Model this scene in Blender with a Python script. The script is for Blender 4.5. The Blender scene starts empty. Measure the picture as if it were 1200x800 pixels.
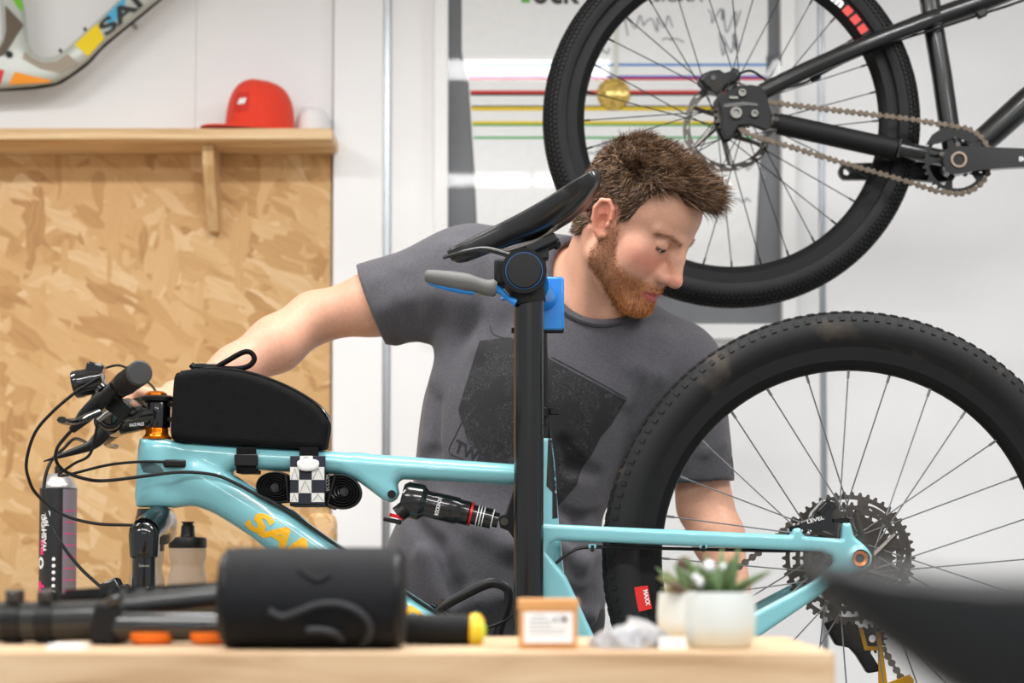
import bpy, bmesh, math, random
import numpy as np
from mathutils import Vector, Matrix, geometry
from mathutils.bvhtree import BVHTree
R = math.radians
SC = bpy.context.scene
COL = SC.collection
random.seed(7)
RNG = np.random.default_rng(7)

# ------------------------------------------------------------------ camera
FPX = 2167.0                                   # focal length in pixels of a 1200 px wide frame (65 mm)
PITCH = math.radians(2.5)                      # slight upward tilt, the rest of the framing is lens shift
HORIZON = 645.0                                # image row of the eye level
CY = HORIZON - FPX * math.tan(PITCH)           # image row of the optical axis
CAMZ = 1.05
cd = bpy.data.cameras.new('camera')
cam = bpy.data.objects.new('camera', cd)
COL.objects.link(cam)
cam.location = (0, 0, CAMZ)
cam.rotation_euler = (math.pi / 2 + PITCH, 0, 0)
cd.sensor_width = 36
cd.lens = 36 * FPX / 1200
cd.shift_y = (CY - 400) / 1200
cd.clip_start = 0.05
cd.dof.use_dof = True
cd.dof.focus_distance = 2.86
cd.dof.aperture_fstop = 4.0
SC.camera = cam
# ------------------------------------------------------------------ world, lights, exposure
SC.view_settings.view_transform = 'Standard'
SC.view_settings.look = 'None'
SC.view_settings.gamma = 1
SC.view_settings.use_curve_mapping = False
SC.view_settings.exposure = 0.2
w = bpy.data.worlds.new('world')
SC.world = w
w.use_nodes = True
w.node_tree.nodes['Background'].inputs[0].default_value = (0.93, 0.97, 1.0, 1)
w.node_tree.nodes['Background'].inputs[1].default_value = 0.5
CEIL = 2.75
LAMP_W, LAMP_D, LAMP_E = 1.0, 0.26, 22.0
LAMPS = [(-0.17, 2.62), (1.38, 2.62), (-1.75, 2.62), (-0.425, 0.74), (0.6, 0.74), (-1.9, 0.74), (2.1, 0.74), (-0.8, -2.6), (0.9, -2.6)]
for i, (lx, ly) in enumerate(LAMPS):
    l = bpy.data.lights.new('panel_light', 'AREA')
    l.shape = 'RECTANGLE'; l.size = LAMP_W; l.size_y = LAMP_D
    l.energy = LAMP_E; l.color = (1.0, 0.995, 0.985)
    o = bpy.data.objects.new('panel_light', l)
    o.location = (lx, ly, CEIL - 0.062)
    COL.objects.link(o)

# ------------------------------------------------------------------ pixel helper: a pixel gives a direction, Y the depth of what it touches
CT, ST = math.cos(PITCH), math.sin(PITCH)
def P(px, py, Y):
    a = (px - 600) / FPX; b = (CY - py) / FPX
    dy = CT - b * ST; dz = ST + b * CT
    t = Y / dy
    return Vector((a * t, Y, CAMZ + dz * t))
def PX(pts, Y): return [P(x, y, Y) for x, y in pts]
def M2(px, py, Y):
    p = P(px, py, Y); return (p.x, p.z)
# ------------------------------------------------------------------ materials
def C(r, g, b):
    f = lambda c: (c / 12.92 if c <= 0.04045 else ((c + 0.055) / 1.055) ** 2.4)
    return (f(r / 255), f(g / 255), f(b / 255), 1)
def nd(nt, t, **kw):
    n = nt.nodes.new(t)
    for k, v in kw.items():
        setattr(n, k, v)
    return n
MATS = {}
def mat(name, col, rough=0.5, metal=0.0, var=0.0, scale=40.0, bump=0.0, bscale=None, coat=0.0, sheen=0.0, trans=0.0, spec=0.5, ior=1.5, sub=0.0, stretch=None, emit=None):
    if name in MATS: return MATS[name]
    m = bpy.data.materials.new(name); m.use_nodes = True
    nt = m.node_tree; b = nt.nodes['Principled BSDF']
    b.inputs['Base Color'].default_value = col
    b.inputs['Roughness'].default_value = rough
    b.inputs['Metallic'].default_value = metal
    b.inputs['Coat Weight'].default_value = coat
    b.inputs['Coat Roughness'].default_value = 0.06
    b.inputs['Sheen Weight'].default_value = sheen
    b.inputs['Transmission Weight'].default_value = trans
    b.inputs['Specular IOR Level'].default_value = spec
    b.inputs['IOR'].default_value = ior
    if sub:
        b.inputs['Subsurface Weight'].default_value = sub
        b.inputs['Subsurface Radius'].default_value = (0.006, 0.0025, 0.0012)
        b.inputs['Subsurface Scale'].default_value = 1.0
    if emit:
        b.inputs['Emission Color'].default_value = (1, 1, 1, 1); b.inputs['Emission Strength'].default_value = emit
    if var or bump:
        tc = nd(nt, 'ShaderNodeTexCoord'); vec = tc.outputs['Object']
        if stretch:
            mp = nd(nt, 'ShaderNodeMapping'); mp.inputs['Scale'].default_value = stretch
            nt.links.new(vec, mp.inputs[0]); vec = mp.outputs[0]
        n = nd(nt, 'ShaderNodeTexNoise'); n.inputs['Scale'].default_value = scale; n.inputs['Detail'].default_value = 5
        nt.links.new(vec, n.inputs[0])
        if var:
            r = nd(nt, 'ShaderNodeValToRGB')
            c0 = [max(0, c * (1 - var)) for c in col[:3]] + [1]; c1 = [min(1, c * (1 + var)) for c in col[:3]] + [1]
            r.color_ramp.elements[0].color = c0; r.color_ramp.elements[1].color = c1
            r.color_ramp.elements[0].position = 0.3; r.color_ramp.elements[1].position = 0.7
            nt.links.new(n.outputs[0], r.inputs[0]); nt.links.new(r.outputs[0], b.inputs['Base Color'])
        if bump:
            n2 = nd(nt, 'ShaderNodeTexNoise'); n2.inputs['Scale'].default_value = bscale or scale; n2.inputs['Detail'].default_value = 4
            nt.links.new(vec, n2.inputs[0])
            bp = nd(nt, 'ShaderNodeBump'); bp.inputs['Strength'].default_value = bump; bp.inputs['Distance'].default_value = 0.002
            nt.links.new(n2.outputs[0], bp.inputs['Height']); nt.links.new(bp.outputs[0], b.inputs['Normal'])
    MATS[name] = m
    return m
def attr_mat(name, rough=0.5, sub=0.0, bump=0.0, bscale=200, sheen=0.0, spec=0.5, var=0.0):
    m = mat(name, (0.5, 0.5, 0.5, 1), rough, sub=sub, bump=bump, bscale=bscale, sheen=sheen, spec=spec)
    nt = m.node_tree; a = nd(nt, 'ShaderNodeVertexColor'); a.layer_name = 'Col'
    nt.links.new(a.outputs[0], nt.nodes['Principled BSDF'].inputs['Base Color'])
    return m
def ramp(nt, fac, stops):
    r = nd(nt, 'ShaderNodeValToRGB')
    els = r.color_ramp.elements
    while len(els) < len(stops): els.new(0.5)
    for e, (p, c) in zip(els, stops): e.position = p; e.color = c
    nt.links.new(fac, r.inputs[0]); return r
def osb_material(name, dark=1.0):
    m = bpy.data.materials.new(name); m.use_nodes = True
    nt = m.node_tree; b = nt.nodes['Principled BSDF']; b.inputs['Roughness'].default_value = 0.62
    tc = nd(nt, 'ShaderNodeTexCoord')
    rot = nd(nt, 'ShaderNodeMapping'); rot.inputs['Rotation'].default_value = (R(90), 0, 0)
    nt.links.new(tc.outputs['Object'], rot.inputs[0])
    wn = nd(nt, 'ShaderNodeTexNoise'); wn.inputs['Scale'].default_value = 9
    nt.links.new(rot.outputs[0], wn.inputs[0])
    wv = nd(nt, 'ShaderNodeVectorMath', operation='MULTIPLY_ADD'); wv.inputs[1].default_value = (0.03, 0.03, 0)
    nt.links.new(wn.outputs['Color'], wv.inputs[0]); nt.links.new(rot.outputs[0], wv.inputs[2])
    cols = [C(180, 134, 84), C(200, 157, 102), C(209, 167, 113), C(216, 177, 125), C(226, 193, 148), C(192, 148, 94)]
    prev = None
    for i, (ang, sx, sy) in enumerate([(10, 6, 17), (70, 6, 18), (-50, 7, 22), (28, 7, 20), (118, 7, 24), (-20, 8, 27), (84, 8, 26), (150, 9, 30)]):
        mp = nd(nt, 'ShaderNodeMapping'); mp.inputs['Rotation'].default_value = (0, 0, R(ang)); mp.inputs['Location'].default_value = (i * 3.7, i * 1.9, 0)
        nt.links.new(wv.outputs[0], mp.inputs[0])
        m2 = nd(nt, 'ShaderNodeMapping'); m2.inputs['Scale'].default_value = (sx, sy, 0.01)
        nt.links.new(mp.outputs[0], m2.inputs[0])
        v = nd(nt, 'ShaderNodeTexVoronoi', distance='MANHATTAN'); v.inputs['Scale'].default_value = 1.0; v.inputs['Randomness'].default_value = 1.0
        nt.links.new(m2.outputs[0], v.inputs[0])
        sp = nd(nt, 'ShaderNodeSeparateColor'); nt.links.new(v.outputs['Color'], sp.inputs[0])
        # fibre grain running along the flake
        g = nd(nt, 'ShaderNodeMapping'); g.inputs['Scale'].default_value = (14, 160, 1); nt.links.new(mp.outputs[0], g.inputs[0])
        gn = nd(nt, 'ShaderNodeTexNoise'); gn.inputs['Scale'].default_value = 1; gn.inputs['Detail'].default_value = 3; nt.links.new(g.outputs[0], gn.inputs[0])
        mx0 = nd(nt, 'ShaderNodeMath', operation='MULTIPLY_ADD'); mx0.inputs[1].default_value = 0.5; mx0.inputs[2].default_value = -0.25
        nt.links.new(gn.outputs[0], mx0.inputs[0])
        ad = nd(nt, 'ShaderNodeMath', operation='ADD'); nt.links.new(sp.outputs[0], ad.inputs[0]); nt.links.new(mx0.outputs[0], ad.inputs[1])
        rp = ramp(nt, ad.outputs[0], [(0.0, cols[0]), (0.08, cols[5]), (0.3, cols[1]), (0.5, cols[2]), (0.8, cols[3]), (1.0, cols[4])])
        if prev is None: prev = rp.outputs[0]
        else:
            th = nd(nt, 'ShaderNodeMath', operation='GREATER_THAN'); th.inputs[1].default_value = 0.70
            nt.links.new(sp.outputs[1], th.inputs[0])
            mx = nd(nt, 'ShaderNodeMix', data_type='RGBA')
            nt.links.new(th.outputs[0], mx.inputs[0]); nt.links.new(prev, mx.inputs[6]); nt.links.new(rp.outputs[0], mx.inputs[7])
            prev = mx.outputs[2]
    # sparse dark knots
    kn = nd(nt, 'ShaderNodeTexVoronoi'); kn.inputs['Scale'].default_value = 7
    nt.links.new(wv.outputs[0], kn.inputs[0])
    kr = ramp(nt, kn.outputs['Distance'], [(0.0, (1, 1, 1, 1)), (0.06, (0, 0, 0, 1))])
    mx = nd(nt, 'ShaderNodeMix', data_type='RGBA'); mx.inputs[7].default_value = C(110, 74, 40)
    nt.links.new(kr.outputs[0], mx.inputs[0]); nt.links.new(prev, mx.inputs[6])
    nt.links.new(mx.outputs[2], b.inputs['Base Color'])
    return m
def wood_material(name, c0, c1, c2, stretch=(1.2, 14, 14), scale=3.0, rough=0.55):
    m = bpy.data.materials.new(name); m.use_nodes = True
    nt = m.node_tree; b = nt.nodes['Principled BSDF']; b.inputs['Roughness'].default_value = rough
    tc = nd(nt, 'ShaderNodeTexCoord')
    mp = nd(nt, 'ShaderNodeMapping'); mp.inputs['Scale'].default_value = stretch; nt.links.new(tc.outputs['Object'], mp.inputs[0])
    n = nd(nt, 'ShaderNodeTexNoise'); n.inputs['Scale'].default_value = scale; n.inputs['Detail'].default_value = 8; n.inputs['Distortion'].default_value = 0.6
    nt.links.new(mp.outputs[0], n.inputs[0])
    rp = ramp(nt, n.outputs[0], [(0.28, c0), (0.5, c1), (0.72, c2)])
    nt.links.new(rp.outputs[0], b.inputs['Base Color'])
    return m

# ------------------------------------------------------------------ mesh building
def V(*a): return Vector(a)
def smooth_path(pts, sub=6, closed=False):
    pts = [Vector(p) for p in pts]; n = len(pts); out = []
    if n < 3: return pts
    for i in range(n if closed else n - 1):
        p1, p2 = pts[i], pts[(i + 1) % n]
        p0 = pts[i - 1] if (i > 0 or closed) else p1 * 2 - p2
        p3 = pts[(i + 2) % n] if (i + 2 < n or closed) else p2 * 2 - p1
        for k in range(sub):
            t = k / sub; t2, t3 = t * t, t * t * t
            out.append(0.5 * ((2 * p1) + (p2 - p0) * t + (2 * p0 - 5 * p1 + 4 * p2 - p3) * t2 + (3 * p1 - p0 - 3 * p2 + p3) * t3))
    if not closed: out.append(pts[-1])
    return out
def smooth2(pts, sub=4, closed=True):
    return [(p.x, p.y) for p in smooth_path([(x, y, 0) for x, y in pts], sub, closed)]
def lerp_list(vals, n):
    vals = list(vals)
    return [float(x) for x in np.interp(np.linspace(0, 1, n), np.linspace(0, 1, len(vals)), vals)]
class MB:
    def __init__(s): s.v = []; s.f = []
    def add(s, v, f):
        o = len(s.v); s.v += [tuple(p) for p in v]; s.f += [tuple(i + o for i in q) for q in f]; return s
    def tube(s, pts, r, n=12, caps=True, up=None, r2=None, closed=False):
        pts = [Vector(p) for p in pts]; k = len(pts)
        rs = lerp_list(r, k) if hasattr(r, '__len__') else [r] * k
        rs2 = (lerp_list(r2, k) if hasattr(r2, '__len__') else [r2] * k) if r2 is not None else rs
        tan = []
        for i in range(k):
            a = pts[i - 1] if (i > 0 or closed) else pts[i]; b = pts[(i + 1) % k] if (i < k - 1 or closed) else pts[i]
            t = b - a
            tan.append(t.normalized() if t.length > 1e-9 else Vector((0, 0, 1)))
        u = Vector(up) if up else (Vector((0, 1, 0)) if abs(tan[0].y) < 0.9 else Vector((0, 0, 1)))
        vs = []; fs = []
        for i in range(k):
            t = tan[i]
            if up: u = Vector(up)
            u = (u - t * u.dot(t)).normalized(); w_ = t.cross(u)
            for j in range(n):
                a = 2 * math.pi * j / n
                vs.append(pts[i] + u * (math.cos(a) * rs[i]) + w_ * (math.sin(a) * rs2[i]))
        for i in range(k if closed else k - 1):
            i2 = (i + 1) % k
            for j in range(n):
                j2 = (j + 1) % n
                fs.append((i * n + j, i * n + j2, i2 * n + j2, i2 * n + j))
        if caps and not closed:
            fs.append(tuple(range(n - 1, -1, -1))); fs.append(tuple((k - 1) * n + j for j in range(n)))
        return s.add(vs, fs)
    def lathe(s, prof, o, axis=(0, 0, 1), n=32, ref=None, full=True):
        ax = Vector(axis).normalized(); o = Vector(o)
        u = ax.orthogonal().normalized() if ref is None else (Vector(ref) - ax * Vector(ref).dot(ax)).normalized()
        w_ = ax.cross(u); vs = []; fs = []; k = len(prof)
        for r, h in prof:
            for j in range(n):
                a = 2 * math.pi * j / n
                vs.append(o + ax * h + u * (math.cos(a) * r) + w_ * (math.sin(a) * r))
        for i in range(k - 1):
            for j in range(n):
                j2 = (j + 1) % n
                fs.append((i * n + j, i * n + j2, (i + 1) * n + j2, (i + 1) * n + j))
        if full:
            if prof[0][0] > 1e-6: fs.append(tuple(range(n - 1, -1, -1)))
            if prof[-1][0] > 1e-6: fs.append(tuple((k - 1) * n + j for j in range(n)))
        return s.add(vs, fs)
    def prism(s, loops, vec):
        """loops: outer loop first, then holes; 3D points in one plane; extruded by vec"""
        vec = Vector(vec)
        if not hasattr(loops[0][0], '__len__'): loops = [loops]
        loops = [[Vector(p) for p in L] for L in loops]
        flat = [p for L in loops for p in L]; n = len(flat)
        tris = geometry.tessellate_polygon(loops)
        vs = flat + [p + vec for p in flat]; fs = []
        nrm = Vector((0, 0, 0))
        for t in tris:
            a, b, c = (flat[i] for i in t); nrm = nrm + (b - a).cross(c - a)
        for t in tris:
            fs.append(tuple(t)); fs.append(tuple(i + n for i in reversed(t)))
        o = 0
        for L in loops:
            k = len(L)
            for i in range(k):
                j = (i + 1) % k
                fs.append((o + i, o + i + n, o + j + n, o + j))
            o += k
        return s.add(vs, fs)
    def box(s, c, size, rot=None):
        c = Vector(c); hx, hy, hz = (d / 2 for d in size)
        m = rot or Matrix.Identity(3)
        vs = [c + m @ Vector((x * hx, y * hy, z * hz)) for x in (-1, 1) for y in (-1, 1) for z in (-1, 1)]
        return s.add(vs, [(0, 1, 3, 2), (4, 6, 7, 5), (0, 4, 5, 1), (2, 3, 7, 6), (0, 2, 6, 4), (1, 5, 7, 3)])
    def ball(s, c, r, n=16, m=10, mtx=None):
        c = Vector(c); r = Vector(r) if hasattr(r, '__len__') else Vector((r, r, r))
        vs = []; fs = []
        mt = mtx or Matrix.Identity(3)
        for i in range(m + 1):
            th = math.pi * i / m
            for j in range(n):
                ph = 2 * math.pi * j / n
                vs.append(c + mt @ Vector((r.x * math.sin(th) * math.cos(ph), r.y * math.sin(th) * math.sin(ph), r.z * math.cos(th))))
        for i in range(m):
            for j in range(n):
                j2 = (j + 1) % n
                fs.append((i * n + j, (i + 1) * n + j, (i + 1) * n + j2, i * n + j2))
        return s.add(vs, fs)
    def mesh(s, name, smooth=True, angle=38):
        me = bpy.data.meshes.new(name)
        me.from_pydata(s.v, [], s.f); me.update()
        bm = bmesh.new(); bm.from_mesh(me)
        bmesh.ops.remove_doubles(bm, verts=bm.verts, dist=1e-6)
        bmesh.ops.recalc_face_normals(bm, faces=bm.faces)
        bm.to_mesh(me); bm.free()
        if smooth:
            me.polygons.foreach_set('use_smooth', [True] * len(me.polygons))
            me.set_sharp_from_angle(angle=R(angle))
        return me
    def obj(s, name, material, parent=None, smooth=True, angle=38, bevel=0.0, seg=2):
        return link(name, s.mesh(name, smooth, angle), material, parent, bevel, seg)
def link(name, me, material, parent=None, bevel=0.0, seg=2):
    if material is not None and not me.materials: me.materials.append(material)
    o = bpy.data.objects.new(name, me); COL.objects.link(o)
    if parent is not None:
        o.parent = parent
        w0 = Vector((0, 0, 0)); q = parent
        while q is not None: w0 += q.location; q = q.parent
        o.location = -w0
    if bevel:
        b = o.modifiers.new('bevel', 'BEVEL'); b.width = bevel; b.segments = seg; b.limit_method = 'ANGLE'; b.angle_limit = R(35)
    return o
def thing(name, label, cat, loc=(0, 0, 0), group=None):
    o = bpy.data.objects.new(name, None); COL.objects.link(o); o.location = loc; o.empty_display_size = 0.05
    return tag(o, label, cat, group)
def tag(o, label=None, cat=None, group=None, kind=None):
    if label: o['label'] = label
    if cat: o['category'] = cat
    if group: o['group'] = group
    if kind: o['kind'] = kind
    return o
def struct(o): o['kind'] = 'structure'; return o
def text_mesh(s, size=1.0, bold=0.0, extrude=0.0, shear=0.0, spacing=1.0):
    """flat lettering as (verts, tris) in its own x/y plane, left baseline at the origin"""
    cu = bpy.data.curves.new('lettering', 'FONT'); cu.body = s; cu.size = size; cu.offset = bold; cu.shear = shear; cu.space_character = spacing; cu.resolution_u = 4
    ob = bpy.data.objects.new('lettering', cu); COL.objects.link(ob)
    dg = bpy.context.evaluated_depsgraph_get()
    me = bpy.data.meshes.new_from_object(ob.evaluated_get(dg))
    v = [tuple(p.co) for p in me.vertices]; f = [tuple(p.vertices) for p in me.polygons]
    bpy.data.objects.remove(ob); bpy.data.curves.remove(cu); bpy.data.meshes.remove(me)
    return v, f
def put_text(mb, s, o, ex, ey, height, bold=0.0, shear=0.0, spacing=1.0, width=None, depth=0.0006):
    """lettering at o, running along ex, upright along ey, as a thin raised plate"""
    v, f = text_mesh(s, 1.0, bold, 0, shear, spacing)
    if not v: return
    xs = [p[0] for p in v]; ys = [p[1] for p in v]; x0, y0 = min(xs), min(ys); H = max(ys) - y0; W = max(xs) - x0
    ex, ey, o = Vector(ex).normalized(), Vector(ey).normalized(), Vector(o); nz = ex.cross(ey)
    ky = height / H; kx = (width / W) if width else ky
    mb.add([o + ex * ((p[0] - x0) * kx) + ey * ((p[1] - y0) * ky) + nz * depth for p in v], f)

# ------------------------------------------------------------------ implicit surfaces (smooth blended solids)
class Field:
    def __init__(s, lo, hi, h):
        s.lo = np.array(lo, float); s.h = h
        s.n = np.maximum(2, np.ceil((np.array(hi) - s.lo) / h).astype(int) + 1)
        s.ax = [s.lo[i] + h * np.arange(s.n[i]) for i in range(3)]
        s.F = np.full(s.n, 0.5, np.float32)
    def sl(s, lo, hi):
        r = []
        for i in range(3):
            a = int(np.floor((lo[i] - s.lo[i]) / s.h)); b = int(np.ceil((hi[i] - s.lo[i]) / s.h)) + 1
            a = max(0, a); b = min(int(s.n[i]), b)
            if a >= b: return None
            r.append(slice(a, b))
        return tuple(r)
    def xyz(s, q): return s.ax[0][q[0]][:, None, None], s.ax[1][q[1]][None, :, None], s.ax[2][q[2]][None, None, :]
    def put(s, d, q, k, op):
        A = s.F[q]; d = d.astype(np.float32)
        if op == 'sub': A_, d_ = -A, d
        else: A_, d_ = A, d
        if k > 0:
            hh = np.maximum(k - np.abs(A_ - d_), 0) / k
            r = np.minimum(A_, d_) - hh * hh * k * 0.25
        else: r = np.minimum(A_, d_)
        s.F[q] = -r if op == 'sub' else r
    def cone(s, a, b, ra, rb, k=0.02, op='add', flat=None):
        a = np.array(a, float); b = np.array(b, float); m = max(ra, rb) + k + 3 * s.h
        q = s.sl(np.minimum(a, b) - m, np.maximum(a, b) + m)
        if q is None: return
        X, Y, Z = s.xyz(q); ba = b - a; L2 = max(1e-12, ba.dot(ba))
        t = np.clip(((X - a[0]) * ba[0] + (Y - a[1]) * ba[1] + (Z - a[2]) * ba[2]) / L2, 0, 1)
        d = np.sqrt((X - a[0] - t * ba[0]) ** 2 + (Y - a[1] - t * ba[1]) ** 2 + (Z - a[2] - t * ba[2]) ** 2) - (ra + (rb - ra) * t)
        s.put(d, q, k, op)
    def chain(s, pts, rs, k=0.02, op='add'):
        rs = rs if hasattr(rs, '__len__') else [rs] * len(pts)
        for i in range(len(pts) - 1): s.cone(pts[i], pts[i + 1], rs[i], rs[i + 1], k, op)
    def ell(s, c, r, k=0.02, op='add', mtx=None):
        """ellipsoid; mtx columns are its axes"""
        c = np.array(c, float); r = np.array(r, float); m = r.max() + k + 3 * s.h
        q = s.sl(c - m, c + m)
        if q is None: return
        X, Y, Z = s.xyz(q); X, Y, Z = X - c[0], Y - c[1], Z - c[2]
        if mtx is not None:
            mt = np.array(mtx)
            u = X * mt[0][0] + Y * mt[1][0] + Z * mt[2][0]; v = X * mt[0][1] + Y * mt[1][1] + Z * mt[2][1]; w_ = X * mt[0][2] + Y * mt[1][2] + Z * mt[2][2]
        else: u, v, w_ = X, Y, Z
        k0 = np.sqrt((u / r[0]) ** 2 + (v / r[1]) ** 2 + (w_ / r[2]) ** 2)
        k1 = np.sqrt((u / r[0] ** 2) ** 2 + (v / r[1] ** 2) ** 2 + (w_ / r[2] ** 2) ** 2)
        s.put(k0 * (k0 - 1) / np.maximum(k1, 1e-6), q, k, op)
    def half(s, p, n, k=0.0):
        """cut away everything on the side of n"""
        p = np.array(p, float); n = np.array(n, float); n /= np.linalg.norm(n)
        q = tuple(slice(None) for _ in range(3)); X, Y, Z = s.xyz(q)
        d = (X - p[0]) * n[0] + (Y - p[1]) * n[1] + (Z - p[2]) * n[2]
        s.put(-d, q, k, 'sub')
    def plate(s, outer, holes, y0, half, r, k=0.0, op='add'):
        """side-view outline in (x, z), half thickness `half` about y0, edges rounded by r"""
        ps = np.array(outer, float); m = r + k + 3 * s.h
        q = s.sl((ps[:, 0].min() - m, y0 - half - m, ps[:, 1].min() - m), (ps[:, 0].max() + m, y0 + half + m, ps[:, 1].max() + m))
        if q is None: return
        X, Y, Z = s.xyz(q); X2 = np.broadcast_to(X[:, 0, :], (X.shape[0], Z.shape[2])); Z2 = np.broadcast_to(Z[:, 0, :], X2.shape)
        d2 = poly_sd(X2, Z2, [outer] + list(holes))
        a = np.maximum(d2 + r, 0)[:, None, :]; b = np.maximum(np.abs(Y - y0) - half + r, 0)
        d = np.sqrt(a * a + b * b) - r + np.minimum(np.maximum(d2[:, None, :] + r, np.abs(Y - y0) - half + r), 0)
        s.put(d, q, k, op)
    def mesh(s): return surface_nets(s.F, s.lo, s.h)
def poly_sd(X, Z, loops):
    """signed distance to polygon loops (even-odd), negative inside"""
    best = np.full(X.shape, 1e9); inside = np.zeros(X.shape, bool)
    for L in loops:
        L = np.array(L, float); n = len(L)
        for i in range(n):
            ax, az = L[i]; bx, bz = L[(i + 1) % n]
            ex, ez = bx - ax, bz - az; l2 = ex * ex + ez * ez
            if l2 < 1e-14: continue
            t = np.clip(((X - ax) * ex + (Z - az) * ez) / l2, 0, 1)
            best = np.minimum(best, (X - ax - t * ex) ** 2 + (Z - az - t * ez) ** 2)
            c = ((az > Z) != (bz > Z))
            if ez != 0: inside ^= c & (X < ex * (Z - az) / ez + ax)
    d = np.sqrt(best)
    return np.where(inside, -d, d)
def surface_nets(F, lo, h):
    F = F.astype(np.float32); n = np.array(F.shape)
    cn = n - 1; acc = np.zeros((*cn, 3), np.float32); cnt = np.zeros(cn, np.int16)
    edges = []
    for a in range(3):
        s0 = [slice(None)] * 3; s1 = [slice(None)] * 3; s0[a] = slice(0, -1); s1[a] = slice(1, None)
        A, B = F[tuple(s0)], F[tuple(s1)]
        I = np.argwhere((A < 0) != (B < 0))
        ta = A[tuple(I.T)]; tb = B[tuple(I.T)]; t = ta / (ta - tb)
        pos = I.astype(np.float32); pos[:, a] += t
        b, c = (a + 1) % 3, (a + 2) % 3
        for db in (0, 1):
            for dc in (0, 1):
                J = I.copy(); J[:, b] -= db; J[:, c] -= dc
                ok = (J[:, b] >= 0) & (J[:, c] >= 0) & (J[:, b] < cn[b]) & (J[:, c] < cn[c])
                np.add.at(acc, tuple(J[ok].T), pos[ok]); np.add.at(cnt, tuple(J[ok].T), 1)
        edges.append((a, I, ta < 0))
    idx = np.full(cn, -1, np.int64); act = np.argwhere(cnt > 0)
    idx[tuple(act.T)] = np.arange(len(act))
    v = acc[tuple(act.T)] / cnt[tuple(act.T)][:, None]
    v = v * h + np.array(lo)
    quads = []
    for a, I, neg in edges:
        b, c = (a + 1) % 3, (a + 2) % 3
        ok = (I[:, b] > 0) & (I[:, c] > 0) & (I[:, b] < cn[b]) & (I[:, c] < cn[c])
        I = I[ok]; neg = neg[ok]
        def id_(db, dc):
            J = I.copy(); J[:, b] -= db; J[:, c] -= dc; return idx[tuple(J.T)]
        Q = np.stack([id_(1, 1), id_(0, 1), id_(0, 0), id_(1, 0)], 1)
        Q[~neg] = Q[~neg][:, ::-1]
        quads.append(Q)
    return v, np.concatenate(quads)
def np_mesh(name, v, q, smooth=True, angle=None):
    me = bpy.data.meshes.new(name)
    me.vertices.add(len(v)); me.vertices.foreach_set('co', np.asarray(v, np.float32).ravel())
    m = len(q); k = q.shape[1]
    me.loops.add(m * k); me.loops.foreach_set('vertex_index', np.asarray(q, np.int32).ravel())
    me.polygons.add(m); me.polygons.foreach_set('loop_start', np.arange(0, m * k, k, dtype=np.int32))
    me.update(calc_edges=True); me.validate()
    if smooth:
        me.polygons.foreach_set('use_smooth', [True] * len(me.polygons))
        if angle: me.set_sharp_from_angle(angle=R(angle))
    return me
def relax(v, q, it=1, lam=0.5):
    """a little smoothing of a quad mesh"""
    for _ in range(it):
        s_ = np.zeros_like(v); c = np.zeros(len(v))
        for i in range(4):
            for j in ((i + 1) % 4, (i + 3) % 4):
                np.add.at(s_, q[:, i], v[q[:, j]]); np.add.at(c, q[:, i], 1)
        v = v * (1 - lam) + lam * s_ / np.maximum(c, 1)[:, None]
    return v
def vcol(me, cols):
    a = me.color_attributes.new('Col', 'FLOAT_COLOR', 'POINT')
    c = np.ones((len(me.vertices), 4), np.float32); c[:, :3] = cols; a.data.foreach_set('color', c.ravel())
def plate_obj(name, outer, holes, Y, half, r, material, parent, h=0.0025, it=1):
    """solid from a traced side outline (pixels at depth Y) with rounded edges"""
    o2 = [M2(x, y, Y) for x, y in outer]; h2 = [[M2(x, y, Y) for x, y in L] for L in holes]
    a = np.array(o2); m = 4 * h
    fl = Field((a[:, 0].min() - m, Y - half - m, a[:, 1].min() - m), (a[:, 0].max() + m, Y + half + m, a[:, 1].max() + m), h)
    fl.plate(o2, h2, Y, half, r)
    v, q = fl.mesh(); v = relax(v, q, it)
    return link(name, np_mesh(name, v, q), material, parent)
# ------------------------------------------------------------------ shared materials
m_wall = mat('white_wall_panel', C(247, 247, 248), 0.5, var=0.015, scale=3)
m_ceil = mat('ceiling_white', C(238, 238, 236), 0.7, var=0.01, scale=4)
m_floor = mat('concrete_floor', C(150, 148, 144), 0.5, var=0.12, scale=5, bump=0.1, bscale=30)
m_alu = mat('aluminium', C(176, 180, 184), 0.35, 0.9, var=0.05, scale=30)
m_osb = osb_material('osb_board')
m_pine = wood_material('pale_pine', C(198, 160, 112), C(222, 188, 142), C(234, 206, 164), (1.0, 9, 22), 3.0)
m_pine_v = wood_material('pale_pine_upright', C(188, 148, 100), C(210, 172, 122), C(224, 192, 146), (16, 12, 1.2), 3.0)
m_bench = wood_material('bench_wood', C(180, 144, 108), C(203, 171, 134), C(216, 188, 154), (2.0, 6, 16), 2.2, 0.5)
m_white = mat('white_paint', C(247, 247, 247), 0.4, var=0.01, scale=5)
m_black_gloss = mat('gloss_black', C(9, 9, 10), 0.18, 0.0, var=0.1, scale=20, coat=0.6)
m_black = mat('satin_black', C(12, 12, 13), 0.38, spec=0.35, var=0.15, scale=30)
m_black_matt = mat('matt_black', C(15, 15, 16), 0.62, spec=0.25, var=0.12, scale=60, bump=0.1, bscale=300)
m_rubber = mat('black_rubber', C(20, 20, 21), 0.68, spec=0.3, var=0.16, scale=25, bump=0.12, bscale=220)
m_steel = mat('steel', C(150, 150, 150), 0.3, 1.0, var=0.08, scale=60)
m_dsteel = mat('dark_steel', C(92, 88, 84), 0.36, 1.0, var=0.12, scale=60)
m_spoke = mat('black_spoke', C(34, 34, 36), 0.35, 0.6, var=0.05)
m_silver = mat('silver_bolt', C(128, 126, 122), 0.4, 1.0, var=0.05)
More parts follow.
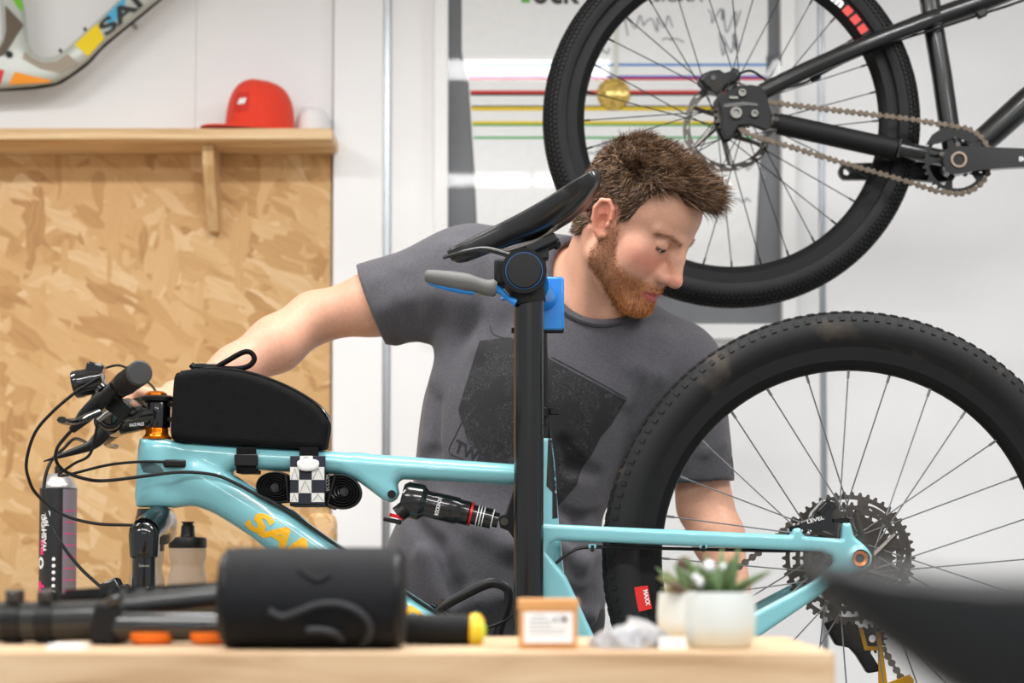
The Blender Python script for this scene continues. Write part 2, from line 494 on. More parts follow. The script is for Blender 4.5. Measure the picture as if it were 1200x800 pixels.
m_whiteprint = mat('white_print', C(235, 235, 235), 0.5, var=0.01)
m_blackprint = mat('black_print', C(22, 22, 24), 0.5, var=0.02)

# ------------------------------------------------------------------ the room
WY = 4.5
def slab(name, x0, x1, y0, y1, z0, z1, material, parent=None, bevel=0.0):
    return MB().box(((x0 + x1) / 2, (y0 + y1) / 2, (z0 + z1) / 2), (x1 - x0, y1 - y0, z1 - z0)).obj(name, material, parent, smooth=False, bevel=bevel)
def wx(px, Y=WY): return P(px, 400, Y).x
struct(slab('floor', -4, 4, -3, WY + 0.12, -0.1, 0, m_floor))
struct(slab('ceiling', -4, 4, -3, WY + 0.12, CEIL, CEIL + 0.1, m_ceil))
wall = struct(slab('wall_back', -4, 4, WY, WY + 0.12, 0, CEIL, m_wall))
SHELF_Y = 4.30
zs = P(0, 163, SHELF_Y).z; zt = P(0, 150, SHELF_Y).z
def wpanel(x0, x1, z0, z1, f, name='wall_panel', material=m_wall, b=0.001):
    return slab(name, x0, x1, f, WY, z0, z1, material, wall, b)
wpanel(-4, wx(228) - 0.0003, zt, CEIL, 4.488); wpanel(wx(228) + 0.0003, wx(389), zt, CEIL, 4.488)
wpanel(wx(390, 4.45), wx(448, 4.45), 0, CEIL, 4.45)
wpanel(wx(457, 4.47), wx(961, 4.47), 0, CEIL, 4.47); wpanel(wx(968, 4.47), 2.4, 0, CEIL, 4.47); wpanel(2.41, 4, 0, CEIL, 4.47)
def strip(a, b, f):
    mb = MB(); x0, x1 = wx(a, f), wx(b, f)
    mb.box(((x0 + x1) / 2, (f + WY) / 2 + 0.004, CEIL / 2), (x1 - x0, WY - f - 0.008, CEIL))
    for x in (x0 + 0.0015, x1 - 0.0015): mb.box((x, (f + WY) / 2, CEIL / 2), (0.003, WY - f, CEIL))
    mb.obj('joint_strip', m_alu, wall, smooth=False)
strip(449, 456, 4.462); strip(962, 967.5, 4.466)
wpanel(-4, -2.02, 0, zs, 4.47, 'osb_board', m_osb); wpanel(-2.017, wx(387, 4.47), 0, zs, 4.47, 'osb_board', m_osb)

# ceiling lamps
m_diff = mat('lamp_diffuser', C(250, 250, 250), 0.4, emit=3.0)
for i, (lx, ly) in enumerate(LAMPS):
    where = ('over the turquoise bike', 'over the wheel of the hanging black bicycle', 'over the chipboard wall', 'before the bench, above the roll bag', 'before the bench, above the plants', 'before the bench, beyond its bar end', 'above the parked bicycle', 'at the far end, bench side', 'at the far end, parked bicycle side')[i]
    t = thing('ceiling_lamp', 'flat white panel lamp on the ceiling ' + where, 'ceiling lamp', (lx, ly, CEIL), 'panel lamps on the ceiling')
    MB().box((lx, ly, CEIL - 0.025), (LAMP_W + 0.05, LAMP_D + 0.05, 0.05)).obj('housing', m_white, t, smooth=False, bevel=0.004)
    MB().box((lx, ly, CEIL - 0.053), (LAMP_W, LAMP_D, 0.006)).obj('diffuser', m_diff, t, smooth=False)

# shelf along the wall above the chipboard
shelf = thing('wall_shelf', 'long pale wooden shelf with an upright bracket above the chipboard wall', 'shelf', (-1.5, 4.4, zs))
slab('board', -3.2, wx(388, SHELF_Y), SHELF_Y, 4.487, zs, zt, m_pine, shelf, 0.002)
for px in (245,):
    x0, x1 = wx(238, 4.38), wx(251, 4.38); zb = P(0, 272, 4.45).z
    MB().prism([(x0, 4.47, zs), (x0, 4.345, zs), (x0, 4.352, zs - 0.05), (x0, 4.44, zb), (x0, 4.47, zb)], (x1 - x0, 0, 0)).obj('bracket', m_pine_v, shelf, smooth=False, bevel=0.002)

# baseball caps on the shelf
def cap(name, label, px, Y, scale, yaw, material, patch=None):
    base = P(px, 155, Y); base.z = zt
    t = thing(name, label, 'cap', base)
    mr = Matrix.Rotation(yaw, 3, 'Z')
    tr = lambda x, y, z: base + mr @ Vector((x, y, z)) * scale
    a, b, H, e = 0.098, 0.080, 0.150, 3.1
    n, k = 48, 16
    def pt(ph, h):
        q = max(0.0, 1 - h ** e) ** (1 / e)
        c, s_ = math.cos(ph), math.sin(ph)
        front = max(0, c)
        hh = H * h * (1 - 0.05 * (1 - c) / 2 * h)
        fx = a * (0.98 if c > 0 else 1.0)
        return tr(fx * c * (q * (1 - 0.10 * h * front)), b * s_ * q, 0.004 + hh)
    mb = MB(); vs = []; fs = []
    for i in range(k + 1):
        for j in range(n): vs.append(pt(2 * math.pi * j / n, (i / k) ** 0.8 * 0.995))
    for i in range(k):
        for j in range(n):
            j2 = (j + 1) % n; fs.append((i * n + j, i * n + j2, (i + 1) * n + j2, (i + 1) * n + j))
    fs.append(tuple(k * n + j for j in range(n)))
    fs.append(tuple(range(n - 1, -1, -1)))
    mb.add(vs, fs); mb.obj('crown', material, t, angle=60)
    mb = MB()
    for s_ in range(5):
        ph = 2 * math.pi * (s_ + 0.5) / 5
        mb.tube([pt(ph, (i / 14) ** 0.8 * 0.99) for i in range(15)], 0.0012 * scale, 5)
    mb.obj('seam', material, t)
    MB().ball(tr(-0.004, 0, H * 0.975), 0.007 * scale, 10, 6).obj('button', material, t)
    top, bot = [], []
    for i in range(25):
        ph = R(-78 + 156 * i / 24)
        top.append((a * 0.97 * math.cos(ph), b * 0.99 * math.sin(ph)))
    for i in range(25):
        u = 1 - 2 * i / 24
        bot.append((a * 0.2 + 0.145 * (1 - abs(u) ** 2.6) ** 0.5, u * 0.079))
    loop = top + bot
    # brim: flat and slightly bowed
    vs = []; n2 = 25; fs = []
    for lay in (0.0, 0.004):
        for i in range(n2):
            p, q = top[i], bot[n2 - 1 - i]
            for kx in range(6):
                u = kx / 5; x = p[0] * 0.9 * (1 - u) + q[0] * u; y = p[1] * 0.9 * (1 - u) + q[1] * u
                vs.append(tr(x, y, 0.003 + lay + 0.004 * (1 - (y / 0.08) ** 2) * u))
    L = n2 * 6
    for i in range(n2 - 1):
        for kx in range(5):
            q = (i * 6 + kx, i * 6 + kx + 1, (i + 1) * 6 + kx + 1, (i + 1) * 6 + kx)
            fs.append(q); fs.append(tuple(L + z for z in reversed(q)))
    for i in range(n2 - 1): fs.append((i * 6 + 5, L + i * 6 + 5, L + (i + 1) * 6 + 5, (i + 1) * 6 + 5))
    for kx in range(5):
        fs.append((kx, L + kx, L + kx + 1, kx + 1)); e0 = (n2 - 1) * 6; fs.append((e0 + kx, e0 + kx + 1, L + e0 + kx + 1, L + e0 + kx))
    MB().add(vs, fs).obj('brim', material, t, angle=60)
    if patch:
        def onc(u, v_, off):
            ph, h = u, v_; p = pt(ph, h); return p + (mr @ Vector((math.cos(ph), math.sin(ph), 0.25))).normalized() * off
        def quadp(w_, z0, z1, off, skew=0.0):
            vs = []
            for j in range(3):
                hgt = z0 + (z1 - z0) * j / 2
                for i in range(6): vs.append(onc(patch[1] + w_ * (i / 5 - 0.5) + skew * j, hgt, off))
            return vs, [(j * 6 + i, j * 6 + i + 1, (j + 1) * 6 + i + 1, (j + 1) * 6 + i) for j in range(2) for i in range(5)]
        MB().add(*quadp(0.50, 0.30, 0.66, 0.0016)).obj('patch', patch[0], t)
        MB().add(*quadp(0.26, 0.43, 0.54, 0.0026, 0.03)).obj('patch_print', m_whiteprint, t)
m_capred = mat('red_cap_cotton', C(232, 58, 30), 0.8, var=0.04, scale=90, bump=0.15, bscale=600, sheen=0.2)
m_capred2 = mat('red_cap_patch', C(206, 44, 34), 0.7, var=0.03, scale=90)
m_capwhite = mat('white_cap_cotton', C(238, 236, 236), 0.8, var=0.02, scale=90, bump=0.15, bscale=600)
cap('baseball_cap', 'red flat-brimmed cap with a small white logo patch on the wooden shelf', 304, 4.375, 0.86, R(180 + 22), m_capred, (m_capred2, R(44)))
cap('baseball_cap', 'white cap behind the red cap at the end of the wooden shelf', 367, 4.425, 0.52, R(80), m_capwhite)

# ------------------------------------------------------------------ colourful bicycle frame hanging on the wall
FY = 4.40
m_fgrey = mat('frame_pale_grey', C(186, 192, 184), 0.35, coat=0.15, var=0.02)
fr = thing('hanging_bike_frame', 'pale grey bicycle frame with bright coloured blocks hanging on the white wall', 'bike frame', P(60, 105, FY))
outer = [(26, -70), (26, 0), (29, 11), (31, 34), (33, 51), (39, 63), (50, 69.5), (66, 68), (80, 58), (120, 21), (142, 0), (214, -68), (262, -66), (187, 0), (124, 51), (103, 73), (82, 89), (66, 98), (40, 102), (0, 105), (-70, 106), (-70, 62), (-20, 64), (-4, 62), (4, 45), (3, 20), (-8, -70)]
plate_obj('frame_body', outer, [], FY, 0.024, 0.014, m_fgrey, fr, 0.004)
yf = FY - 0.0246
def patch_poly(name, pts, col, off=0.0, rough=0.3):
    q = PX(pts, yf - off)
    MB().prism(q, (0, 0.002 + off, 0)).obj(name, mat('paint_%d_%d_%d' % col, C(*col), 0.45, coat=0.0, spec=0.3, var=0.01), fr, smooth=False)
patch_poly('colour_block', [(87, 52), (114, 27), (122, 45), (103, 66)], (244, 214, 0))
patch_poly('colour_block', [(122, 20), (134, 8), (148, -6), (146, 6), (130, 34)], (78, 180, 224))
patch_poly('colour_block', [(17, 84), (60, 94), (58, 96.5), (10, 99)], (246, 152, 8))
patch_poly('colour_block', [(29, 60), (37, 67), (50, 73), (66, 72), (79, 63), (92, 74), (72, 86), (48, 81), (26, 69)], (164, 152, 136))
patch_poly('colour_block', [(13, -4), (25, -6), (27, 14), (20, 8)], (112, 196, 34))
patch_poly('colour_block', [(-10, 80), (5, 82), (1, 98), (-10, 99)], (222, 40, 44))
patch_poly('linkage_strut', [(6, 6), (27, 28), (4, 64), (-8, 68), (4, 48), (7, 36)], (98, 86, 70), 0.004)
gp = PX([(-60, 106), (0, 104.5), (40, 102), (66, 97.5), (82, 88.5), (103, 73), (124, 51), (187, -1), (250, -56)], FY)
MB().tube(smooth_path(gp, 5), 0.0055, 10).obj('tube_guard', m_black, fr)
mb = MB(); p0 = P(125.5, 43, yf - 0.001); p1 = P(186, -9, yf - 0.001); d = (p1 - p0).normalized()
put_text(mb, 'SANTA CRUZ', p0, d, Vector((-d.z, 0, d.x)), 0.038, 0.03, 0.0, 1.0, width=0.54, depth=0.0012)
mb.obj('lettering', m_blackprint, fr, smooth=False)
for px, py in ((71, 60), (100, 35)):
    MB().tube([P(px + 2, py + 3, FY), P(px - 1, py - 2, FY)], 0.004, 10).obj('bolt', m_black, fr)
c = P(11, 64, yf); MB().lathe([(0.0085, 0), (0.0085, 0.004), (0.006, 0.005)], c + V(0, 0.001, 0), (0, -1, 0), 20).obj('pivot_bolt', m_black, fr)
for px, py in ((30, 90), (150, 20)):
    p = P(px, py, FY); MB().tube([p + V(0, 0.015, 0), V(p.x, 4.489, p.z)], 0.006, 10).obj('wall_peg', m_steel, fr)

# ------------------------------------------------------------------ framed jersey
JY = 4.455
m_mount = mat('grey_mount_board', C(122, 124, 128), 0.7, var=0.06, scale=6)
m_jersey = mat('white_jersey_fabric', C(249, 250, 250), 0.75, var=0.02, scale=60, bump=0.1, bscale=500)
jf = thing('framed_jersey', 'white framed cycling jersey with coloured stripes and a gold medal on the wall', 'framed jersey', P(720, 398, JY))
TOPY = -108
zb, ztp = P(600, 398, JY).z, P(600, TOPY, JY).z
xl, xr = wx(509, JY), wx(932, JY); xil, xir = wx(525, JY), wx(916, JY)
zib, zit = P(600, 381, JY).z, P(600, TOPY + 16, JY).z
fy0 = 4.425
for (a, b_, c_, d_) in ((xl, xil, zb, ztp), (xir, xr, zb, ztp), (xil, xir, zb, zib), (xil, xir, zit, ztp)):
    slab('frame_bar', a, b_, fy0, 4.47, c_, d_, m_white, jf, 0.002)
slab('mount_board', xil, xir, 4.462, 4.469, zib, zit, m_mount, jf)
JF = 4.452
jl = [(541, TOPY + 20), (541, 60), (549, 97), (556, 200), (560, 285), (562, 345), (880, 345), (883, 330), (890, 200), (898, 97), (900, 60), (900, TOPY + 20)]
MB().prism(PX(jl, JF), (0, 0.009, 0)).obj('jersey', m_jersey, jf, smooth=False, bevel=0.002)
MB().prism(PX([(898, 66), (925, 60), (925, 96), (912, 84), (899, 92)], JF - 0.002), (0, 0.003, 0)).obj('sleeve', mat('jersey_dark_sleeve', C(88, 92, 98), 0.7, var=0.04), jf, smooth=False)
def xe(y): return np.interp(y, [60, 97, 200], [543, 550.5, 557.5]), np.interp(y, [60, 97, 200], [899, 897, 889])
for y0, y1, col in ((74.5, 77.2, (74, 144, 214)), (88.5, 91, (86, 92, 196)), (91, 93.6, (214, 50, 52)), (106, 109.6, (214, 48, 44)), (109.6, 111.8, (40, 42, 48)), (123.6, 125.2, (40, 42, 48)), (125.2, 129.4, (240, 206, 20)), (142, 145.2, (240, 208, 20)), (145.2, 147.4, (62, 170, 92)), (160, 162.4, (70, 178, 98))):
    a, b_ = xe(y0); 
    q = PX([(a, y0), (b_, y0), (b_, y1), (a, y1)], JF - 0.0012)
    MB().prism(q, (0, 0.0016, 0)).obj('stripe', mat('jersey_%d_%d_%d' % col, C(*col), 0.75, var=0.02), jf, smooth=False)
mb = MB()
put_text(mb, 'ock', P(624, 5, JF - 0.001), (1, 0, 0), (0, 0, 1), 0.075, 0.02, width=0.115)
mb.obj('lettering', m_blackprint, jf, smooth=False)
mb = MB()
put_text(mb, 'SIGMA', P(766, 2, JF - 0.001), (1, 0, 0), (0, 0, 1), 0.03, 0.01)
mb.obj('lettering', m_blackprint, jf, smooth=False)
MB().prism(PX([(611, -8), (621, -8), (621, 3), (611, 3)], JF - 0.0012), (0, 0.001, 0)).obj('green_print', mat('green_print', C(96, 190, 60), 0.6, var=0.01), jf, smooth=False)
def scribble(x0, y0, w_, h_, n, seed):
    r_ = random.Random(seed); pts = []
    for i in range(n): pts.append(P(x0 + w_ * (i / (n - 1)) + r_.uniform(-4, 4), y0 + h_ * (0.5 + 0.5 * math.sin(i * 2.3 + seed)) * r_.uniform(0.4, 1), JF - 0.0015))
    return MB().tube(smooth_path(pts, 5), 0.0011, 4)
m_ink = mat('pen_ink', C(90, 92, 112), 0.6, var=0.02)
for s_, a in enumerate(((732, 18, 56, 26, 14), (778, 44, 20, 8, 6), (832, 10, 34, 30, 12), (842, 38, 26, 30, 10), (702, 56, 14, 10, 6), (700, 164, 32, 20, 10), (680, 176, 18, 8, 5), (858, 188, 30, 18, 8), (860, 232, 22, 6, 6))):
    scribble(*a, s_ + 2).obj('signature', m_ink, jf)
# medal on its ribbon
rb = MB().prism(PX([(721, TOPY + 30), (727, TOPY + 30), (724, 92), (719, 92)], JF - 0.004), (0, 0.001, 0)).obj('medal_ribbon', mat('pale_ribbon', C(222, 226, 216), 0.7, var=0.02), jf, smooth=False)
m_gold = mat('gold_medal', C(170, 142, 66), 0.45, 0.6, var=0.45, scale=110, bump=0.5, bscale=120)
c = P(719, 110, JF - 0.004); rr = 19.5 / (FPX / 4.44)
md = MB().lathe([(0, -0.001), (rr * 0.80, -0.001), (rr * 0.84, 0.0012), (rr * 0.97, 0.0012), (rr, 0), (rr, -0.004), (0, -0.004)], c, (0, -1, 0), 48).obj('medal', m_gold, jf)
mb = MB(); put_text(mb, 'WORLD', c + V(-0.019, -0.0022, -0.005), (1, 0, 0), (0, 0, 1), 0.011, 0.03); mb.obj('medal_lettering', mat('gold_light', C(232, 214, 140), 0.3, 1.0, var=0.02), md, smooth=False)
# glass in front
gm = bpy.data.materials.new('picture_glass'); gm.use_nodes = True; nt = gm.node_tree
for n in list(nt.nodes):
    if n.type != 'OUTPUT_MATERIAL': nt.nodes.remove(n)
out = nt.nodes[0]; tr_ = nd(nt, 'ShaderNodeBsdfTransparent'); gl = nd(nt, 'ShaderNodeBsdfGlossy'); gl.inputs['Roughness'].default_value = 0.02
fn = nd(nt, 'ShaderNodeFresnel'); fn.inputs[0].default_value = 1.38; mx = nd(nt, 'ShaderNodeMixShader')
nt.links.new(fn.outputs[0], mx.inputs[0]); nt.links.new(tr_.outputs[0], mx.inputs[1]); nt.links.new(gl.outputs[0], mx.inputs[2]); nt.links.new(mx.outputs[0], out.inputs[0])
pane = MB().add([(xil, 4.434, zib), (xir, 4.434, zib), (xir, 4.434, zit), (xil, 4.434, zit)], [(0, 1, 2, 3)]).obj('glass_pane', gm, jf, smooth=False)
# ------------------------------------------------------------------ bicycle pieces
def wheel(parent, c, Rt, tw, n_spokes=28, tread=None, spoke_r=0.0011, knob=0.003, m_sp=None, m_ty=None, step=0.0185):
    """rim is the part; tyre, spokes, hub are its sub-parts. Axle along Y, centre c"""
    c = Vector(c); hw = tw / 2; rb = 0.311
    prof = []
    for i in range(23):
        a = R(-128 + 256 * i / 22)
        rc = Rt - hw * 0.98; r = rc + hw * 0.98 * math.cos(a); y = hw * math.sin(a)
        prof.append((r, y))
    prof = [(0.318, -0.0135), (0.324, -0.0165)] + prof[1:-1] + [(0.324, 0.0165), (0.318, 0.0135)]
    rim = MB().lathe([(0.300, -0.013), (0.304, -0.0168), (0.325, -0.0172), (0.325, -0.0135), (0.3115, -0.013), (0.308, 0), (0.3115, 0.013), (0.325, 0.0135), (0.325, 0.0172), (0.304, 0.0168), (0.300, 0.013), (0.291, 0.006), (0.289, 0), (0.291, -0.006), (0.300, -0.013)], c, (0, 1, 0), 120, full=False).obj('rear_wheel', mat('rim_black', C(17, 17, 18), 0.48, spec=0.22, var=0.08, scale=12), parent)
    MB().lathe(prof, c, (0, 1, 0), 144, full=False).obj('tyre', m_ty or m_rubber, rim)
    mb = MB()
    rows = tread or [(-0.72, 0.009, 0.007), (-0.30, 0.008, 0.011), (0.30, 0.008, 0.011), (0.72, 0.009, 0.007)]
    nk = int(2 * math.pi * Rt / step)
    rc = Rt - hw * 0.98
    for ri, (t, lw, ll) in enumerate(rows):
        th = R(75) * t
        for k in range(nk):
            a = 2 * math.pi * (k + 0.5 * (ri % 2)) / nk
            er = Vector((math.cos(a), 0, math.sin(a))); et = Vector((-math.sin(a), 0, math.cos(a))); ey = Vector((0, 1, 0))
            nrm = er * math.cos(th) + ey * math.sin(th); lat = ey * math.cos(th) - er * math.sin(th)
            pos = c + er * (rc + hw * 0.98 * math.cos(th)) + ey * (hw * math.sin(th))
            m = Matrix((lat, et, nrm)).transposed()
            mb.box(pos + nrm * knob * 0.4, (lw, ll, knob * 2), m)
    tag(mb.obj('tread_knobs', m_rubber, rim, smooth=False), kind='stuff')
    hub = MB().lathe([(0.009, -0.072), (0.011, -0.05), (0.029, -0.034), (0.031, -0.031), (0.029, -0.028), (0.015, -0.02), (0.013, 0), (0.017, 0.014), (0.029, 0.02), (0.031, 0.023), (0.029, 0.026), (0.015, 0.03), (0.011, 0.06), (0.009, 0.072)], c, (0, 1, 0), 28).obj('hub', m_black_gloss, rim)
    for k in range(n_spokes):
        side = -1 if k % 2 else 1; y = -0.031 if side < 0 else 0.023
        a = 2 * math.pi * k / n_spokes; da = R(68) if (k // 2) % 2 else -R(68)
        p = c + V(0.027 * math.cos(a + da), y, 0.027 * math.sin(a + da)); q = c + V(0.291 * math.cos(a), side * 0.002, 0.291 * math.sin(a))
        d = (q - p).normalized()
        MB().tube([p, q - d * 0.012], spoke_r, 6).tube([q - d * 0.014, q], spoke_r * 1.9, 6).obj('spoke', m_sp or m_spoke, rim)
    return rim, hub
def cog(mb, c, r, teeth, y, th=0.0016, holes=6, hub_r=0.016, inner=None, hole_fill=0.62):
    """toothed disc in the XZ plane with rounded windows"""
    c = Vector(c); out = []
    for k in range(teeth):
        for da, dr in ((-0.30, -0.0032), (-0.12, 0.0022), (0.12, 0.0022), (0.30, -0.0032)):
            a = 2 * math.pi * (k + da) / teeth; out.append(c + V((r + dr) * math.cos(a), y, (r + dr) * math.sin(a)))
    loops = [out]
    r0 = inner or max(hub_r + 0.004, r * 0.62); r1 = r - 0.010
    if holes and r1 > r0 + 0.006:
        w_ = math.pi / holes * hole_fill
        for k in range(holes):
            a0 = 2 * math.pi * k / holes; L = []
            for i in range(7): L.append((r1, a0 - w_ + 2 * w_ * i / 6))
            L.append(((r0 + r1) / 2, a0 + w_ * 1.12))
            for i in range(5): L.append((r0, a0 + w_ * 0.8 - 1.6 * w_ * i / 4))
            L.append(((r0 + r1) / 2, a0 - w_ * 1.12))
            loops.append([c + V(q * math.cos(a), y, q * math.sin(a)) for q, a in L][::-1])
    circ = [c + V(hub_r * math.cos(a), y, hub_r * math.sin(a)) for a in [2 * math.pi * i / 20 for i in range(20)]][::-1]
    loops.append(circ)
    mb.prism(loops, (0, th, 0))
def rotor(parent, c, r, y, name='brake_rotor'):
    c = Vector(c); out = []
    n = 90
    for i in range(n):
        a = 2 * math.pi * i / n; rr = r + 0.0015 * math.sin(a * 6); out.append(c + V(rr * math.cos(a), y, rr * math.sin(a)))
    loops = [out, [c + V((r - 0.014) * math.cos(-a), y, (r - 0.014) * math.sin(-a)) for a in [2 * math.pi * i / 60 for i in range(60)]]]
    for k in range(24):
        a0 = 2 * math.pi * k / 24; rm = r - 0.007 + (0.0025 if k % 2 else -0.0025)
        L = []
        for i in range(10):
            t = 2 * math.pi * i / 10; u, v_ = 0.0062 * math.cos(t), 0.0021 * math.sin(t)
            q = rm + v_ + u * 0.3; a = a0 + u / rm; L.append(c + V(q * math.cos(a), y, q * math.sin(a)))
        loops.append(L[::-1])
    mb = MB().prism(loops, (0, 0.0018, 0))
    for k in range(6):
        a = 2 * math.pi * k / 6; b = a + 0.55
        mb.tube([c + V(0.022 * math.cos(a), y + 0.001, 0.022 * math.sin(a)), c + V((r - 0.012) * math.cos(b), y + 0.001, (r - 0.012) * math.sin(b))], [0.004, 0.0028], 6, up=(0, 1, 0), r2=[0.006, 0.004])
    mb.lathe([(0.014, -0.003), (0.026, -0.003), (0.026, 0.003), (0.014, 0.003), (0.014, -0.003)], c + V(0, y, 0), (0, 1, 0), 28, full=False)
    return mb.obj(name, m_dsteel, parent)
def chain(mb, pts, pitch=0.0127, w_=0.0035, h_=0.0048):
    """roller chain along a polyline: alternating plates on pins"""
    pts = [Vector(p) for p in pts]; L = [0]
    for a, b in zip(pts, pts[1:]): L.append(L[-1] + (b - a).length)
    def at(s_):
        s_ = min(max(s_, 0), L[-1])
        for i in range(len(L) - 1):
            if s_ <= L[i + 1] + 1e-9:
                t = (s_ - L[i]) / max(1e-9, L[i + 1] - L[i]); return pts[i].lerp(pts[i + 1], t)
    n = int(L[-1] / pitch)
    for k in range(n):
        a, b = at(k * pitch), at((k + 1) * pitch); d = (b - a).normalized(); up = Vector((0, 1, 0)).cross(d).normalized()
        yo = w_ if k % 2 else w_ - 0.0018; hs_ = 1.12 if k % 2 else 0.86
        prof = [(-0.004, 0), (-0.002, h_), (0.002, h_), (pitch / 2, h_ * 0.40), (pitch - 0.002, h_), (pitch + 0.002, h_), (pitch + 0.004, 0), (pitch + 0.002, -h_), (pitch - 0.002, -h_), (pitch / 2, -h_ * 0.40), (0.002, -h_), (-0.002, -h_)]
        for sgn in (-1, 1):
            mb.prism([a + d * u + up * (v_ * hs_) + V(0, sgn * yo - 0.0005, 0) for u, v_ in prof], (0, 0.001, 0))
        mb.tube([a - V(0, w_ + 0.0012, 0), a + V(0, w_ + 0.0012, 0)], 0.0021, 8)
    return mb
def saddle_mesh(nose, tail, upv, side, width=0.14, thick=0.03, kick=0.012, n=28, D=None, T=None, Wd=None):
    nose, tail, upv, side = Vector(nose), Vector(tail), Vector(upv).normalized(), Vector(side).normalized()
    ax = tail - nose; L = ax.length; ax.normalize(); upv = (upv - ax * upv.dot(ax)).normalized()
    S = np.array([0, .03, .08, .2, .35, .5, .62, .75, .86, .94, .985, 1.0])
    Wd = Wd if Wd is not None else np.array([.10, .19, .25, .28, .32, .44, .62, .86, 1.0, .98, .80, .52]) * width / 2
    D = np.array(D) if D is not None else np.array([.25, .5, .62, .7, .8, 1.0, 1.08, 1.0, .85, .6, .4, .2]) * thick
    T = np.array(T) if T is not None else np.array([-.006, -.001, .0, -.001, -.003, -.005, -.004, .0, .006, .0105, .0115, .0108]) * kick / 0.012
    vs = []; fs = []; m = 40
    for i in range(m):
        s_ = (1 - math.cos(math.pi * i / (m - 1))) / 2; wd = np.interp(s_, S, Wd); dp = np.interp(s_, S, D); tp = np.interp(s_, S, T)
        for j in range(n):
            a = 2 * math.pi * j / n; ca, sa = math.cos(a), math.sin(a)
            y = wd * math.copysign(abs(ca) ** 0.75, ca)
            z = (0.006 * abs(sa) ** 0.9) if sa > 0 else -dp * abs(sa) ** 0.55 * (0.55 + 0.45 * abs(ca) ** 0.3)
            vs.append(nose + ax * (s_ * L) + side * y + upv * (tp + z))
    for i in range(m - 1):
        for j in range(n):
            j2 = (j + 1) % n; fs.append((i * n + j, i * n + j2, (i + 1) * n + j2, (i + 1) * n + j))
    fs.append(tuple(range(n - 1, -1, -1))); fs.append(tuple((m - 1) * n + j for j in range(n)))
    return MB().add(vs, fs)

# ------------------------------------------------------------------ turquoise mountain bike in the repair stand
YB = 2.85
m_turq = mat('turquoise_paint', C(124, 188, 196), 0.28, coat=0.7, var=0.025, scale=6)
m_orange = mat('orange_anodised', C(226, 118, 16), 0.25, 0.85, var=0.08, scale=40)
m_yellow = mat('yellow_decal', C(240, 178, 14), 0.4, var=0.03)
m_gold = mat('gold_cage', C(206, 150, 30), 0.3, 0.85, var=0.06)
m_red = mat('red_anodised', C(206, 24, 34), 0.3, 0.3, var=0.05)
bike = thing('mountain_bike', 'turquoise full-suspension mountain bike clamped in the repair stand', 'bicycle', (0.1, YB, 0.72))
F_OUT = [(165, 514), (176, 512.5), (200, 515), (216, 519), (290, 526), (388, 530.5), (420, 533), (602, 545.5), (622, 546), (620, 491), (644, 491), (650, 542), (655, 615), (664, 700), (680, 800), (690, 835), (655, 868), (620, 856), (531, 792), (450, 735), (380, 686), (313, 637), (292, 621), (275, 609), (258, 599), (245, 594.5), (228, 592), (212, 594), (200, 596), (161, 596)]
F_HOLE = [(268, 553), (276, 548), (300, 548), (340, 549), (398, 552), (420, 564), (450, 586.5), (458, 589), (465, 585), (468, 578), (466, 567), (471, 559), (602, 566), (618, 568), (622, 600), (630, 720), (634, 798), (600, 774), (531, 730), (480, 697), (396, 640), (336, 598.5), (300, 575), (280, 562)]
def W2(pts, Y): return [M2(x, y, Y) for x, y in pts]
lo = P(150, 880, YB); hi = P(700, 480, YB)
fl = Field((lo.x, YB - 0.04, lo.z), (hi.x, YB + 0.04, hi.z), 0.0028)
fo, fh = W2(F_OUT, YB), W2(F_HOLE, YB)
fl.plate(fo, [fh], YB, 0.023, 0.015)
hc0, hc1 = P(183, 514, YB), P(181, 596, YB)
fl.cone(hc0 + V(0, 0, -0.024), hc1 + V(0, 0, 0.024), 0.0245, 0.0275, 0.012)
fl.chain([P(230, 560, YB), P(330, 622, YB), P(600, 810, YB)], [0.028, 0.0285, 0.03], 0.02)
fl.chain([P(230, 533, YB), P(420, 545, YB), P(600, 556, YB)], [0.017, 0.0155, 0.0135], 0.012)
fl.cone(P(655, 838, YB) - V(0, 0.045, 0), P(655, 838, YB) + V(0, 0.045, 0), 0.024, 0.024, 0.01)
hz0 = P(181, 596, YB).z
fl.half((0, 0, hc0.z), (0, 0, 1)); 
q = fl.sl((-1, 0, 0), (P(205, 0, YB).x, 9, hz0)); 
if q: fl.F[q] = np.maximum(fl.F[q], 0.003)
v, q = fl.mesh(); v = relax(v, q, 1, 0.6)
frame = link('frame_body', np_mesh('frame_body', v, q), m_turq, bike)
BV = BVHTree.FromPolygons([tuple(p) for p in v], [tuple(int(i) for i in f) for f in q])
def front_y(bv, x, z, default=None, y0=0.5):
    r_ = bv.ray_cast(Vector((x, y0, z)), Vector((0, 1, 0)))
    return r_[0].y if r_[0] is not None else default
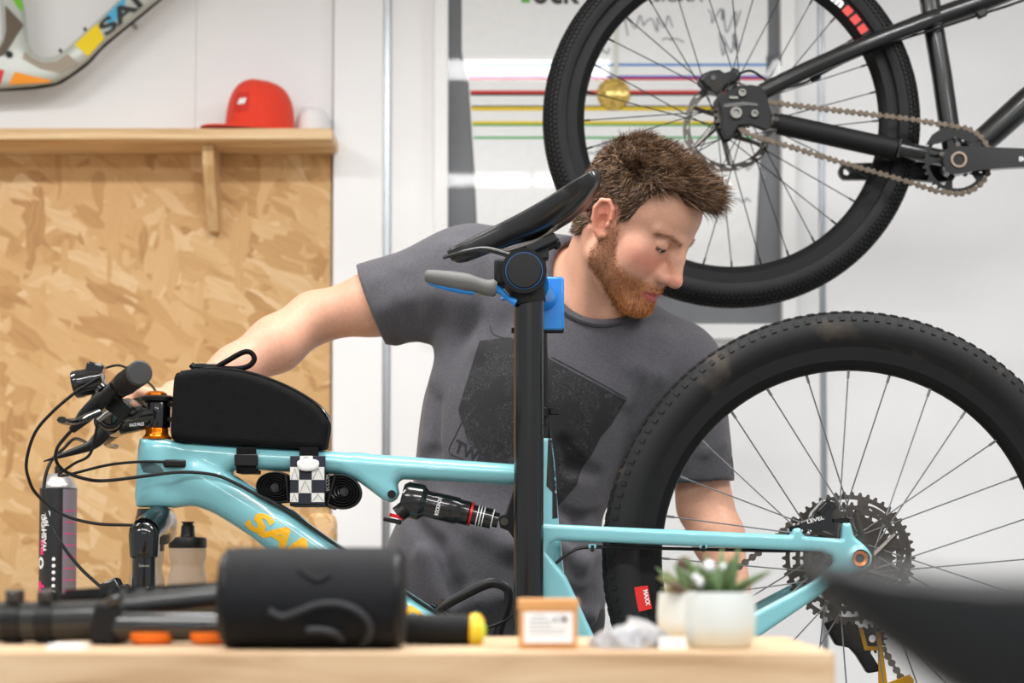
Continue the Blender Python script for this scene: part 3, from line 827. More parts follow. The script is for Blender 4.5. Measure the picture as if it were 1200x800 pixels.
def decal_text(name, s_, p0, p1, height, material, parent, bv, shear=0.0, bold=0.0, off=0.0007, width=None, cuts=0, slant=0):
    """flat lettering running from p0 towards p1 (x/z plane), laid on the surface in front of the camera"""
    v_, f_ = text_mesh(s_, 1.0, bold, 0, shear)
    xs = [p[0] for p in v_]; ys = [p[1] for p in v_]; x0, y0 = min(xs), min(ys); H = max(ys) - y0; W = max(xs) - x0
    d = Vector((p1.x - p0.x, 0, p1.z - p0.z)); Ln = width or d.length; d.normalize(); u = Vector((-d.z, 0, d.x))
    bm = bmesh.new(); bv_ = [bm.verts.new((p[0] - x0, p[1] - y0, 0)) for p in v_]
    for f in f_:
        try: bm.faces.new([bv_[i] for i in f])
        except ValueError: pass
    for _ in range(cuts):
        e = [e for e in bm.edges if e.calc_length() > 0.18]
        if e: bmesh.ops.subdivide_edges(bm, edges=e, cuts=1)
    bmesh.ops.triangulate(bm, faces=bm.faces)
    vs = []
    bm.verts.index_update()
    for p in bm.verts:
        w_ = Vector((p0.x, 0, p0.z)) + d * (p.co.x / W * Ln) + u * (p.co.y / H * height)
        y = front_y(bv, w_.x, w_.z, p0.y); vs.append((w_.x, y - off, w_.z))
    fs = [tuple(p.index for p in f.verts) for f in bm.faces]; bm.free()
    return MB().add(vs, fs).obj(name, material, parent, smooth=False)
decal_text('lettering', 'SANTA CRUZ', P(288, 616, YB), P(552, 782, YB), 0.034, m_yellow, bike, BV, shear=0.25, bold=0.045, cuts=2)
# thin white pinstripe beside the lettering
pp = [P(x, y, YB) for x, y in ((284, 578), (310, 596), (360, 631), (400, 658))]
MB().tube([V(p.x, front_y(BV, p.x, p.z, YB - 0.025) - 0.0001, p.z) for p in smooth_path(pp, 6)], 0.0007, 5).obj('pinstripe', m_whiteprint, bike)
# dark sticker on the seat tube
def surf_poly(name, pts, material, parent, bv, off=0.0006, Y=YB):
    bm = bmesh.new(); vs = [bm.verts.new((x, y, 0)) for x, y in pts]; bm.faces.new(vs); bmesh.ops.triangulate(bm, faces=bm.faces)
    for _ in range(6):
        e = [e for e in bm.edges if e.calc_length() > 3.0]
        if not e: break
        bmesh.ops.subdivide_edges(bm, edges=e, cuts=1); bmesh.ops.triangulate(bm, faces=bm.faces)
    for v_ in bm.verts:
        p = P(v_.co.x, v_.co.y, Y); v_.co = V(p.x, front_y(bv, p.x, p.z, Y) - off, p.z)
    me = bpy.data.meshes.new(name); bm.to_mesh(me); bm.free()
    return link(name, me, material, parent)
surf_poly('sticker', [(643, 496), (646, 496), (651, 545), (653.5, 607), (647, 608), (647, 577), (640, 570), (647, 558)], m_blackprint, bike, BV)
surf_poly('badge', [(167, 543), (178, 541), (192, 547), (196, 553), (186, 556), (172, 554)], mat('head_badge', C(66, 88, 92), 0.4, var=0.05), bike, BV)

# rear triangle
YN = YB - 0.064
S_OUT = [(628, 612), (640, 613.5), (760, 619), (926, 626.5), (928, 618), (938, 618), (941, 627.5), (985, 631), (986, 612), (996, 612), (1000, 628), (1013, 639), (1021, 650), (1020, 660), (1012, 667), (1000, 671), (985, 676), (958, 699), (886, 748), (760, 822), (700, 856), (650, 856), (640, 820), (634, 700), (628, 650)]
S_HOLE = [(652, 633), (700, 635), (900, 643.5), (962, 646), (974, 651), (976, 659), (968, 668), (946, 684), (885, 716), (760, 783), (722, 802), (708, 790), (696, 745), (664, 676), (640, 646), (644, 637)]
lo = P(600, 880, YB - 0.1); hi = P(1040, 590, YB - 0.1)
fl = Field((lo.x, YB - 0.083, lo.z), (hi.x, YB - 0.03, hi.z), 0.0026)
fl.plate(W2(S_OUT, YN), [W2(S_HOLE, YN)], YN, 0.0115, 0.007)
ax_n = P(1008, 654, YN - 0.011); ax_c = V(ax_n.x, YB, ax_n.z)
fl.cone((ax_c.x, YN - 0.009, ax_c.z), (ax_c.x, YN + 0.01, ax_c.z), 0.016, 0.016, 0.006)
v, q = fl.mesh(); v = relax(v, q, 1, 0.6)
v2 = v.copy(); v2[:, 1] = 2 * YB - v2[:, 1]
# the two arms and the bridge between them behind the seat tube
vv = np.concatenate([v, v2]); qq = np.concatenate([q, q[:, ::-1] + len(v)])
sw = link('swingarm', np_mesh('swingarm', vv, qq), m_turq, bike)
BVS = BVHTree.FromPolygons([tuple(p) for p in v], [tuple(int(i) for i in f) for f in q])
MB().box(P(672, 626, YB), (0.02, 0.12, 0.02)).obj('swingarm_bridge', m_turq, sw, bevel=0.006)
MB().lathe([(0.0, -0.003), (0.006, -0.003), (0.007, 0.0), (0.0115, 0.002), (0.0125, 0.0), (0.0125, -0.012), (0, -0.012)], V(ax_c.x, YN - 0.0105, ax_c.z), (0, -1, 0), 32).obj('axle_cap', mat('orange_axle', C(222, 130, 60), 0.3, 0.7, var=0.05), bike)
for px in (694, 824):
    p = P(px, 640, YN - 0.004); MB().box(p, (0.012, 0.012, 0.007)).obj('cable_clip', m_turq, bike, bevel=0.002); MB().box(p + V(0, -0.004, -0.003), (0.005, 0.008, 0.010)).obj('cable_tie', m_black, bike, bevel=0.001)
MB().tube(smooth_path(PX([(650, 661), (668, 647), (690, 641), (760, 642), (850, 644), (930, 645), (960, 640)], YN + 0.004), 5), 0.0026, 8).obj('brake_hose', m_black, bike)

# rear wheel
m_dusty = mat('dusty_rubber', C(20, 20, 21), 0.68, spec=0.3, var=0.16, scale=11, bump=0.12, bscale=220)
for n_ in m_dusty.node_tree.nodes:
    if n_.type == 'VALTORGB':
        n_.color_ramp.elements[0].position = 0.58; n_.color_ramp.elements[0].color = C(24, 24, 25); n_.color_ramp.elements[1].position = 0.80; n_.color_ramp.elements[1].color = C(84, 74, 64)
rim, hub = wheel(bike, ax_c + V(-0.002, 0, 0), 0.381, 0.066, 28, spoke_r=0.0012, knob=0.0009, m_sp=mat('grey_spoke', C(118, 118, 120), 0.35, 0.5, var=0.05), m_ty=m_dusty)
MB().prism([ax_c + V((q_) * math.cos(a), -0.0305 + 0.0 * q_, q_ * math.sin(a)) for q_, a in [(0.348, R(187.5 + i * 1.6)) for i in range(5)] + [(0.318, R(193.9 - i * 1.6)) for i in range(5)]], (0, 0.004, 0)).obj('tyre_label', mat('red_label', C(214, 30, 30), 0.4, var=0.02), rim, smooth=False)
mb = MB(); a_ = R(190.7); e_ = Vector((math.cos(a_), 0, math.sin(a_))); t_ = Vector((-math.sin(a_), 0, math.cos(a_))); put_text(mb, 'MAXX', ax_c + e_ * 0.326 - t_ * 0.012 + V(0, -0.031, 0), t_, -e_, 0.007, 0.03, width=0.024); mb.obj('label_lettering', m_whiteprint, rim, smooth=False)
mb = MB()
cas_y = [0.020, 0.0235, 0.027, 0.0305, 0.034, 0.0375, 0.041, 0.0445, 0.048, 0.051]
for k, (tz, y) in enumerate(zip((50, 42, 36, 32, 28, 24, 21, 18, 16, 14), cas_y)):
    cog(mb, ax_c, tz * 0.0127 / (2 * math.pi), tz, y, 0.0017, 12 if k < 2 else (9 if k < 6 else 0), 0.014, inner=(0.062 if k == 0 else None))
tag(mb.obj('cassette', mat('cassette_steel', C(104, 98, 92), 0.34, 1.0, var=0.15, scale=50), rim, smooth=False), kind='stuff')
rotor(rim, ax_c, 0.080, -0.052)
# brake caliper on its mounts
cal = MB().prism(PX([(936, 620), (938, 611), (950, 607), (953, 600), (962, 590), (966, 585), (974, 585), (980, 588), (981, 594), (976, 598), (976, 612), (980, 616), (978, 622), (960, 621)], YN - 0.008), (0, 0.032, 0)).obj('brake_caliper', m_black_gloss, bike, bevel=0.003)
MB().tube([P(930, 616, YN), P(931, 622, YN)], 0.008, 12).obj('mount_bolt', m_black, cal)
MB().tube([P(990, 607, YN), P(990, 613, YN)], 0.008, 12).box(P(984, 610, YN), (0.02, 0.012, 0.006)).obj('mount_bolt', m_black, cal)
MB().tube([P(960, 600, YN - 0.01), P(970, 590, YN - 0.014)], 0.006, 12).obj('banjo', m_black_gloss, cal)
mb = MB(); p0, p1 = P(946.5, 613.5, YN - 0.0085), P(966, 608, YN - 0.0085); d = (p1 - p0)
put_text(mb, 'LEVEL', p0, d, Vector((-d.z, 0, d.x)), 0.0055, 0.02, width=d.length); mb.obj('lettering', m_whiteprint, cal, smooth=False)
# derailleur
YD = YB + 0.055
der = MB().prism(PX([(966, 730), (972, 742), (980, 756), (996, 759), (1004, 768), (1017, 789), (1034, 786), (1024, 770), (1010, 748), (1006, 732), (985, 722)], YD - 0.008), (0, 0.02, 0)).obj('derailleur', m_black, bike, bevel=0.003)
MB().prism([PX([(1006, 735), (1011, 735), (1017, 757), (1028, 757), (1026, 740), (1032, 740), (1040, 800), (1066, 790), (1071, 796), (1071, 806), (1050, 830), (1030, 826), (1029, 762), (1013, 762)], YD - 0.012)], (0, 0.003, 0)).obj('cage', m_gold, der, bevel=0.0006)
for px, py in ((1022, 748), (1044, 818)):
    mb = MB(); cog(mb, P(px, py, YD), 0.021, 14, -0.004, 0.006, 5, 0.006, 0.010); mb.obj('pulley', m_black, der, smooth=False)
CY_ = YB + 0.031
mb = MB(); chain(mb, PX([(660, 786), (866, 664), (898, 641), (934, 606)], CY_)); tag(mb.obj('chain', mat('chain_steel', C(128, 120, 110), 0.35, 1.0, var=0.1, scale=80), bike, smooth=False), kind='stuff')
mb = MB(); chain(mb, PX([(1036, 760), (1042, 772), (1054, 790), (1062, 806)], YD)); tag(mb.obj('chain', MATS['chain_steel'], bike, smooth=False), kind='stuff')
mb = MB(); cog(mb, P(655, 838, YB) , 0.067, 32, 0.046, 0.004, 5, 0.016, 0.034); mb.obj('chainring', m_black, bike, smooth=False)
bb = P(655, 838, YB)
for sg, dx, dz in ((-1, -0.15, -0.085), (1, 0.15, 0.085)):
    MB().tube([bb + V(0, sg * 0.05, 0), bb + V(0, sg * 0.068, 0)], 0.016, 16).tube([bb + V(0, sg * 0.064, 0), bb + V(dx, sg * 0.076, dz)], [0.015, 0.011], 12, up=(0, 1, 0), r2=[0.018, 0.013]).obj('crank_arm', m_black, bike)

# seat post, collar, saddle
sp0, sp1 = P(631, 500, YB), P(628, 302, YB)
MB().tube([sp0, sp1], 0.0158, 20).obj('seat_post', m_black, bike)
MB().tube([P(631, 489, YB), P(631, 478, YB)], 0.0195, 24).box(P(650, 482, YB), (0.014, 0.016, 0.010)).obj('seat_collar', m_black, bike, bevel=0.001)
nose, tail = P(525, 297.5, YB), P(702, 208, YB); ax_ = (tail - nose).normalized(); upv = Vector((0, -1, 0)).cross(ax_); upv = upv if upv.z > 0 else -upv
sad = saddle_mesh(nose, tail, upv, (0, 1, 0), 0.138, 0.044, 0.003).obj('saddle', mat('saddle_black', C(18, 18, 19), 0.3, var=0.1, scale=30, coat=0.35), bike)
for s_ in (-0.022, 0.022):
    MB().tube(smooth_path([P(548, 297, YB + s_ * 0.4), P(575, 293, YB + s_ * 0.7), P(600, 293, YB + s_), P(640, 276, YB + s_), P(655, 258, YB + s_ * 1.3)], 5), 0.0036, 8).obj('rail', mat('titanium_rail', C(110, 104, 98), 0.3, 0.9, var=0.05), sad)
MB().tube(smooth_path([P(519, 302, YB - 0.012), P(540, 296, YB - 0.018), P(570, 292, YB - 0.026), P(600, 300, YB - 0.028)], 5), [0.0025, 0.004, 0.005, 0.0045], 10).obj('wing', m_black_gloss, sad)
MB().box(P(634, 288, YB), (0.05, 0.056, 0.014), Matrix.Rotation(R(-25), 3, 'Y')).tube([P(617, 300, YB), P(656, 283, YB)], 0.007, 10).tube([P(654, 292, YB), P(648, 276, YB)], 0.005, 8).box(P(630, 297, YB), (0.034, 0.03, 0.02)).obj('seat_clamp', m_black, bike, bevel=0.002)

# head set, stem, bars
def vx(px, py, dy=0.0): return P(px, py, YB + dy)
ht = P(184, 514, YB)
MB().lathe([(0.0, 0), (0.022, 0.0), (0.0225, 0.003), (0.019, 0.006), (0.0175, 0.010), (0.0178, 0.015), (0.0168, 0.018), (0, 0.018)], V(ht.x, YB, ht.z - 0.001), (0, 0, 1), 36).obj('headset', m_orange, bike)
sc = P(184, 485, YB)
cl = P(131, 494, YB)
stem = MB().lathe([(0, 0), (0.0195, 0), (0.0205, 0.003), (0.0205, 0.037), (0.0195, 0.04), (0, 0.04)], V(ht.x, YB, ht.z + 0.017), (0, 0, 1), 28).tube([V(ht.x, YB, ht.z + 0.037), cl + V(0.012, 0, 0.0)], [0.0205, 0.0185, 0.019, 0.022], 20, up=(0, 1, 0), r2=[0.019, 0.016, 0.016, 0.021]).obj('stem', m_black_gloss, bike)
MB().tube([cl - V(0, 0.027, 0), cl + V(0, 0.027, 0)], 0.022, 24).obj('face_plate', m_black_gloss, stem)
for dz in (0.029, 0.052): MB().tube([V(ht.x + 0.022, YB - 0.014, ht.z + dz), V(ht.x + 0.022, YB + 0.014, ht.z + dz)], 0.0042, 10).obj('clamp_bolt', m_black_gloss, stem)
mb = MB(); put_text(mb, 'RACE FACE', P(152, 500, YB - 0.021), (1, 0, 0.1), (0, 0, 1), 0.005, 0.01, width=0.022); mb.obj('lettering', m_whiteprint, stem, smooth=False)
MB().lathe([(0, 0), (0.026, 0), (0.027, 0.002), (0.027, 0.006), (0.022, 0.009), (0, 0.009)], V(ht.x, YB, ht.z + 0.0575), (0, 0, 1), 32).box((ht.x + 0.035, YB, ht.z + 0.061), (0.035, 0.02, 0.006)).obj('bag_mount_ring', m_black, bike)
MB().lathe([(0.017, 0), (0.0165, 0.004), (0.012, 0.007), (0, 0.0085)], V(ht.x - 0.002, YB, ht.z + 0.066), (0, 0, 1), 28).obj('top_cap', m_orange, bike)
steer = R(8.6); sweep = 0.06; half = 0.38
def bar_pt(t):                                     # t from -1 (near end) to 1 (far end)
    a = abs(t); rise = 0.036 * min(1, max(0, (a - 0.14) / 0.2)) + 0.004 * a; back = sweep * max(0, (a - 0.16) / 0.84)
    y = half * t
    x = back; return cl + V(x * math.cos(steer) - y * math.sin(steer), y * math.cos(steer) + x * math.sin(steer), rise)
TS = [-1, -0.85, -0.7, -0.5, -0.36, -0.28, -0.2, -0.13, -0.06, 0, 0.06, 0.13, 0.2, 0.28, 0.36, 0.5, 0.7, 0.85, 1]
hb = MB().tube(smooth_path([bar_pt(t) for t in TS], 4), [0.011] * 7 + [0.014, 0.0158, 0.0158, 0.0158, 0.014] + [0.011] * 7, 20).obj('handlebar', mat('bar_black', C(20, 18, 18), 0.2, var=0.1, coat=0.5), bike)
for sg in (-1, 1):
    g = MB().tube([bar_pt(sg * (1.005 - 0.35 * i / 10)) for i in range(11)], 0.0163, 24)
    for i in range(12): g.tube([bar_pt(sg * (0.97 - 0.027 * i)), bar_pt(sg * (0.957 - 0.027 * i))], 0.0172, 24)
    gr = g.obj('grip', m_rubber, bike)
    e = bar_pt(sg * 1.0); dd = (bar_pt(sg * 1.0) - bar_pt(sg * 0.9)).normalized()
    MB().lathe([(0.0172, -0.004), (0.0172, 0.002), (0.015, 0.004), (0, 0.0045)], e, dd, 28).obj('end_plug', mat('grip_plug', C(52, 52, 53), 0.6, var=0.05), gr)
    MB().tube([bar_pt(sg * 0.66), bar_pt(sg * 0.62)], 0.0175, 20).obj('lock_ring', m_black, gr)
    # brake lever
    pv = bar_pt(sg * 0.58); bd = (bar_pt(sg * 0.6) - bar_pt(sg * 0.5)).normalized()
    lv = MB().tube([bar_pt(sg * 0.6), bar_pt(sg * 0.55)], 0.0165, 20).tube(smooth_path([pv + V(-0.014, 0, -0.004), pv + V(-0.045, -sg * 0.01, -0.032), pv + V(-0.078, -sg * 0.02, -0.064)], 5), [0.009, 0.012, 0.0115, 0.0055], 14).obj('brake_lever', m_black, bike)
    MB().tube(smooth_path([pv + V(-0.034, sg * 0.006, -0.040), pv + V(-0.058, sg * 0.03, -0.054), pv + V(-0.066, sg * 0.07, -0.058), pv + V(-0.062, sg * 0.105, -0.058)], 5), [0.006, 0.005, 0.0045, 0.005], 10, up=(0, 0, 1), r2=[0.008, 0.006, 0.006, 0.007]).obj('lever_blade', m_black_gloss, lv)
    MB().tube([pv + V(-0.03, -sg * 0.004, -0.008), pv + V(-0.034, -sg * 0.006, -0.004)], 0.009, 14).obj('reservoir_cap', m_black_gloss, lv)
pv = bar_pt(-0.46)
sh = MB().tube([bar_pt(-0.48), bar_pt(-0.43)], 0.0155, 18).box(pv + V(0.002, 0, -0.030), (0.036, 0.03, 0.026), Matrix.Rotation(R(35), 3, 'Y')).obj('dropper_remote', m_black, bike, bevel=0.004)
MB().tube(smooth_path([pv + V(0.0, 0.0, -0.036), pv + V(0.02, -0.008, -0.044), pv + V(0.036, -0.016, -0.034)], 4), [0.006, 0.005, 0.004], 10).obj('paddle', m_black_gloss, sh)
MB().tube([pv + V(-0.006, -0.002, -0.03), pv + V(-0.03, -0.002, -0.048)], [0.005, 0.003], 10).obj('barrel', m_steel, sh)
# lever on the near side reaching low and forward, as seen below the bar
MB().tube(smooth_path(PX([(124, 506), (108, 521), (80, 531), (51, 540.5)], YB - 0.10), 4), [0.009, 0.007, 0.005, 0.001], 10, up=(0, 1, 0), r2=[0.011, 0.008, 0.005, 0.001]).obj('lever_guard', m_black, bike)
# front lamp on the bar
lc0, lc1 = P(87, 451, YB - 0.05), P(122, 443, YB - 0.05); la = lc1 - lc0
lamp = MB().lathe([(0.0, 0.003), (0.018, 0.003), (0.0205, 0.0), (0.0215, 0.002), (0.0215, 0.012), (0.0205, 0.014), (0.0205, 0.03), (0.0185, 0.036), (0.0175, 0.046), (0, 0.047)], lc0, la, 30).obj('front_lamp', m_black_gloss, bike)
MB().lathe([(0.0178, 0.0), (0.0178, 0.0015), (0, 0.0016)], lc0 + la.normalized() * 0.0015, -la, 28).obj('lens', mat('lamp_lens', C(160, 160, 158), 0.15, var=0.02), lamp)
MB().box(P(112, 433, YB - 0.05), (0.026, 0.028, 0.02), Matrix.Rotation(R(12), 3, 'Y')).obj('switch_block', m_black_gloss, lamp, bevel=0.004)
MB().box(P(119, 462, YB - 0.05), (0.02, 0.022, 0.03), Matrix.Rotation(R(30), 3, 'Y')).tube([bar_pt(-0.155), bar_pt(-0.105)], 0.0185, 18).obj('lamp_bracket', m_black, lamp, bevel=0.003)
# hoses and cables
def hose(pts, ys, r=0.0025, name='brake_hose', parent=None, start=()):
    ys = lerp_list(ys, len(pts))
    return MB().tube(smooth_path(list(start) + [P(x, y, YB + d) for (x, y), d in zip(pts, ys)], 6), r, 8).obj(name, m_black, parent or bike)
hose([(118, 441), (100, 452), (89, 459), (62, 482), (41, 507), (31, 540), (34, 562), (44, 580), (72, 602), (110, 613), (150, 615), (160, 615)], [-0.1, -0.1, -0.06])
LV_ = bar_pt(-0.58) + V(-0.076, 0.02, -0.062); DR_ = bar_pt(-0.46) + V(-0.03, -0.002, -0.048); FC_ = cl + V(0.0, 0.10, 0.0)
hose([(67, 525), (66, 540), (76, 552), (100, 561), (125, 563), (175, 557), (212, 553), (250, 556), (276, 566), (300, 579), (336, 598), (396, 640), (480, 697), (535, 733)], [-0.17, -0.13, -0.1, -0.06, -0.045, -0.035, -0.03, -0.028, -0.025, -0.02], 0.0027, start=[LV_, LV_ + V(-0.010, 0.002, -0.010)])
hose([(106, 531), (87, 543), (69, 556), (80, 556), (125, 545), (162, 541), (200, 541)], [-0.14, -0.10, -0.06, -0.04, -0.028], 0.0022, 'gear_cable', start=[DR_])
hose([(88, 514), (74, 526), (60, 540), (52, 565), (54, 596), (66, 627), (91, 662), (123, 692)], [0.06, 0.0, -0.05, -0.05], 0.0027, start=[bar_pt(0.58) + V(-0.076, -0.02, -0.062)])
hose([(120, 432), (140, 428), (160, 438), (176, 450), (183, 459)], [0.1, 0.06, 0.03], 0.002, 'lamp_cable')
MB().box(P(205, 543, YB - 0.026), (0.034, 0.012, 0.012)).obj('cable_port', m_black, bike, bevel=0.003)
MB().tube(smooth_path(PX([(262, 558), (300, 579), (336, 599), (396, 641), (480, 698), (560, 750)], YB), 4), 0.0055, 10, up=(0, 1, 0), r2=0.004).obj('tube_protector', m_black, bike)
# fork
cr = P(181, 596, YB)
crown = MB().lathe([(0.0, 0.0), (0.026, 0.0), (0.027, -0.008), (0.03, -0.02), (0.026, -0.03), (0, -0.03)], V(cr.x, YB, cr.z), (0, 0, 1), 32)
fork = crown.tube(smooth_path([V(cr.x, YB - 0.066, cr.z - 0.035), V(cr.x + 0.008, YB - 0.03, cr.z - 0.020), V(cr.x + 0.008, YB, cr.z - 0.016), V(cr.x + 0.008, YB + 0.03, cr.z - 0.020), V(cr.x, YB + 0.066, cr.z - 0.035)], 5), 0.022, 16).obj('fork_crown', m_black_gloss, bike)
for sg in (-1, 1):
    lx = P(169, 630, YB - 0.066).x - (0.024 if sg > 0 else 0); y = YB + sg * 0.066
    MB().lathe([(0, 0.0), (0.016, 0.0), (0.0225, -0.008), (0.0235, -0.018), (0.0215, -0.05), (0.0195, -0.052), (0, -0.052)], V(lx, y, P(169, 613, YB - 0.066).z), (0, 0, 1), 28).obj('leg_clamp', m_black_gloss, fork)
    MB().tube([V(lx, y, P(0, 640, YB - 0.066).z), V(lx, y, 0.86)], 0.0175, 24).obj('stanchion', m_black_gloss, fork)
    MB().lathe([(0.018, 0.0), (0.021, -0.002), (0.0225, -0.02), (0.021, -0.2), (0.019, -0.27), (0.014, -0.30), (0, -0.302)], V(lx, y, 0.88), (0, 0, 1), 24).obj('lower_leg', m_black, fork)
MB().box((lx - 0.004, YB, 0.86), (0.03, 0.13, 0.025)).obj('fork_brace', m_black, fork, bevel=0.006)
MB().tube([V(lx, YB - 0.07, 0.585), V(lx, YB + 0.07, 0.585)], 0.008, 14).obj('front_axle', m_black, fork)
mb = MB(); put_text(mb, 'Debonair', P(163, 664, YB - 0.0845), (1, 0, 0), (0, 0, 1), 0.004, 0.0, width=0.016); put_text(mb, 'B1', P(172, 697, YB - 0.0845), (1, 0, 0), (0, 0, 1), 0.013, 0.0, width=0.008)
tag(mb.obj('lettering', mat('pale_print', C(170, 170, 150), 0.5, var=0.02), fork, smooth=False), kind='stuff')
fc = MB().box(P(133, 692, YB - 0.05), (0.030, 0.03, 0.034), Matrix.Rotation(R(-25), 3, 'Y')).tube([P(128, 697, YB - 0.05), P(140, 684, YB - 0.05)], 0.012, 14).obj('front_caliper', m_black_gloss, bike, bevel=0.004)
MB().box(P(147, 690, YB - 0.05), (0.014, 0.02, 0.012)).tube([P(147, 684, YB - 0.05), P(147, 706, YB - 0.05)], 0.005, 8).obj('bracket', m_dsteel, fc, bevel=0.001)
# shock absorber and linkage
s0, s1 = P(470, 583, YB), P(590, 611, YB); sd = s1 - s0
def sc_prof(a): return [(r_ / 765.0, h_ / 765.0) for r_, h_ in a]
shock = MB().lathe(sc_prof([(0, 0), (17, 1), (21, 6), (21.5, 24), (18, 28), (16, 30), (15.5, 36), (16, 40), (16, 68), (14.5, 70), (14.5, 82), (13, 83), (0, 83)]), s0, sd, 36).obj('shock_absorber', mat('shock_black', C(17, 17, 18), 0.2, var=0.1, coat=0.5), bike)
MB().lathe(sc_prof([(14.6, 83.5), (14.6, 86)]), s0, sd, 32, full=False).lathe(sc_prof([(13, 83.2), (14.6, 83.5), (14.6, 86), (12, 86.2)]), s0, sd, 32).obj('travel_ring', m_red, shock)
MB().lathe(sc_prof([(12, 86), (12, 110), (9, 112), (9, 118), (0, 118)]), s0, sd, 28).obj('shaft_sleeve', m_black_gloss, shock)
sn = sd.normalized()
for k in (92, 95.5, 99, 110):
    MB().lathe(sc_prof([(12.1, k), (12.2, k + 0.6), (12.1, k + 1.2)]), s0, sd, 28, full=False).obj('print_ring', m_whiteprint, shock)
mb = MB(); d = sd.normalized(); u = Vector((-d.z, 0, d.x)); o_ = s0 + sd.normalized() * (48 / 765) + V(0, -0.0212, 0)
put_text(mb, 'ROCKSHOX', o_ - u * 0.014, u, -d, 0.006, 0.01, width=0.027); mb.obj('lettering', m_whiteprint, shock, smooth=False)
rv = P(478, 598, YB - 0.01)
MB().tube([rv + V(0, 0, 0.006), P(466, 603, YB - 0.012)], 0.013, 20).obj('reservoir', m_black, shock)
MB().tube([P(466, 603, YB - 0.012), P(465, 607, YB - 0.012)], 0.0125, 24).obj('rebound_dial', m_red, shock)
MB().box(P(460, 610, YB - 0.012), (0.028, 0.016, 0.007), Matrix.Rotation(R(12), 3, 'Y')).obj('lockout_lever', m_black, shock, bevel=0.002)
MB().tube([P(459, 579, YB - 0.026), P(459, 579, YB + 0.026)], 0.0065, 16).obj('shock_bolt', m_black, bike)
for dy in (-0.018, 0.018):
    MB().prism(PX([(584, 604), (592, 602), (600, 580), (607, 556), (616, 556), (612, 590), (610, 612), (618, 640), (608, 640), (596, 622), (586, 618)], YB + dy - 0.004), (0, 0.008, 0)).obj('linkage', m_black, bike, bevel=0.002)
MB().tube([P(591, 611, YB - 0.026), P(591, 611, YB + 0.026)], 0.006, 14).obj('link_bolt', m_dsteel, bike)
# bottle cage on the down tube
cage = MB()
cage.tube(smooth_path(PX([(513, 716), (524, 708), (545, 696), (568, 685), (580, 683), (592, 688), (596, 696), (594, 712), (586, 734), (582, 752)], YB - 0.03), 4), [0.003, 0.006, 0.006, 0.005, 0.005, 0.006], 10, up=(0, 1, 0), r2=[0.006, 0.008, 0.008, 0.007, 0.007, 0.008])
cage.tube(smooth_path(PX([(513, 716), (524, 708), (545, 696), (568, 685), (580, 683), (592, 688), (596, 696), (594, 712), (586, 734), (582, 752)], YB + 0.03), 4), [0.003, 0.006, 0.006, 0.005, 0.005, 0.006], 10, up=(0, 1, 0), r2=[0.006, 0.008, 0.008, 0.007, 0.007, 0.008])
cage.tube(smooth_path([P(524, 710, YB - 0.03), P(518, 705, YB), P(524, 710, YB + 0.03)], 5), 0.005, 8)
cage.tube(PX([(506, 708), (560, 742), (600, 770)], YB - 0.0), 0.008, 8, up=(0, 1, 0), r2=0.004)
cage.tube(smooth_path([P(582, 752, YB - 0.03), P(600, 757, YB), P(582, 752, YB + 0.03)], 5), 0.006, 8)
cage.obj('bottle_cage', m_black, bike)
hose([(530, 724), (556, 737), (585, 730), (604, 718), (622, 706)], [-0.03, -0.034, -0.02], 0.0025, 'gear_cable')

# ------------------------------------------------------------------ bag on the top tube
m_bagfab = mat('black_bag_fabric', C(15, 15, 16), 0.8, spec=0.15, var=0.2, scale=90, bump=0.25, bscale=500)
m_ripstop = mat('bag_zip_strip', C(70, 70, 72), 0.4, var=0.1, scale=120)
bag = thing('top_tube_bag', 'black fabric bag with a looped zip pull strapped on the turquoise top tube', 'bike bag', P(290, 525, YB))
BO = [(206, 452), (208, 441), (214, 437), (250, 433), (290, 438), (322, 448), (350, 461), (372, 476), (384, 490), (387, 500), (384, 518), (380, 527), (340, 526), (260, 522), (214, 518), (203, 512), (204, 480)]
plate_obj('body', smooth2(BO, 3), [], YB, 0.029, 0.010, m_bagfab, bag, 0.0028)
zp = smooth_path([P(x, y, YB - 0.02) for x, y in ((212, 436), (250, 431.5), (290, 436), (324, 447), (352, 460.5), (374, 475.5), (386, 491))], 5)
MB().tube(zp, 0.0022, 8).obj('piping', m_black_gloss, bag)
MB().tube([p + V(0, 0.02, 0.001) for p in zp], 0.003, 8, up=(0, 1, 0), r2=0.0015).obj('zip', m_ripstop, bag)
MB().tube(smooth_path(PX([(224, 427), (230, 431), (252, 433)], YB - 0.005), 3), 0.005, 8).obj('zip_end', m_black, bag)
MB().box(P(241, 429, YB - 0.006), (0.034, 0.012, 0.008)).obj('zip_slider', m_black_gloss, bag, bevel=0.002)
MB().tube(smooth_path(PX([(252, 431), (266, 423), (284, 413), (294, 413), (298, 421), (291, 429), (276, 432), (256, 431)], YB - 0.008), 5), 0.006, 10, up=(0, 1, 0), r2=0.0042).obj('pull_loop', m_bagfab, bag)
def strap_band(px0, px1, py0, py1, name='strap', m=m_bagfab):
    a, b_ = P(px0, py0, YB - 0.028), P(px1, py1, YB - 0.028)
    cx_, cz_, w_, h_ = (a.x + b_.x) / 2, (a.z + b_.z) / 2, b_.x - a.x, abs(a.z - b_.z); mb = MB()
    for sg in (-1, 1): mb.box((cx_, YB + sg * 0.0265, cz_), (w_, 0.004, h_))
    if h_ > 0.02: mb.box((cx_, YB, cz_ - h_ / 2 - 0.002), (w_, 0.057, 0.004))
    return mb.obj(name, m, bag, bevel=0.001)
strap_band(277, 300, 524, 551)
MB().box(P(288.5, 539, YB - 0.030), (0.036, 0.004, 0.018)).obj('buckle', m_black, bag, bevel=0.0015)
strap_band(351, 373, 524, 552)

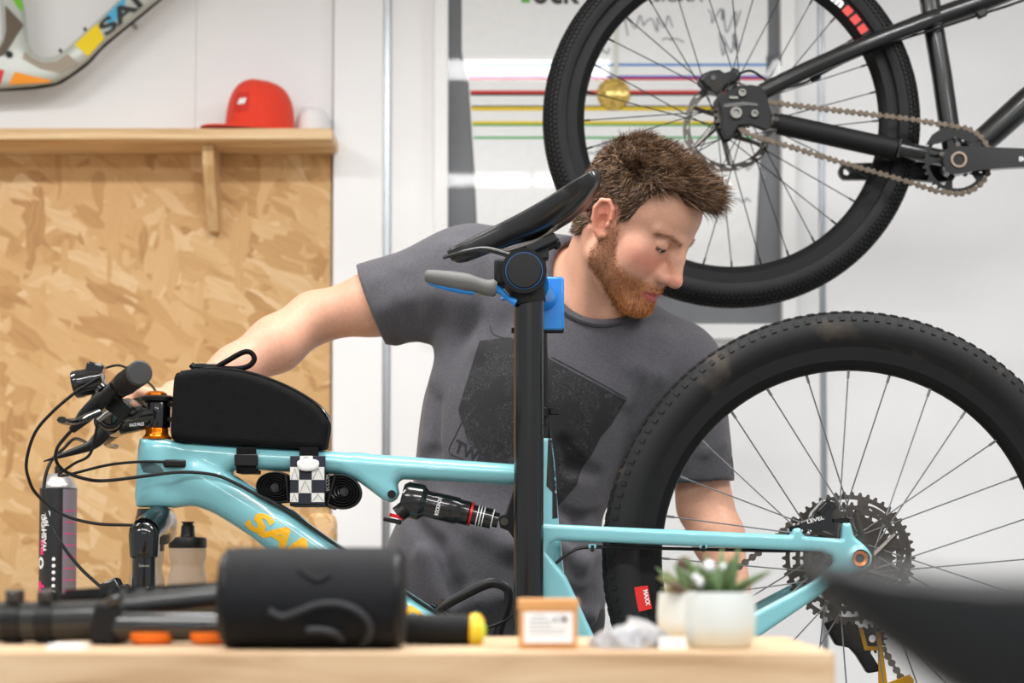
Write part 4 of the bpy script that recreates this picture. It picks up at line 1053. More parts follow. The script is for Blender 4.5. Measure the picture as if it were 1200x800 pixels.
# ------------------------------------------------------------------ spare tube strapped under the top tube
sp = thing('spare_inner_tube', 'rolled black inner tube held under the top tube by a checkered strap', 'inner tube', P(362, 595, YB))
m_tube = mat('inner_tube_rubber', C(30, 30, 31), 0.5, var=0.15, scale=40)
def coil(cx, cy, w_, h_, n, tilt, sgn):
    mb = MB()
    for k in range(n):
        f = 1 - k / (n + 0.15); pts = []
        for i in range(28):
            a = 2 * math.pi * i / 28; u = w_ * f * math.cos(a) ; v_ = h_ * f * math.sin(a)
            pts.append(P(cx + sgn * (1 - f) * -3 + u * math.cos(tilt) - v_ * math.sin(tilt), cy + u * math.sin(tilt) + v_ * math.cos(tilt), YB - 0.012))
        mb.tube(pts, 0.0028, 8, up=(0, 1, 0), r2=0.0024, closed=True) if False else mb.tube(pts, 0.016, 8, up=(0, 1, 0), r2=0.0023, closed=True)
    mb.tube([P(cx + sgn * -3, cy, YB - 0.027), P(cx + sgn * -3, cy, YB + 0.003)], 0.0065, 12)
    return mb.obj('tube_coil', m_tube, sp)
coil(325, 571, 23, 17, 6, 0.12, 1); coil(400, 576, 23, 19, 6, 0.25, -1)
MB().tube(smooth_path(PX([(318, 585), (345, 583), (370, 585), (395, 592)], YB), 4), 0.018, 10, up=(0, 1, 0), r2=0.008).obj('tube_bundle', m_tube, sp)
MB().tube(PX([(384, 590), (393, 556)], YB - 0.03), 0.0022, 8).obj('elastic_loop', m_black, sp)
MB().tube(PX([(335, 556), (338, 588)], YB - 0.029), 0.0022, 8).obj('elastic_loop', m_black, sp)
mb = MB(); put_text(mb, '0CCOM.', P(386, 575, YB - 0.031), (0, 0, 1), (-1, 0, 0), 0.0055, 0.0, width=0.026); mb.obj('lettering', mat('tube_print', C(150, 150, 150), 0.6, var=0.02), sp, smooth=False)
m_navy = mat('strap_navy', C(30, 34, 46), 0.8, var=0.1, scale=90, bump=0.2, bscale=600)
m_strapw = mat('strap_white', C(222, 220, 214), 0.8, var=0.04, scale=90, bump=0.2, bscale=600)
ys_ = YB - 0.0345
a, b_ = P(340, 534, ys_), P(381, 590, ys_)
cx_, cz_, w_, h_ = (a.x + b_.x) / 2, (a.z + b_.z) / 2, b_.x - a.x, a.z - b_.z
st = MB().box((cx_, ys_ + 0.002, cz_), (w_, 0.004, h_)).box((cx_, YB + 0.0325, cz_), (w_, 0.004, h_)).box((cx_, YB, cz_ - h_ / 2 - 0.002), (w_, 0.069, 0.004)).obj('strap', m_navy, sp, bevel=0.001)
for (x0, x1, y0, y1) in ((351.5, 366.5, 534, 541), (340, 350.5, 547, 562), (365.5, 380, 547, 562), (350, 365, 562, 577.5), (340, 349.5, 577.5, 588), (365, 380, 577.5, 588)):
    q_ = PX([(x0, y0), (x1, y0), (x1, y1), (x0, y1)], ys_ - 0.0006)
    MB().prism(q_, (0, 0.002, 0)).obj('white_check', m_strapw, st, smooth=False)
    mb = MB(); mb.tube(PX([(x0 + 1.5, y1 - 1), ((x0 + x1) / 2, y0 + 1), (x1 - 1.5, y1 - 1)], ys_ - 0.001), 0.0004, 4).obj('stitching', m_ink, st)
plate_obj('strap_tab', smooth2([(348, 541), (356, 538), (368, 538), (374, 541), (372, 549), (362, 552), (351, 550)], 3), [], ys_ - 0.003, 0.004, 0.003, mat('tab_white', C(232, 232, 230), 0.4, var=0.02), st, 0.0015)

# ------------------------------------------------------------------ repair stand
YS = 2.745
stand = thing('repair_stand', 'black repair stand post with a blue clamp holding the bike by its seat post', 'repair stand', (P(620, 400, YS).x, YS, 0))
px_ = P(620, 400, YS).x
m_post = mat('stand_post', C(12, 12, 13), 0.26, var=0.1, scale=12, coat=0.3)
zt_ = P(620, 344, YS).z
m_blue = mat('clamp_blue', C(16, 124, 206), 0.35, var=0.04, coat=0.3)
m_grip = mat('lever_grip_grey', C(96, 96, 94), 0.6, var=0.06, bump=0.1, bscale=300)
MB().tube([V(px_ + 0.0, YS, zt_), V(px_ - 0.001, YS, 0.75)], 0.0222, 36).obj('post', m_post, stand)
MB().tube([V(px_ - 0.001, YS, 0.78), V(px_ - 0.001, YS, 0.12)], 0.028, 32).obj('lower_post', m_post, stand)
MB().lathe([(0.022, 0), (0.034, 0.004), (0.034, 0.05), (0.028, 0.056)], V(px_, YS, 0.74), (0, 0, 1), 28).obj('height_collar', m_black, stand)
for k in range(3):
    a = R(30 + 120 * k); d = V(math.cos(a), math.sin(a), 0)
    lg = MB().tube([V(px_, YS, 0.30) + d * 0.02, V(px_, YS, 0.03) + d * 0.5], 0.014, 14).obj('leg', m_post, stand)
    MB().ball(V(px_, YS, 0.022) + d * 0.505, (0.022, 0.022, 0.022), 14, 8).obj('foot', m_rubber, lg)
MB().lathe([(0.03, -0.03), (0.042, -0.02), (0.042, 0.03), (0.03, 0.04)], V(px_, YS, 0.31), (0, 0, 1), 28).obj('leg_hub', m_black, stand)
hc = P(614, 321, YS)
head = MB().tube([hc + V(0, -0.034, 0), hc + V(0, 0.04, 0)], 0.0335, 40).tube([hc + V(0, 0.0, -0.0), V(px_, YS, zt_ - 0.015)], [0.03, 0.0255], 30).obj('clamp_head', m_black_matt, stand)
MB().lathe([(0.0265, 0), (0.0265, 0.003), (0.025, 0.005), (0.0, 0.0055)], hc + V(0, -0.0335, 0), (0, -1, 0), 40).obj('pivot_cap', m_black, head)
MB().lathe([(0.0262, 0), (0.0274, 0.0), (0.0274, 0.0009), (0.0262, 0.0009)], hc + V(0, -0.0335, 0), (0, -1, 0), 40).obj('blue_ring', m_blue, head)
MB().box(P(591, 321, YS), (0.03, 0.05, 0.038)).obj('cam_block', m_black_matt, head, bevel=0.004)
# blue jaw around the seat post
jc = P(643, 356, YB - 0.04)
jaw = MB().box(P(641, 357, YB - 0.033), (0.052, 0.03, 0.083)).obj('clamp_jaw', m_blue, stand, bevel=0.004)
MB().box(P(607, 357, YB - 0.033), (0.012, 0.03, 0.07)).box(P(598, 350, YB - 0.033), (0.03, 0.012, 0.004)).obj('back_plate', m_blue, jaw, bevel=0.002)
MB().box(P(630, 387, YB - 0.033), (0.08, 0.028, 0.006)).obj('jaw_pad', m_black, jaw, bevel=0.001)
MB().tube([hc + V(0.012, 0.03, -0.018), P(640, 350, YB - 0.04)], [0.03, 0.024, 0.02], 28).obj('jaw_neck', m_blue, jaw)
MB().box(P(628, 356, YB + 0.026), (0.06, 0.016, 0.08)).obj('far_jaw', m_blue, jaw, bevel=0.004)
lev = MB().tube(smooth_path([P(604, 354, YS - 0.012), P(596, 350, YS - 0.014), P(586, 341, YS - 0.016), P(578, 337, YS - 0.018)], 4), [0.009, 0.006, 0.006, 0.008], 12, up=(0, 1, 0), r2=[0.008, 0.004, 0.005, 0.008]).obj('lever_arm', m_blue, stand)
gp = PX([(582, 338), (578, 337.5), (570, 337), (560, 334), (546, 331), (528, 328), (510, 325), (500, 323), (497, 322.5)], YS - 0.018)
MB().tube(smooth_path(gp, 4), [0.011, 0.0135, 0.012, 0.0115, 0.014, 0.0135, 0.0115, 0.009, 0.004], 20).obj('lever_grip', m_grip, lev)
MB().tube([p + V(0, 0.001, -0.0085) for p in smooth_path(PX([(556, 335), (540, 331.5), (520, 328), (502, 324.5)], YS - 0.018), 4)], [0.005, 0.0075, 0.0065, 0.003], 12).obj('grip_inlay', m_blue, lev)
# ------------------------------------------------------------------ the mechanic
man = thing('person', 'bearded person in a dark grey printed T-shirt leaning over the turquoise bike', 'person', (P(577, 700, 3.22).x, 3.22, 0))
HA, HP, HS = R(58), R(40), 1.045
Rv = np.array([-math.cos(HA), -math.sin(HA), 0]); Fv = np.array([math.sin(HA) * math.cos(HP), -math.cos(HA) * math.cos(HP), -math.sin(HP)])
Uv = np.cross(Rv, Fv)
roll = R(-4); Rv, Uv = Rv * math.cos(roll) + Uv * math.sin(roll), Uv * math.cos(roll) - Rv * math.sin(roll)
HM = np.stack([Rv, Fv, Uv], 1)
HO = np.array(P(709, 257, 3.01)) - HM @ np.array([0.078, -0.008, 0.0]) * HS
def HL(r, f, u): return HO + HM @ (np.array([r, f, u]) * HS)
def to_head(v): return ((v - HO) @ HM) / HS
YT = 3.2
def T(px, py, dy=0.0): return np.array(P(px, py, YT + dy))
NB = T(690, 352, -0.03)                              # base of the neck
SR, SL = T(515, 338, 0.0), T(793, 432, -0.02)        # shoulder joints
ER, WR = T(368, 372, 0.06), None
GH = np.array(bar_pt(0.74)); WR = GH + np.array([0.085, 0.02, 0.035])
EL, WL = T(826, 592, -0.02), T(862, 700, -0.09)
def add_head(fl):
    s = HS
    E = lambda c, r, k=0.012, op='add', m=HM: fl.ell(HL(*c), [x * s for x in r], k, op, m)
    Cn = lambda a, b, ra, rb, k=0.008, op='add': fl.cone(HL(*a), HL(*b), ra * s, rb * s, k, op)
    E((0, -0.014, 0.044), (0.0765, 0.098, 0.084))
    E((0, 0.030, 0.052), (0.064, 0.058, 0.054), 0.02)
    E((0, 0.036, -0.022), (0.060, 0.052, 0.066), 0.02)
    E((0, 0.026, -0.062), (0.053, 0.054, 0.044), 0.02)
    for g in (-1, 1):
        E((g * 0.044, 0.053, -0.008), (0.022, 0.026, 0.022), 0.022)
        E((g * 0.036, 0.056, -0.034), (0.026, 0.026, 0.030), 0.024)
        Cn((g * 0.056, 0.006, -0.056), (g * 0.020, 0.080, -0.092), 0.017, 0.015, 0.016)
        Cn((g * 0.058, 0.002, -0.01), (g * 0.056, 0.006, -0.056), 0.016, 0.017, 0.016)
        Cn((g * 0.048, 0.066, 0.036), (g * 0.013, 0.086, 0.032), 0.008, 0.009, 0.010)
    E((0, 0.084, -0.091), (0.022, 0.018, 0.017), 0.014)
    E((0, 0.078, -0.058), (0.031, 0.022, 0.027), 0.014)
    Cn((0, 0.086, 0.026), (0, 0.096, 0.008), 0.010, 0.010, 0.014)
    Cn((0, 0.094, 0.010), (0, 0.1105, -0.021), 0.0112, 0.0125, 0.012)
    E((0, 0.1165, -0.0260), (0.0112, 0.0105, 0.0100), 0.008)
    E((0, 0.090, -0.030), (0.021, 0.018, 0.013), 0.014)
    for g in (-1, 1):
        E((g * 0.0140, 0.100, -0.0295), (0.0080, 0.0115, 0.0085), 0.006)
        E((g * 0.0068, 0.106, -0.0365), (0.0034, 0.006, 0.003), 0.003, 'sub')
        E((g * 0.032, 0.098, 0.014), (0.019, 0.014, 0.0125), 0.012, 'sub')
        E((g * 0.032, 0.0735, 0.0145), (0.0138, 0.0138, 0.0128), 0.003)           # eyelids over the ball
        E((g * 0.032, 0.0885, 0.0078), (0.0110, 0.006, 0.0010), 0.001, 'sub')      # lid slit, eyes lowered
    Cn((-0.021, 0.0895, -0.0625), (0, 0.0985, -0.0590), 0.0042, 0.0052, 0.004); Cn((0.021, 0.0895, -0.0625), (0, 0.0985, -0.0590), 0.0042, 0.0052, 0.004)
    Cn((-0.018, 0.0895, -0.0690), (0, 0.0970, -0.0715), 0.0045, 0.0060, 0.004); Cn((0.018, 0.0895, -0.0690), (0, 0.0970, -0.0715), 0.0045, 0.0060, 0.004)
    Cn((-0.022, 0.092, -0.0652), (0, 0.1030, -0.0650), 0.0008, 0.0012, 0.0025, 'sub'); Cn((0.022, 0.092, -0.0652), (0, 0.1030, -0.0650), 0.0008, 0.0012, 0.0025, 'sub')
    for g in (-1, 1):                                                              # ears
        a = R(22); e_f = np.array([g * math.sin(a), -math.cos(a), 0]); tl = R(14)
        up_ = np.array([0.10 * g, -math.sin(tl), math.cos(tl)]); up_ /= np.linalg.norm(up_)
        nrm = np.cross(e_f, up_); nrm /= np.linalg.norm(nrm); e_f = np.cross(up_, nrm)
        mm = HM @ np.stack([e_f, up_, nrm], 1); ec = np.array([g * 0.0765, -0.004, 0.001])
        q = lambda f, u_, n_=0.0: tuple(ec + e_f * f + up_ * u_ + nrm * n_ * (1 if nrm[0] * g > 0 else -1))
        E(q(0.009, 0.004, -0.002), (0.017, 0.029, 0.005), 0.003, 'add', mm)
        ring = [(-0.006, 0.004), (-0.004, 0.020), (0.006, 0.031), (0.018, 0.028), (0.0245, 0.014), (0.022, -0.004), (0.013, -0.020), (0.004, -0.029), (-0.003, -0.024)]
        for (f0, u0), (f1, u1) in zip(ring, ring[1:]): Cn(q(f0, u0, 0.004), q(f1, u1, 0.004), 0.0036, 0.0036, 0.002)
        E(q(0.006, -0.024, 0.001), (0.009, 0.008, 0.0045), 0.004, 'add', mm)
        E(q(0.007, -0.003, 0.006), (0.0088, 0.0130, 0.0105), 0.002, 'sub', mm)
        E(q(0.012, 0.016, 0.005), (0.0065, 0.009, 0.0060), 0.002, 'sub', mm)
        E(q(-0.003, -0.006, 0.003), (0.004, 0.006, 0.004), 0.003, 'add', mm)
def add_neck(fl, inf=0.0):
    fl.cone(HL(0, -0.028, -0.03), NB, 0.060 + inf, 0.066 + inf, 0.03)
    fl.cone(HL(0, 0.02, -0.07), NB + np.array([0.02, -0.03, -0.01]), 0.040 + inf, 0.045 + inf, 0.03)
    for g in (-1, 1):
        fl.cone(HL(g * 0.062, -0.03, -0.03), NB + np.array([0.012 - g * 0.02, -0.065, -0.035]), 0.013 + inf, 0.010 + inf, 0.022)
    fl.cone(HL(0, 0.062, -0.103), HL(0, 0.055, -0.12), 0.012 + inf, 0.010 + inf, 0.02)
def add_torso(fl, inf=0.0):
    fl.cone(NB + np.array([-0.02, 0.02, -0.01]), SR + np.array([0.03, 0.01, 0.012]), 0.062 + inf, 0.066 + inf, 0.05)
    fl.cone(NB + np.array([0.02, 0.02, -0.03]), SL + np.array([-0.03, 0.01, 0.0]), 0.062 + inf, 0.066 + inf, 0.05)
    fl.cone(T(560, 300, 0.02), T(660, 318, 0.02), 0.040 + inf, 0.05 + inf, 0.05)
    a = R(-20); m = np.array([[math.cos(a), 0, -math.sin(a)], [0, 1, 0], [math.sin(a), 0, math.cos(a)]]).T
    fl.ell(T(646, 440), (0.190 + inf, 0.112 + inf, 0.135 + inf), 0.05, 'add', m)
    fl.ell(T(622, 500), (0.172 + inf, 0.110 + inf, 0.140 + inf), 0.06)
    fl.ell(T(596, 580), (0.150 + inf, 0.108 + inf, 0.150 + inf), 0.06)
    fl.ell(T(577, 690), (0.165 + inf, 0.118 + inf, 0.150 + inf), 0.06)
def add_right_arm(fl, inf=0.0):
    fl.chain([SR, (SR + ER) / 2, ER], [0.060 + inf, 0.052 + inf, 0.043 + inf], 0.03)
    fl.chain([ER, ER * 0.66 + WR * 0.34 + np.array([0, 0, -0.004]), ER * 0.3 + WR * 0.7, WR], [0.043 + inf, 0.047 + inf, 0.037 + inf, 0.029 + inf], 0.02)
def add_left_arm(fl, inf=0.0):
    fl.chain([SL, (SL + EL) / 2 + np.array([0.008, 0, 0]), EL], [0.060 + inf, 0.052 + inf, 0.045 + inf], 0.03)
    fl.chain([EL, EL * 0.66 + WL * 0.34 + np.array([0.004, 0, 0]), WL], [0.045 + inf, 0.043 + inf, 0.028 + inf], 0.02)
def add_right_hand(fl):
    H = GH; hv = lambda x, y, z: H + np.array([x, y, z])
    fl.cone(WR, hv(0.045, 0.0, 0.030), 0.028, 0.022, 0.02)
    for i in range(4):
        yo = -0.033 + 0.0215 * i; ln = (0.95, 1.05, 1.0, 0.82)[i]
        fl.cone(WR, hv(0.026, yo, 0.022), 0.018, 0.0125, 0.012)
        fl.chain([hv(0.026, yo, 0.022), hv(-0.010 * ln, yo, 0.031), hv(-0.030, yo, 0.008 * ln), hv(-0.020, yo, -0.022 * ln)], [0.0115, 0.0098, 0.0092, 0.0080], 0.006)
    fl.chain([hv(0.052, -0.018, 0.018), hv(0.030, -0.052, 0.004), hv(0.008, -0.058, -0.022), hv(-0.016, -0.050, -0.026)], [0.016, 0.0115, 0.0100, 0.0085], 0.010)
def add_left_hand(fl):
    d = (WL - EL); d /= np.linalg.norm(d); sd_ = np.array([0.2, 1.0, 0.1]); sd_ -= d * sd_.dot(d); sd_ /= np.linalg.norm(sd_); nn = np.cross(d, sd_)
    q = lambda a, b, c=0.0: WL + d * a + sd_ * b + nn * c
    for i in range(4):
        b = -0.030 + 0.020 * i; ln = (0.92, 1.0, 0.95, 0.78)[i]
        fl.cone(q(0, b * 0.4), q(0.078, b), 0.019, 0.012, 0.012)
        fl.chain([q(0.078, b), q(0.078 + 0.038 * ln, b * 1.1, -0.010), q(0.078 + 0.054 * ln, b * 1.1, -0.032), q(0.078 + 0.050 * ln, b * 1.05, -0.052)], [0.0105, 0.0094, 0.0088, 0.0076], 0.006)
    fl.chain([q(0.015, -0.022), q(0.045, -0.048, -0.012), q(0.072, -0.056, -0.026), q(0.094, -0.050, -0.036)], [0.016, 0.0115, 0.0098, 0.0082], 0.010)
HIPS = T(577, 715)
KN = [HIPS + np.array([-0.12, -0.05, -0.43]), HIPS + np.array([0.10, -0.02, -0.43])]
AN = [np.array([HIPS[0] - 0.15, YT + 0.04, 0.09]), np.array([HIPS[0] + 0.14, YT + 0.06, 0.09])]
def add_legs(fl, inf=0.0):
    for g, k, a in ((-1, KN[0], AN[0]), (1, KN[1], AN[1])):
        h_ = HIPS + np.array([g * 0.085, 0, -0.02])
        fl.chain([h_, k, a], [0.088 + inf, 0.060 + inf, 0.042 + inf], 0.03)
def whole(fl):
    add_torso(fl); add_legs(fl); add_right_arm(fl); add_left_arm(fl); add_neck(fl); add_head(fl); add_right_hand(fl); add_left_hand(fl)
    for a in AN: fl.chain([a + np.array([0, 0.03, -0.055]), a + np.array([0.01, -0.15, -0.065])], [0.035, 0.025], 0.02)
boxes = []
def bx_(pts, m, h): a = np.array(pts); boxes.append((a.min(0) - m, a.max(0) + m, h))
bx_([HO + np.array([0.0, 0, -0.03])], 0.185, 0.0023)
bx_([GH, WR], 0.065, 0.0030)
bx_([WL, WL + (WL - EL) * 0.9], 0.09, 0.0036)
bx_([ER, WR, SR + (ER - SR) * 0.25], 0.07, 0.0042)
bx_([SL + (EL - SL) * 0.4, EL, WL], 0.07, 0.0042)
boxes.append((np.array([-0.8, YT - 0.32, 0.0]), np.array([0.55, YT + 0.2, 1.62]), 0.0095))
VV, QQ, off = [], [], 0
for bi, (lo_, hi_, h_) in enumerate(boxes):
    fl = Field(lo_, hi_, h_); whole(fl); v, q = fl.mesh()
    v = relax(v, q, 1, 0.5)
    cen = v[q].mean(1); keep = np.ones(len(q), bool)
    for (l2, h2, hh) in boxes[:bi]: keep &= ~np.all((cen > l2 + 1.2 * hh) & (cen < h2 - 1.2 * hh), axis=1)
    q = q[keep]; u_, inv = np.unique(q, return_inverse=True)
    VV.append(v[u_]); QQ.append(inv.reshape(q.shape) + off); off += len(u_)
VV = np.concatenate(VV); QQ = np.concatenate(QQ)
def sstep(x, a, b): t = np.clip((x - a) / (b - a), 0, 1); return t * t * (3 - 2 * t)
def lin(*c): return np.array(C(*c)[:3])
hd = to_head(VV); r_, f_, u_ = np.abs(hd[:, 0]), hd[:, 1], hd[:, 2]
near = np.linalg.norm(hd, axis=1) < 0.19
col = np.tile(lin(214, 161, 135), (len(VV), 1))
nz = RNG.normal(0, 1, len(VV))
def blend(mask, c, amt=1.0):
    global col
    a = (mask * amt)[:, None]; col = col * (1 - a) + np.array(c) * a
g2 = lambda c, s_: np.exp(-(((r_ - c[0]) / s_[0]) ** 2 + ((f_ - c[1]) / s_[1]) ** 2 + ((u_ - c[2]) / s_[2]) ** 2))
blend(g2((0.046, 0.066, -0.016), (0.024, 0.034, 0.02)) * near, lin(228, 118, 108), 0.6)
blend(g2((0.0, 0.116, -0.024), (0.016, 0.02, 0.016)) * near, lin(226, 124, 110), 0.55)
blend(g2((0.084, -0.012, 0.004), (0.014, 0.03, 0.036)) * near, lin(226, 122, 100), 0.6)
def beard_mask(r_, f_, u_, jit=0.0):
    line = np.interp(f_, [-0.004, 0.004, 0.016, 0.028, 0.045, 0.068, 0.080, 0.095, 0.12], [0.02, 0.018, 0.006, -0.026, -0.044, -0.046, -0.046, -0.0455, -0.045]) + jit
    low = np.interp(f_, [-0.01, 0.03, 0.06, 0.1], [-0.075, -0.092, -0.122, -0.14])
    back = np.interp(u_, [-0.09, -0.05, 0.0, 0.03], [0.006, -0.004, 0.004, 0.008])
    return sstep(line - u_, -0.004, 0.010) * sstep(u_ - low, -0.004, 0.010) * sstep(f_ - back, -0.003, 0.008)
lipm = ((f_ > 0.084) & (r_ < 0.024)) * sstep(0.0075 + 0.0022 * (r_ < 0.012) - np.abs(u_ + 0.0660), -0.001, 0.003) * near
bm_ = beard_mask(r_, f_, u_, 0.004 * nz) * near * (1 - lipm)
blend(bm_, lin(172, 112, 76), 0.5)
blend(lipm, lin(184, 84, 86), 0.9)
def hair_line(f_): return np.interp(f_, [-0.12, -0.08, -0.045, -0.028, -0.014, 0.0, 0.014, 0.024, 0.034, 0.050, 0.066, 0.085], [-0.070, -0.066, -0.052, -0.02, 0.030, 0.034, 0.012, 0.018, 0.050, 0.072, 0.084, 0.090])
def scalp_mask(r_, f_, u_): return sstep(u_ - hair_line(f_) - 0.026 * sstep(r_, 0.024, 0.046) * sstep(f_, 0.022, 0.036) * (1 - 0.5 * sstep(f_, 0.055, 0.075)), -0.003, 0.005) * (1 - ((r_ > 0.0775) & (f_ > -0.034) & (u_ < 0.036)))
sm_ = scalp_mask(r_, f_, u_) * near
blend(sm_, lin(58, 42, 32), 0.95)
brow = sstep(0.0042 - np.abs(u_ - np.interp(r_, [0.012, 0.034, 0.052], [0.0285, 0.0345, 0.0285])), -0.002, 0.002) * ((r_ > 0.011) & (r_ < 0.053) & (f_ > 0.055))
blend(brow * near, lin(160, 114, 86), 0.4)
blend(((f_ > 0.07) & (np.abs(r_ - 0.032) < 0.013)) * sstep(0.0035 - np.abs(u_ - 0.0085), -0.001, 0.002) * near, lin(64, 40, 34), 0.85)
col *= (1 + 0.035 * RNG.normal(0, 1, len(col)))[:, None]
me = np_mesh('body', VV, QQ); vcol(me, np.clip(col, 0, 1))
body = link('body', me, attr_mat('skin', 0.48, sub=0.12, bump=0.12, bscale=420, spec=0.4), man)
m_eye = mat('eye_white', C(226, 220, 214), 0.2, var=0.02); m_iris = mat('iris_dark', C(52, 46, 42), 0.15, var=0.1)
for g in (-1, 1):
    e = HL(g * 0.032, 0.0735, 0.0140); eb = MB().ball(e, 0.0132 * HS, 18, 12).obj('eye', m_eye, man)
    gz = HM @ np.array([0, 0.90, -0.42]); MB().ball(Vector(e) + Vector(gz) * 0.0088 * HS, 0.0062 * HS, 14, 8).obj('iris', m_iris, eb)

# --- hair: strands rooted on the head
hp = (np.linalg.norm(hd, axis=1) < 0.19)
fq = QQ[np.all(hp[QQ], axis=1)]; fc = VV[fq].mean(1); fn_ = np.cross(VV[fq[:, 2]] - VV[fq[:, 0]], VV[fq[:, 3]] - VV[fq[:, 1]]); ar = np.linalg.norm(fn_, axis=1) / 2; fn_ /= np.maximum(np.linalg.norm(fn_, axis=1), 1e-9)[:, None]
lc = to_head(fc); ln_ = fn_ @ HM
def strands(prob, n, length_fn, dir_fn, width, segs, cols, name, rough, parent, colfn=None):
    p = prob * ar; p = p / p.sum(); idx = RNG.choice(len(fq), n, p=p)
    w4 = RNG.dirichlet((1, 1, 1, 1), n); root = (VV[fq[idx]] * w4[:, :, None]).sum(1)
    loc, nr = to_head(root), ln_[idx]
    L = length_fn(loc) * RNG.uniform(0.7, 1.15, n); D, B = dir_fn(loc, nr)         # initial and final directions, head frame
    side = np.cross(D, RNG.normal(0, 1, (n, 3))); side /= np.maximum(np.linalg.norm(side, axis=1), 1e-6)[:, None]
    rows = []; pos = loc.copy()
    for k in range(segs + 1):
        t = k / segs; w_ = width * (1 - 0.85 * t ** 1.5)
        rows.append((pos - side * (w_ / 2)[:, None] if hasattr(w_, '__len__') else pos - side * w_ / 2, pos + side * (w_ / 2 if not hasattr(w_, '__len__') else (w_ / 2)[:, None])))
        d = D * (1 - t) + B * t; d /= np.maximum(np.linalg.norm(d, axis=1), 1e-6)[:, None]
        pos = pos + d * (L / segs)[:, None]
    V_ = np.stack([np.stack(r, 1) for r in rows], 1).reshape(n, -1, 3); k2 = 2 * (segs + 1)
    vv = (V_.reshape(-1, 3) * HS) @ HM.T + HO
    base = np.arange(n)[:, None] * k2
    q = np.concatenate([np.stack([base[:, 0] + 2 * s_, base[:, 0] + 2 * s_ + 1, base[:, 0] + 2 * s_ + 3, base[:, 0] + 2 * s_ + 2], 1) for s_ in range(segs)])
    me = np_mesh(name, vv, q); cc = np.array(cols)[RNG.integers(0, len(cols), n)] * RNG.uniform(0.75, 1.25, (n, 1))
    if colfn is not None: cc = cc * colfn(loc)
    vcol(me, np.repeat(np.clip(cc, 0, 1), k2, axis=0))
    o = link(name, me, attr_mat(name + '_fibre', rough, spec=0.35), parent); o['kind'] = 'stuff'; return o
def hair_len(p):
    top = sstep(p[:, 2], 0.055, 0.105); front = sstep(p[:, 1], -0.02, 0.07)
    return 0.011 + top * (0.017 + 0.028 * front)
def hair_dir(p, n):
    top = sstep(p[:, 2], 0.05, 0.10)[:, None]; front = sstep(p[:, 1], -0.01, 0.07)[:, None]; sgn = np.sign(p[:, :1])
    jit = RNG.normal(0, 1, p.shape) * (0.16 + 0.12 * top)
    cid = (np.floor((p + 1.0) / 0.011) @ np.array([12.9898, 78.233, 37.719])); ch = np.stack([np.sin(cid * k_) for k_ in (1.3, 2.1, 3.7)], 1)
    jit = jit * 0.7 + ch * (0.12 + 0.26 * top)
    wav = np.sin(p[:, :1] * 160 + p[:, 1:2] * 90) * 0.35
    sidev = np.concatenate([sgn * 0.15, np.full_like(sgn, -0.45), np.full_like(sgn, -0.85)], 1)
    topv = np.concatenate([wav, np.full_like(sgn, 0.75), np.full_like(sgn, 0.15)], 1)
    comb = sidev * (1 - top) + topv * top
    D = n * (0.55 + 0.25 * top + 0.35 * front * top) + comb * 0.7 + jit
    B = n * 0.15 + comb * (1.0 - 0.3 * front * top) + jit * 1.1 + np.array([0.0, 0.25, 0.12]) * (front * top)
    nm = lambda a: a / np.maximum(np.linalg.norm(a, axis=1), 1e-6)[:, None]
    return nm(D), nm(B)
sp_ = scalp_mask(np.abs(lc[:, 0]), lc[:, 1], lc[:, 2])
hair_cols = [lin(76, 56, 42), lin(98, 74, 55), lin(122, 94, 70), lin(62, 46, 36), lin(146, 114, 86)]
strands(sp_ * (1 + 1.5 * sstep(lc[:, 2], 0.05, 0.1)), 30000, hair_len, hair_dir, np.full(30000, 0.0013), 5, hair_cols, 'hair', 0.42, man)
bp = beard_mask(np.abs(lc[:, 0]), lc[:, 1], lc[:, 2]); lip2 = ((lc[:, 1] > 0.084) & (np.abs(lc[:, 0]) < 0.024) & (np.abs(lc[:, 2] + 0.066) < 0.0075)); bp = bp * (~lip2)
def beard_dir(p, n):
    jit = RNG.normal(0, 0.3, p.shape); dn = np.tile(np.array([0, 0.25, -0.9]), (len(p), 1))
    D = n * 0.5 + dn * 0.7 + jit; B = n * 0.15 + dn + jit
    nm = lambda a: a / np.maximum(np.linalg.norm(a, axis=1), 1e-6)[:, None]
    return nm(D), nm(B)
strands(bp, 11000, lambda p: 0.003 + 0.004 * sstep(-p[:, 2], 0.03, 0.1), beard_dir, np.full(11000, 0.00065), 3, [lin(190, 124, 70), lin(206, 142, 82), lin(160, 102, 60), lin(220, 164, 102), lin(130, 84, 54)], 'beard', 0.5, man, lambda p: 0.62 + sstep(p[:, 1], 0.03, 0.085)[:, None] * np.array([0.55, 0.42, 0.25]))
br = ((np.abs(lc[:, 2] - np.interp(np.abs(lc[:, 0]), [0.012, 0.034, 0.052], [0.0285, 0.0345, 0.0285])) < 0.0035) & (np.abs(lc[:, 0]) > 0.011) & (np.abs(lc[:, 0]) < 0.053) & (lc[:, 1] > 0.055)).astype(float)
def brow_dir(p, n):
    jit = RNG.normal(0, 0.2, p.shape); dn = np.concatenate([np.sign(p[:, :1]), np.full((len(p), 1), -0.1), np.full((len(p), 1), 0.1)], 1); D = n * 0.35 + dn + jit
    D /= np.linalg.norm(D, axis=1)[:, None]; return D, D
strands(br, 420, lambda p: np.full(len(p), 0.006), brow_dir, np.full(420, 0.0005), 2, [lin(140, 96, 66), lin(160, 114, 80)], 'eyebrows', 0.5, man)

# --- T-shirt
m_shirt = mat('grey_heather_shirt', C(84, 82, 87), 0.88, spec=0.2, var=0.22, scale=260, bump=0.35, bscale=700, sheen=0.15, stretch=(1, 1, 2.2))
fl = Field(np.array([-0.36, YT - 0.24, 0.86]), np.array([0.46, YT + 0.22, 1.66]), 0.0042)
add_torso(fl, 0.014)
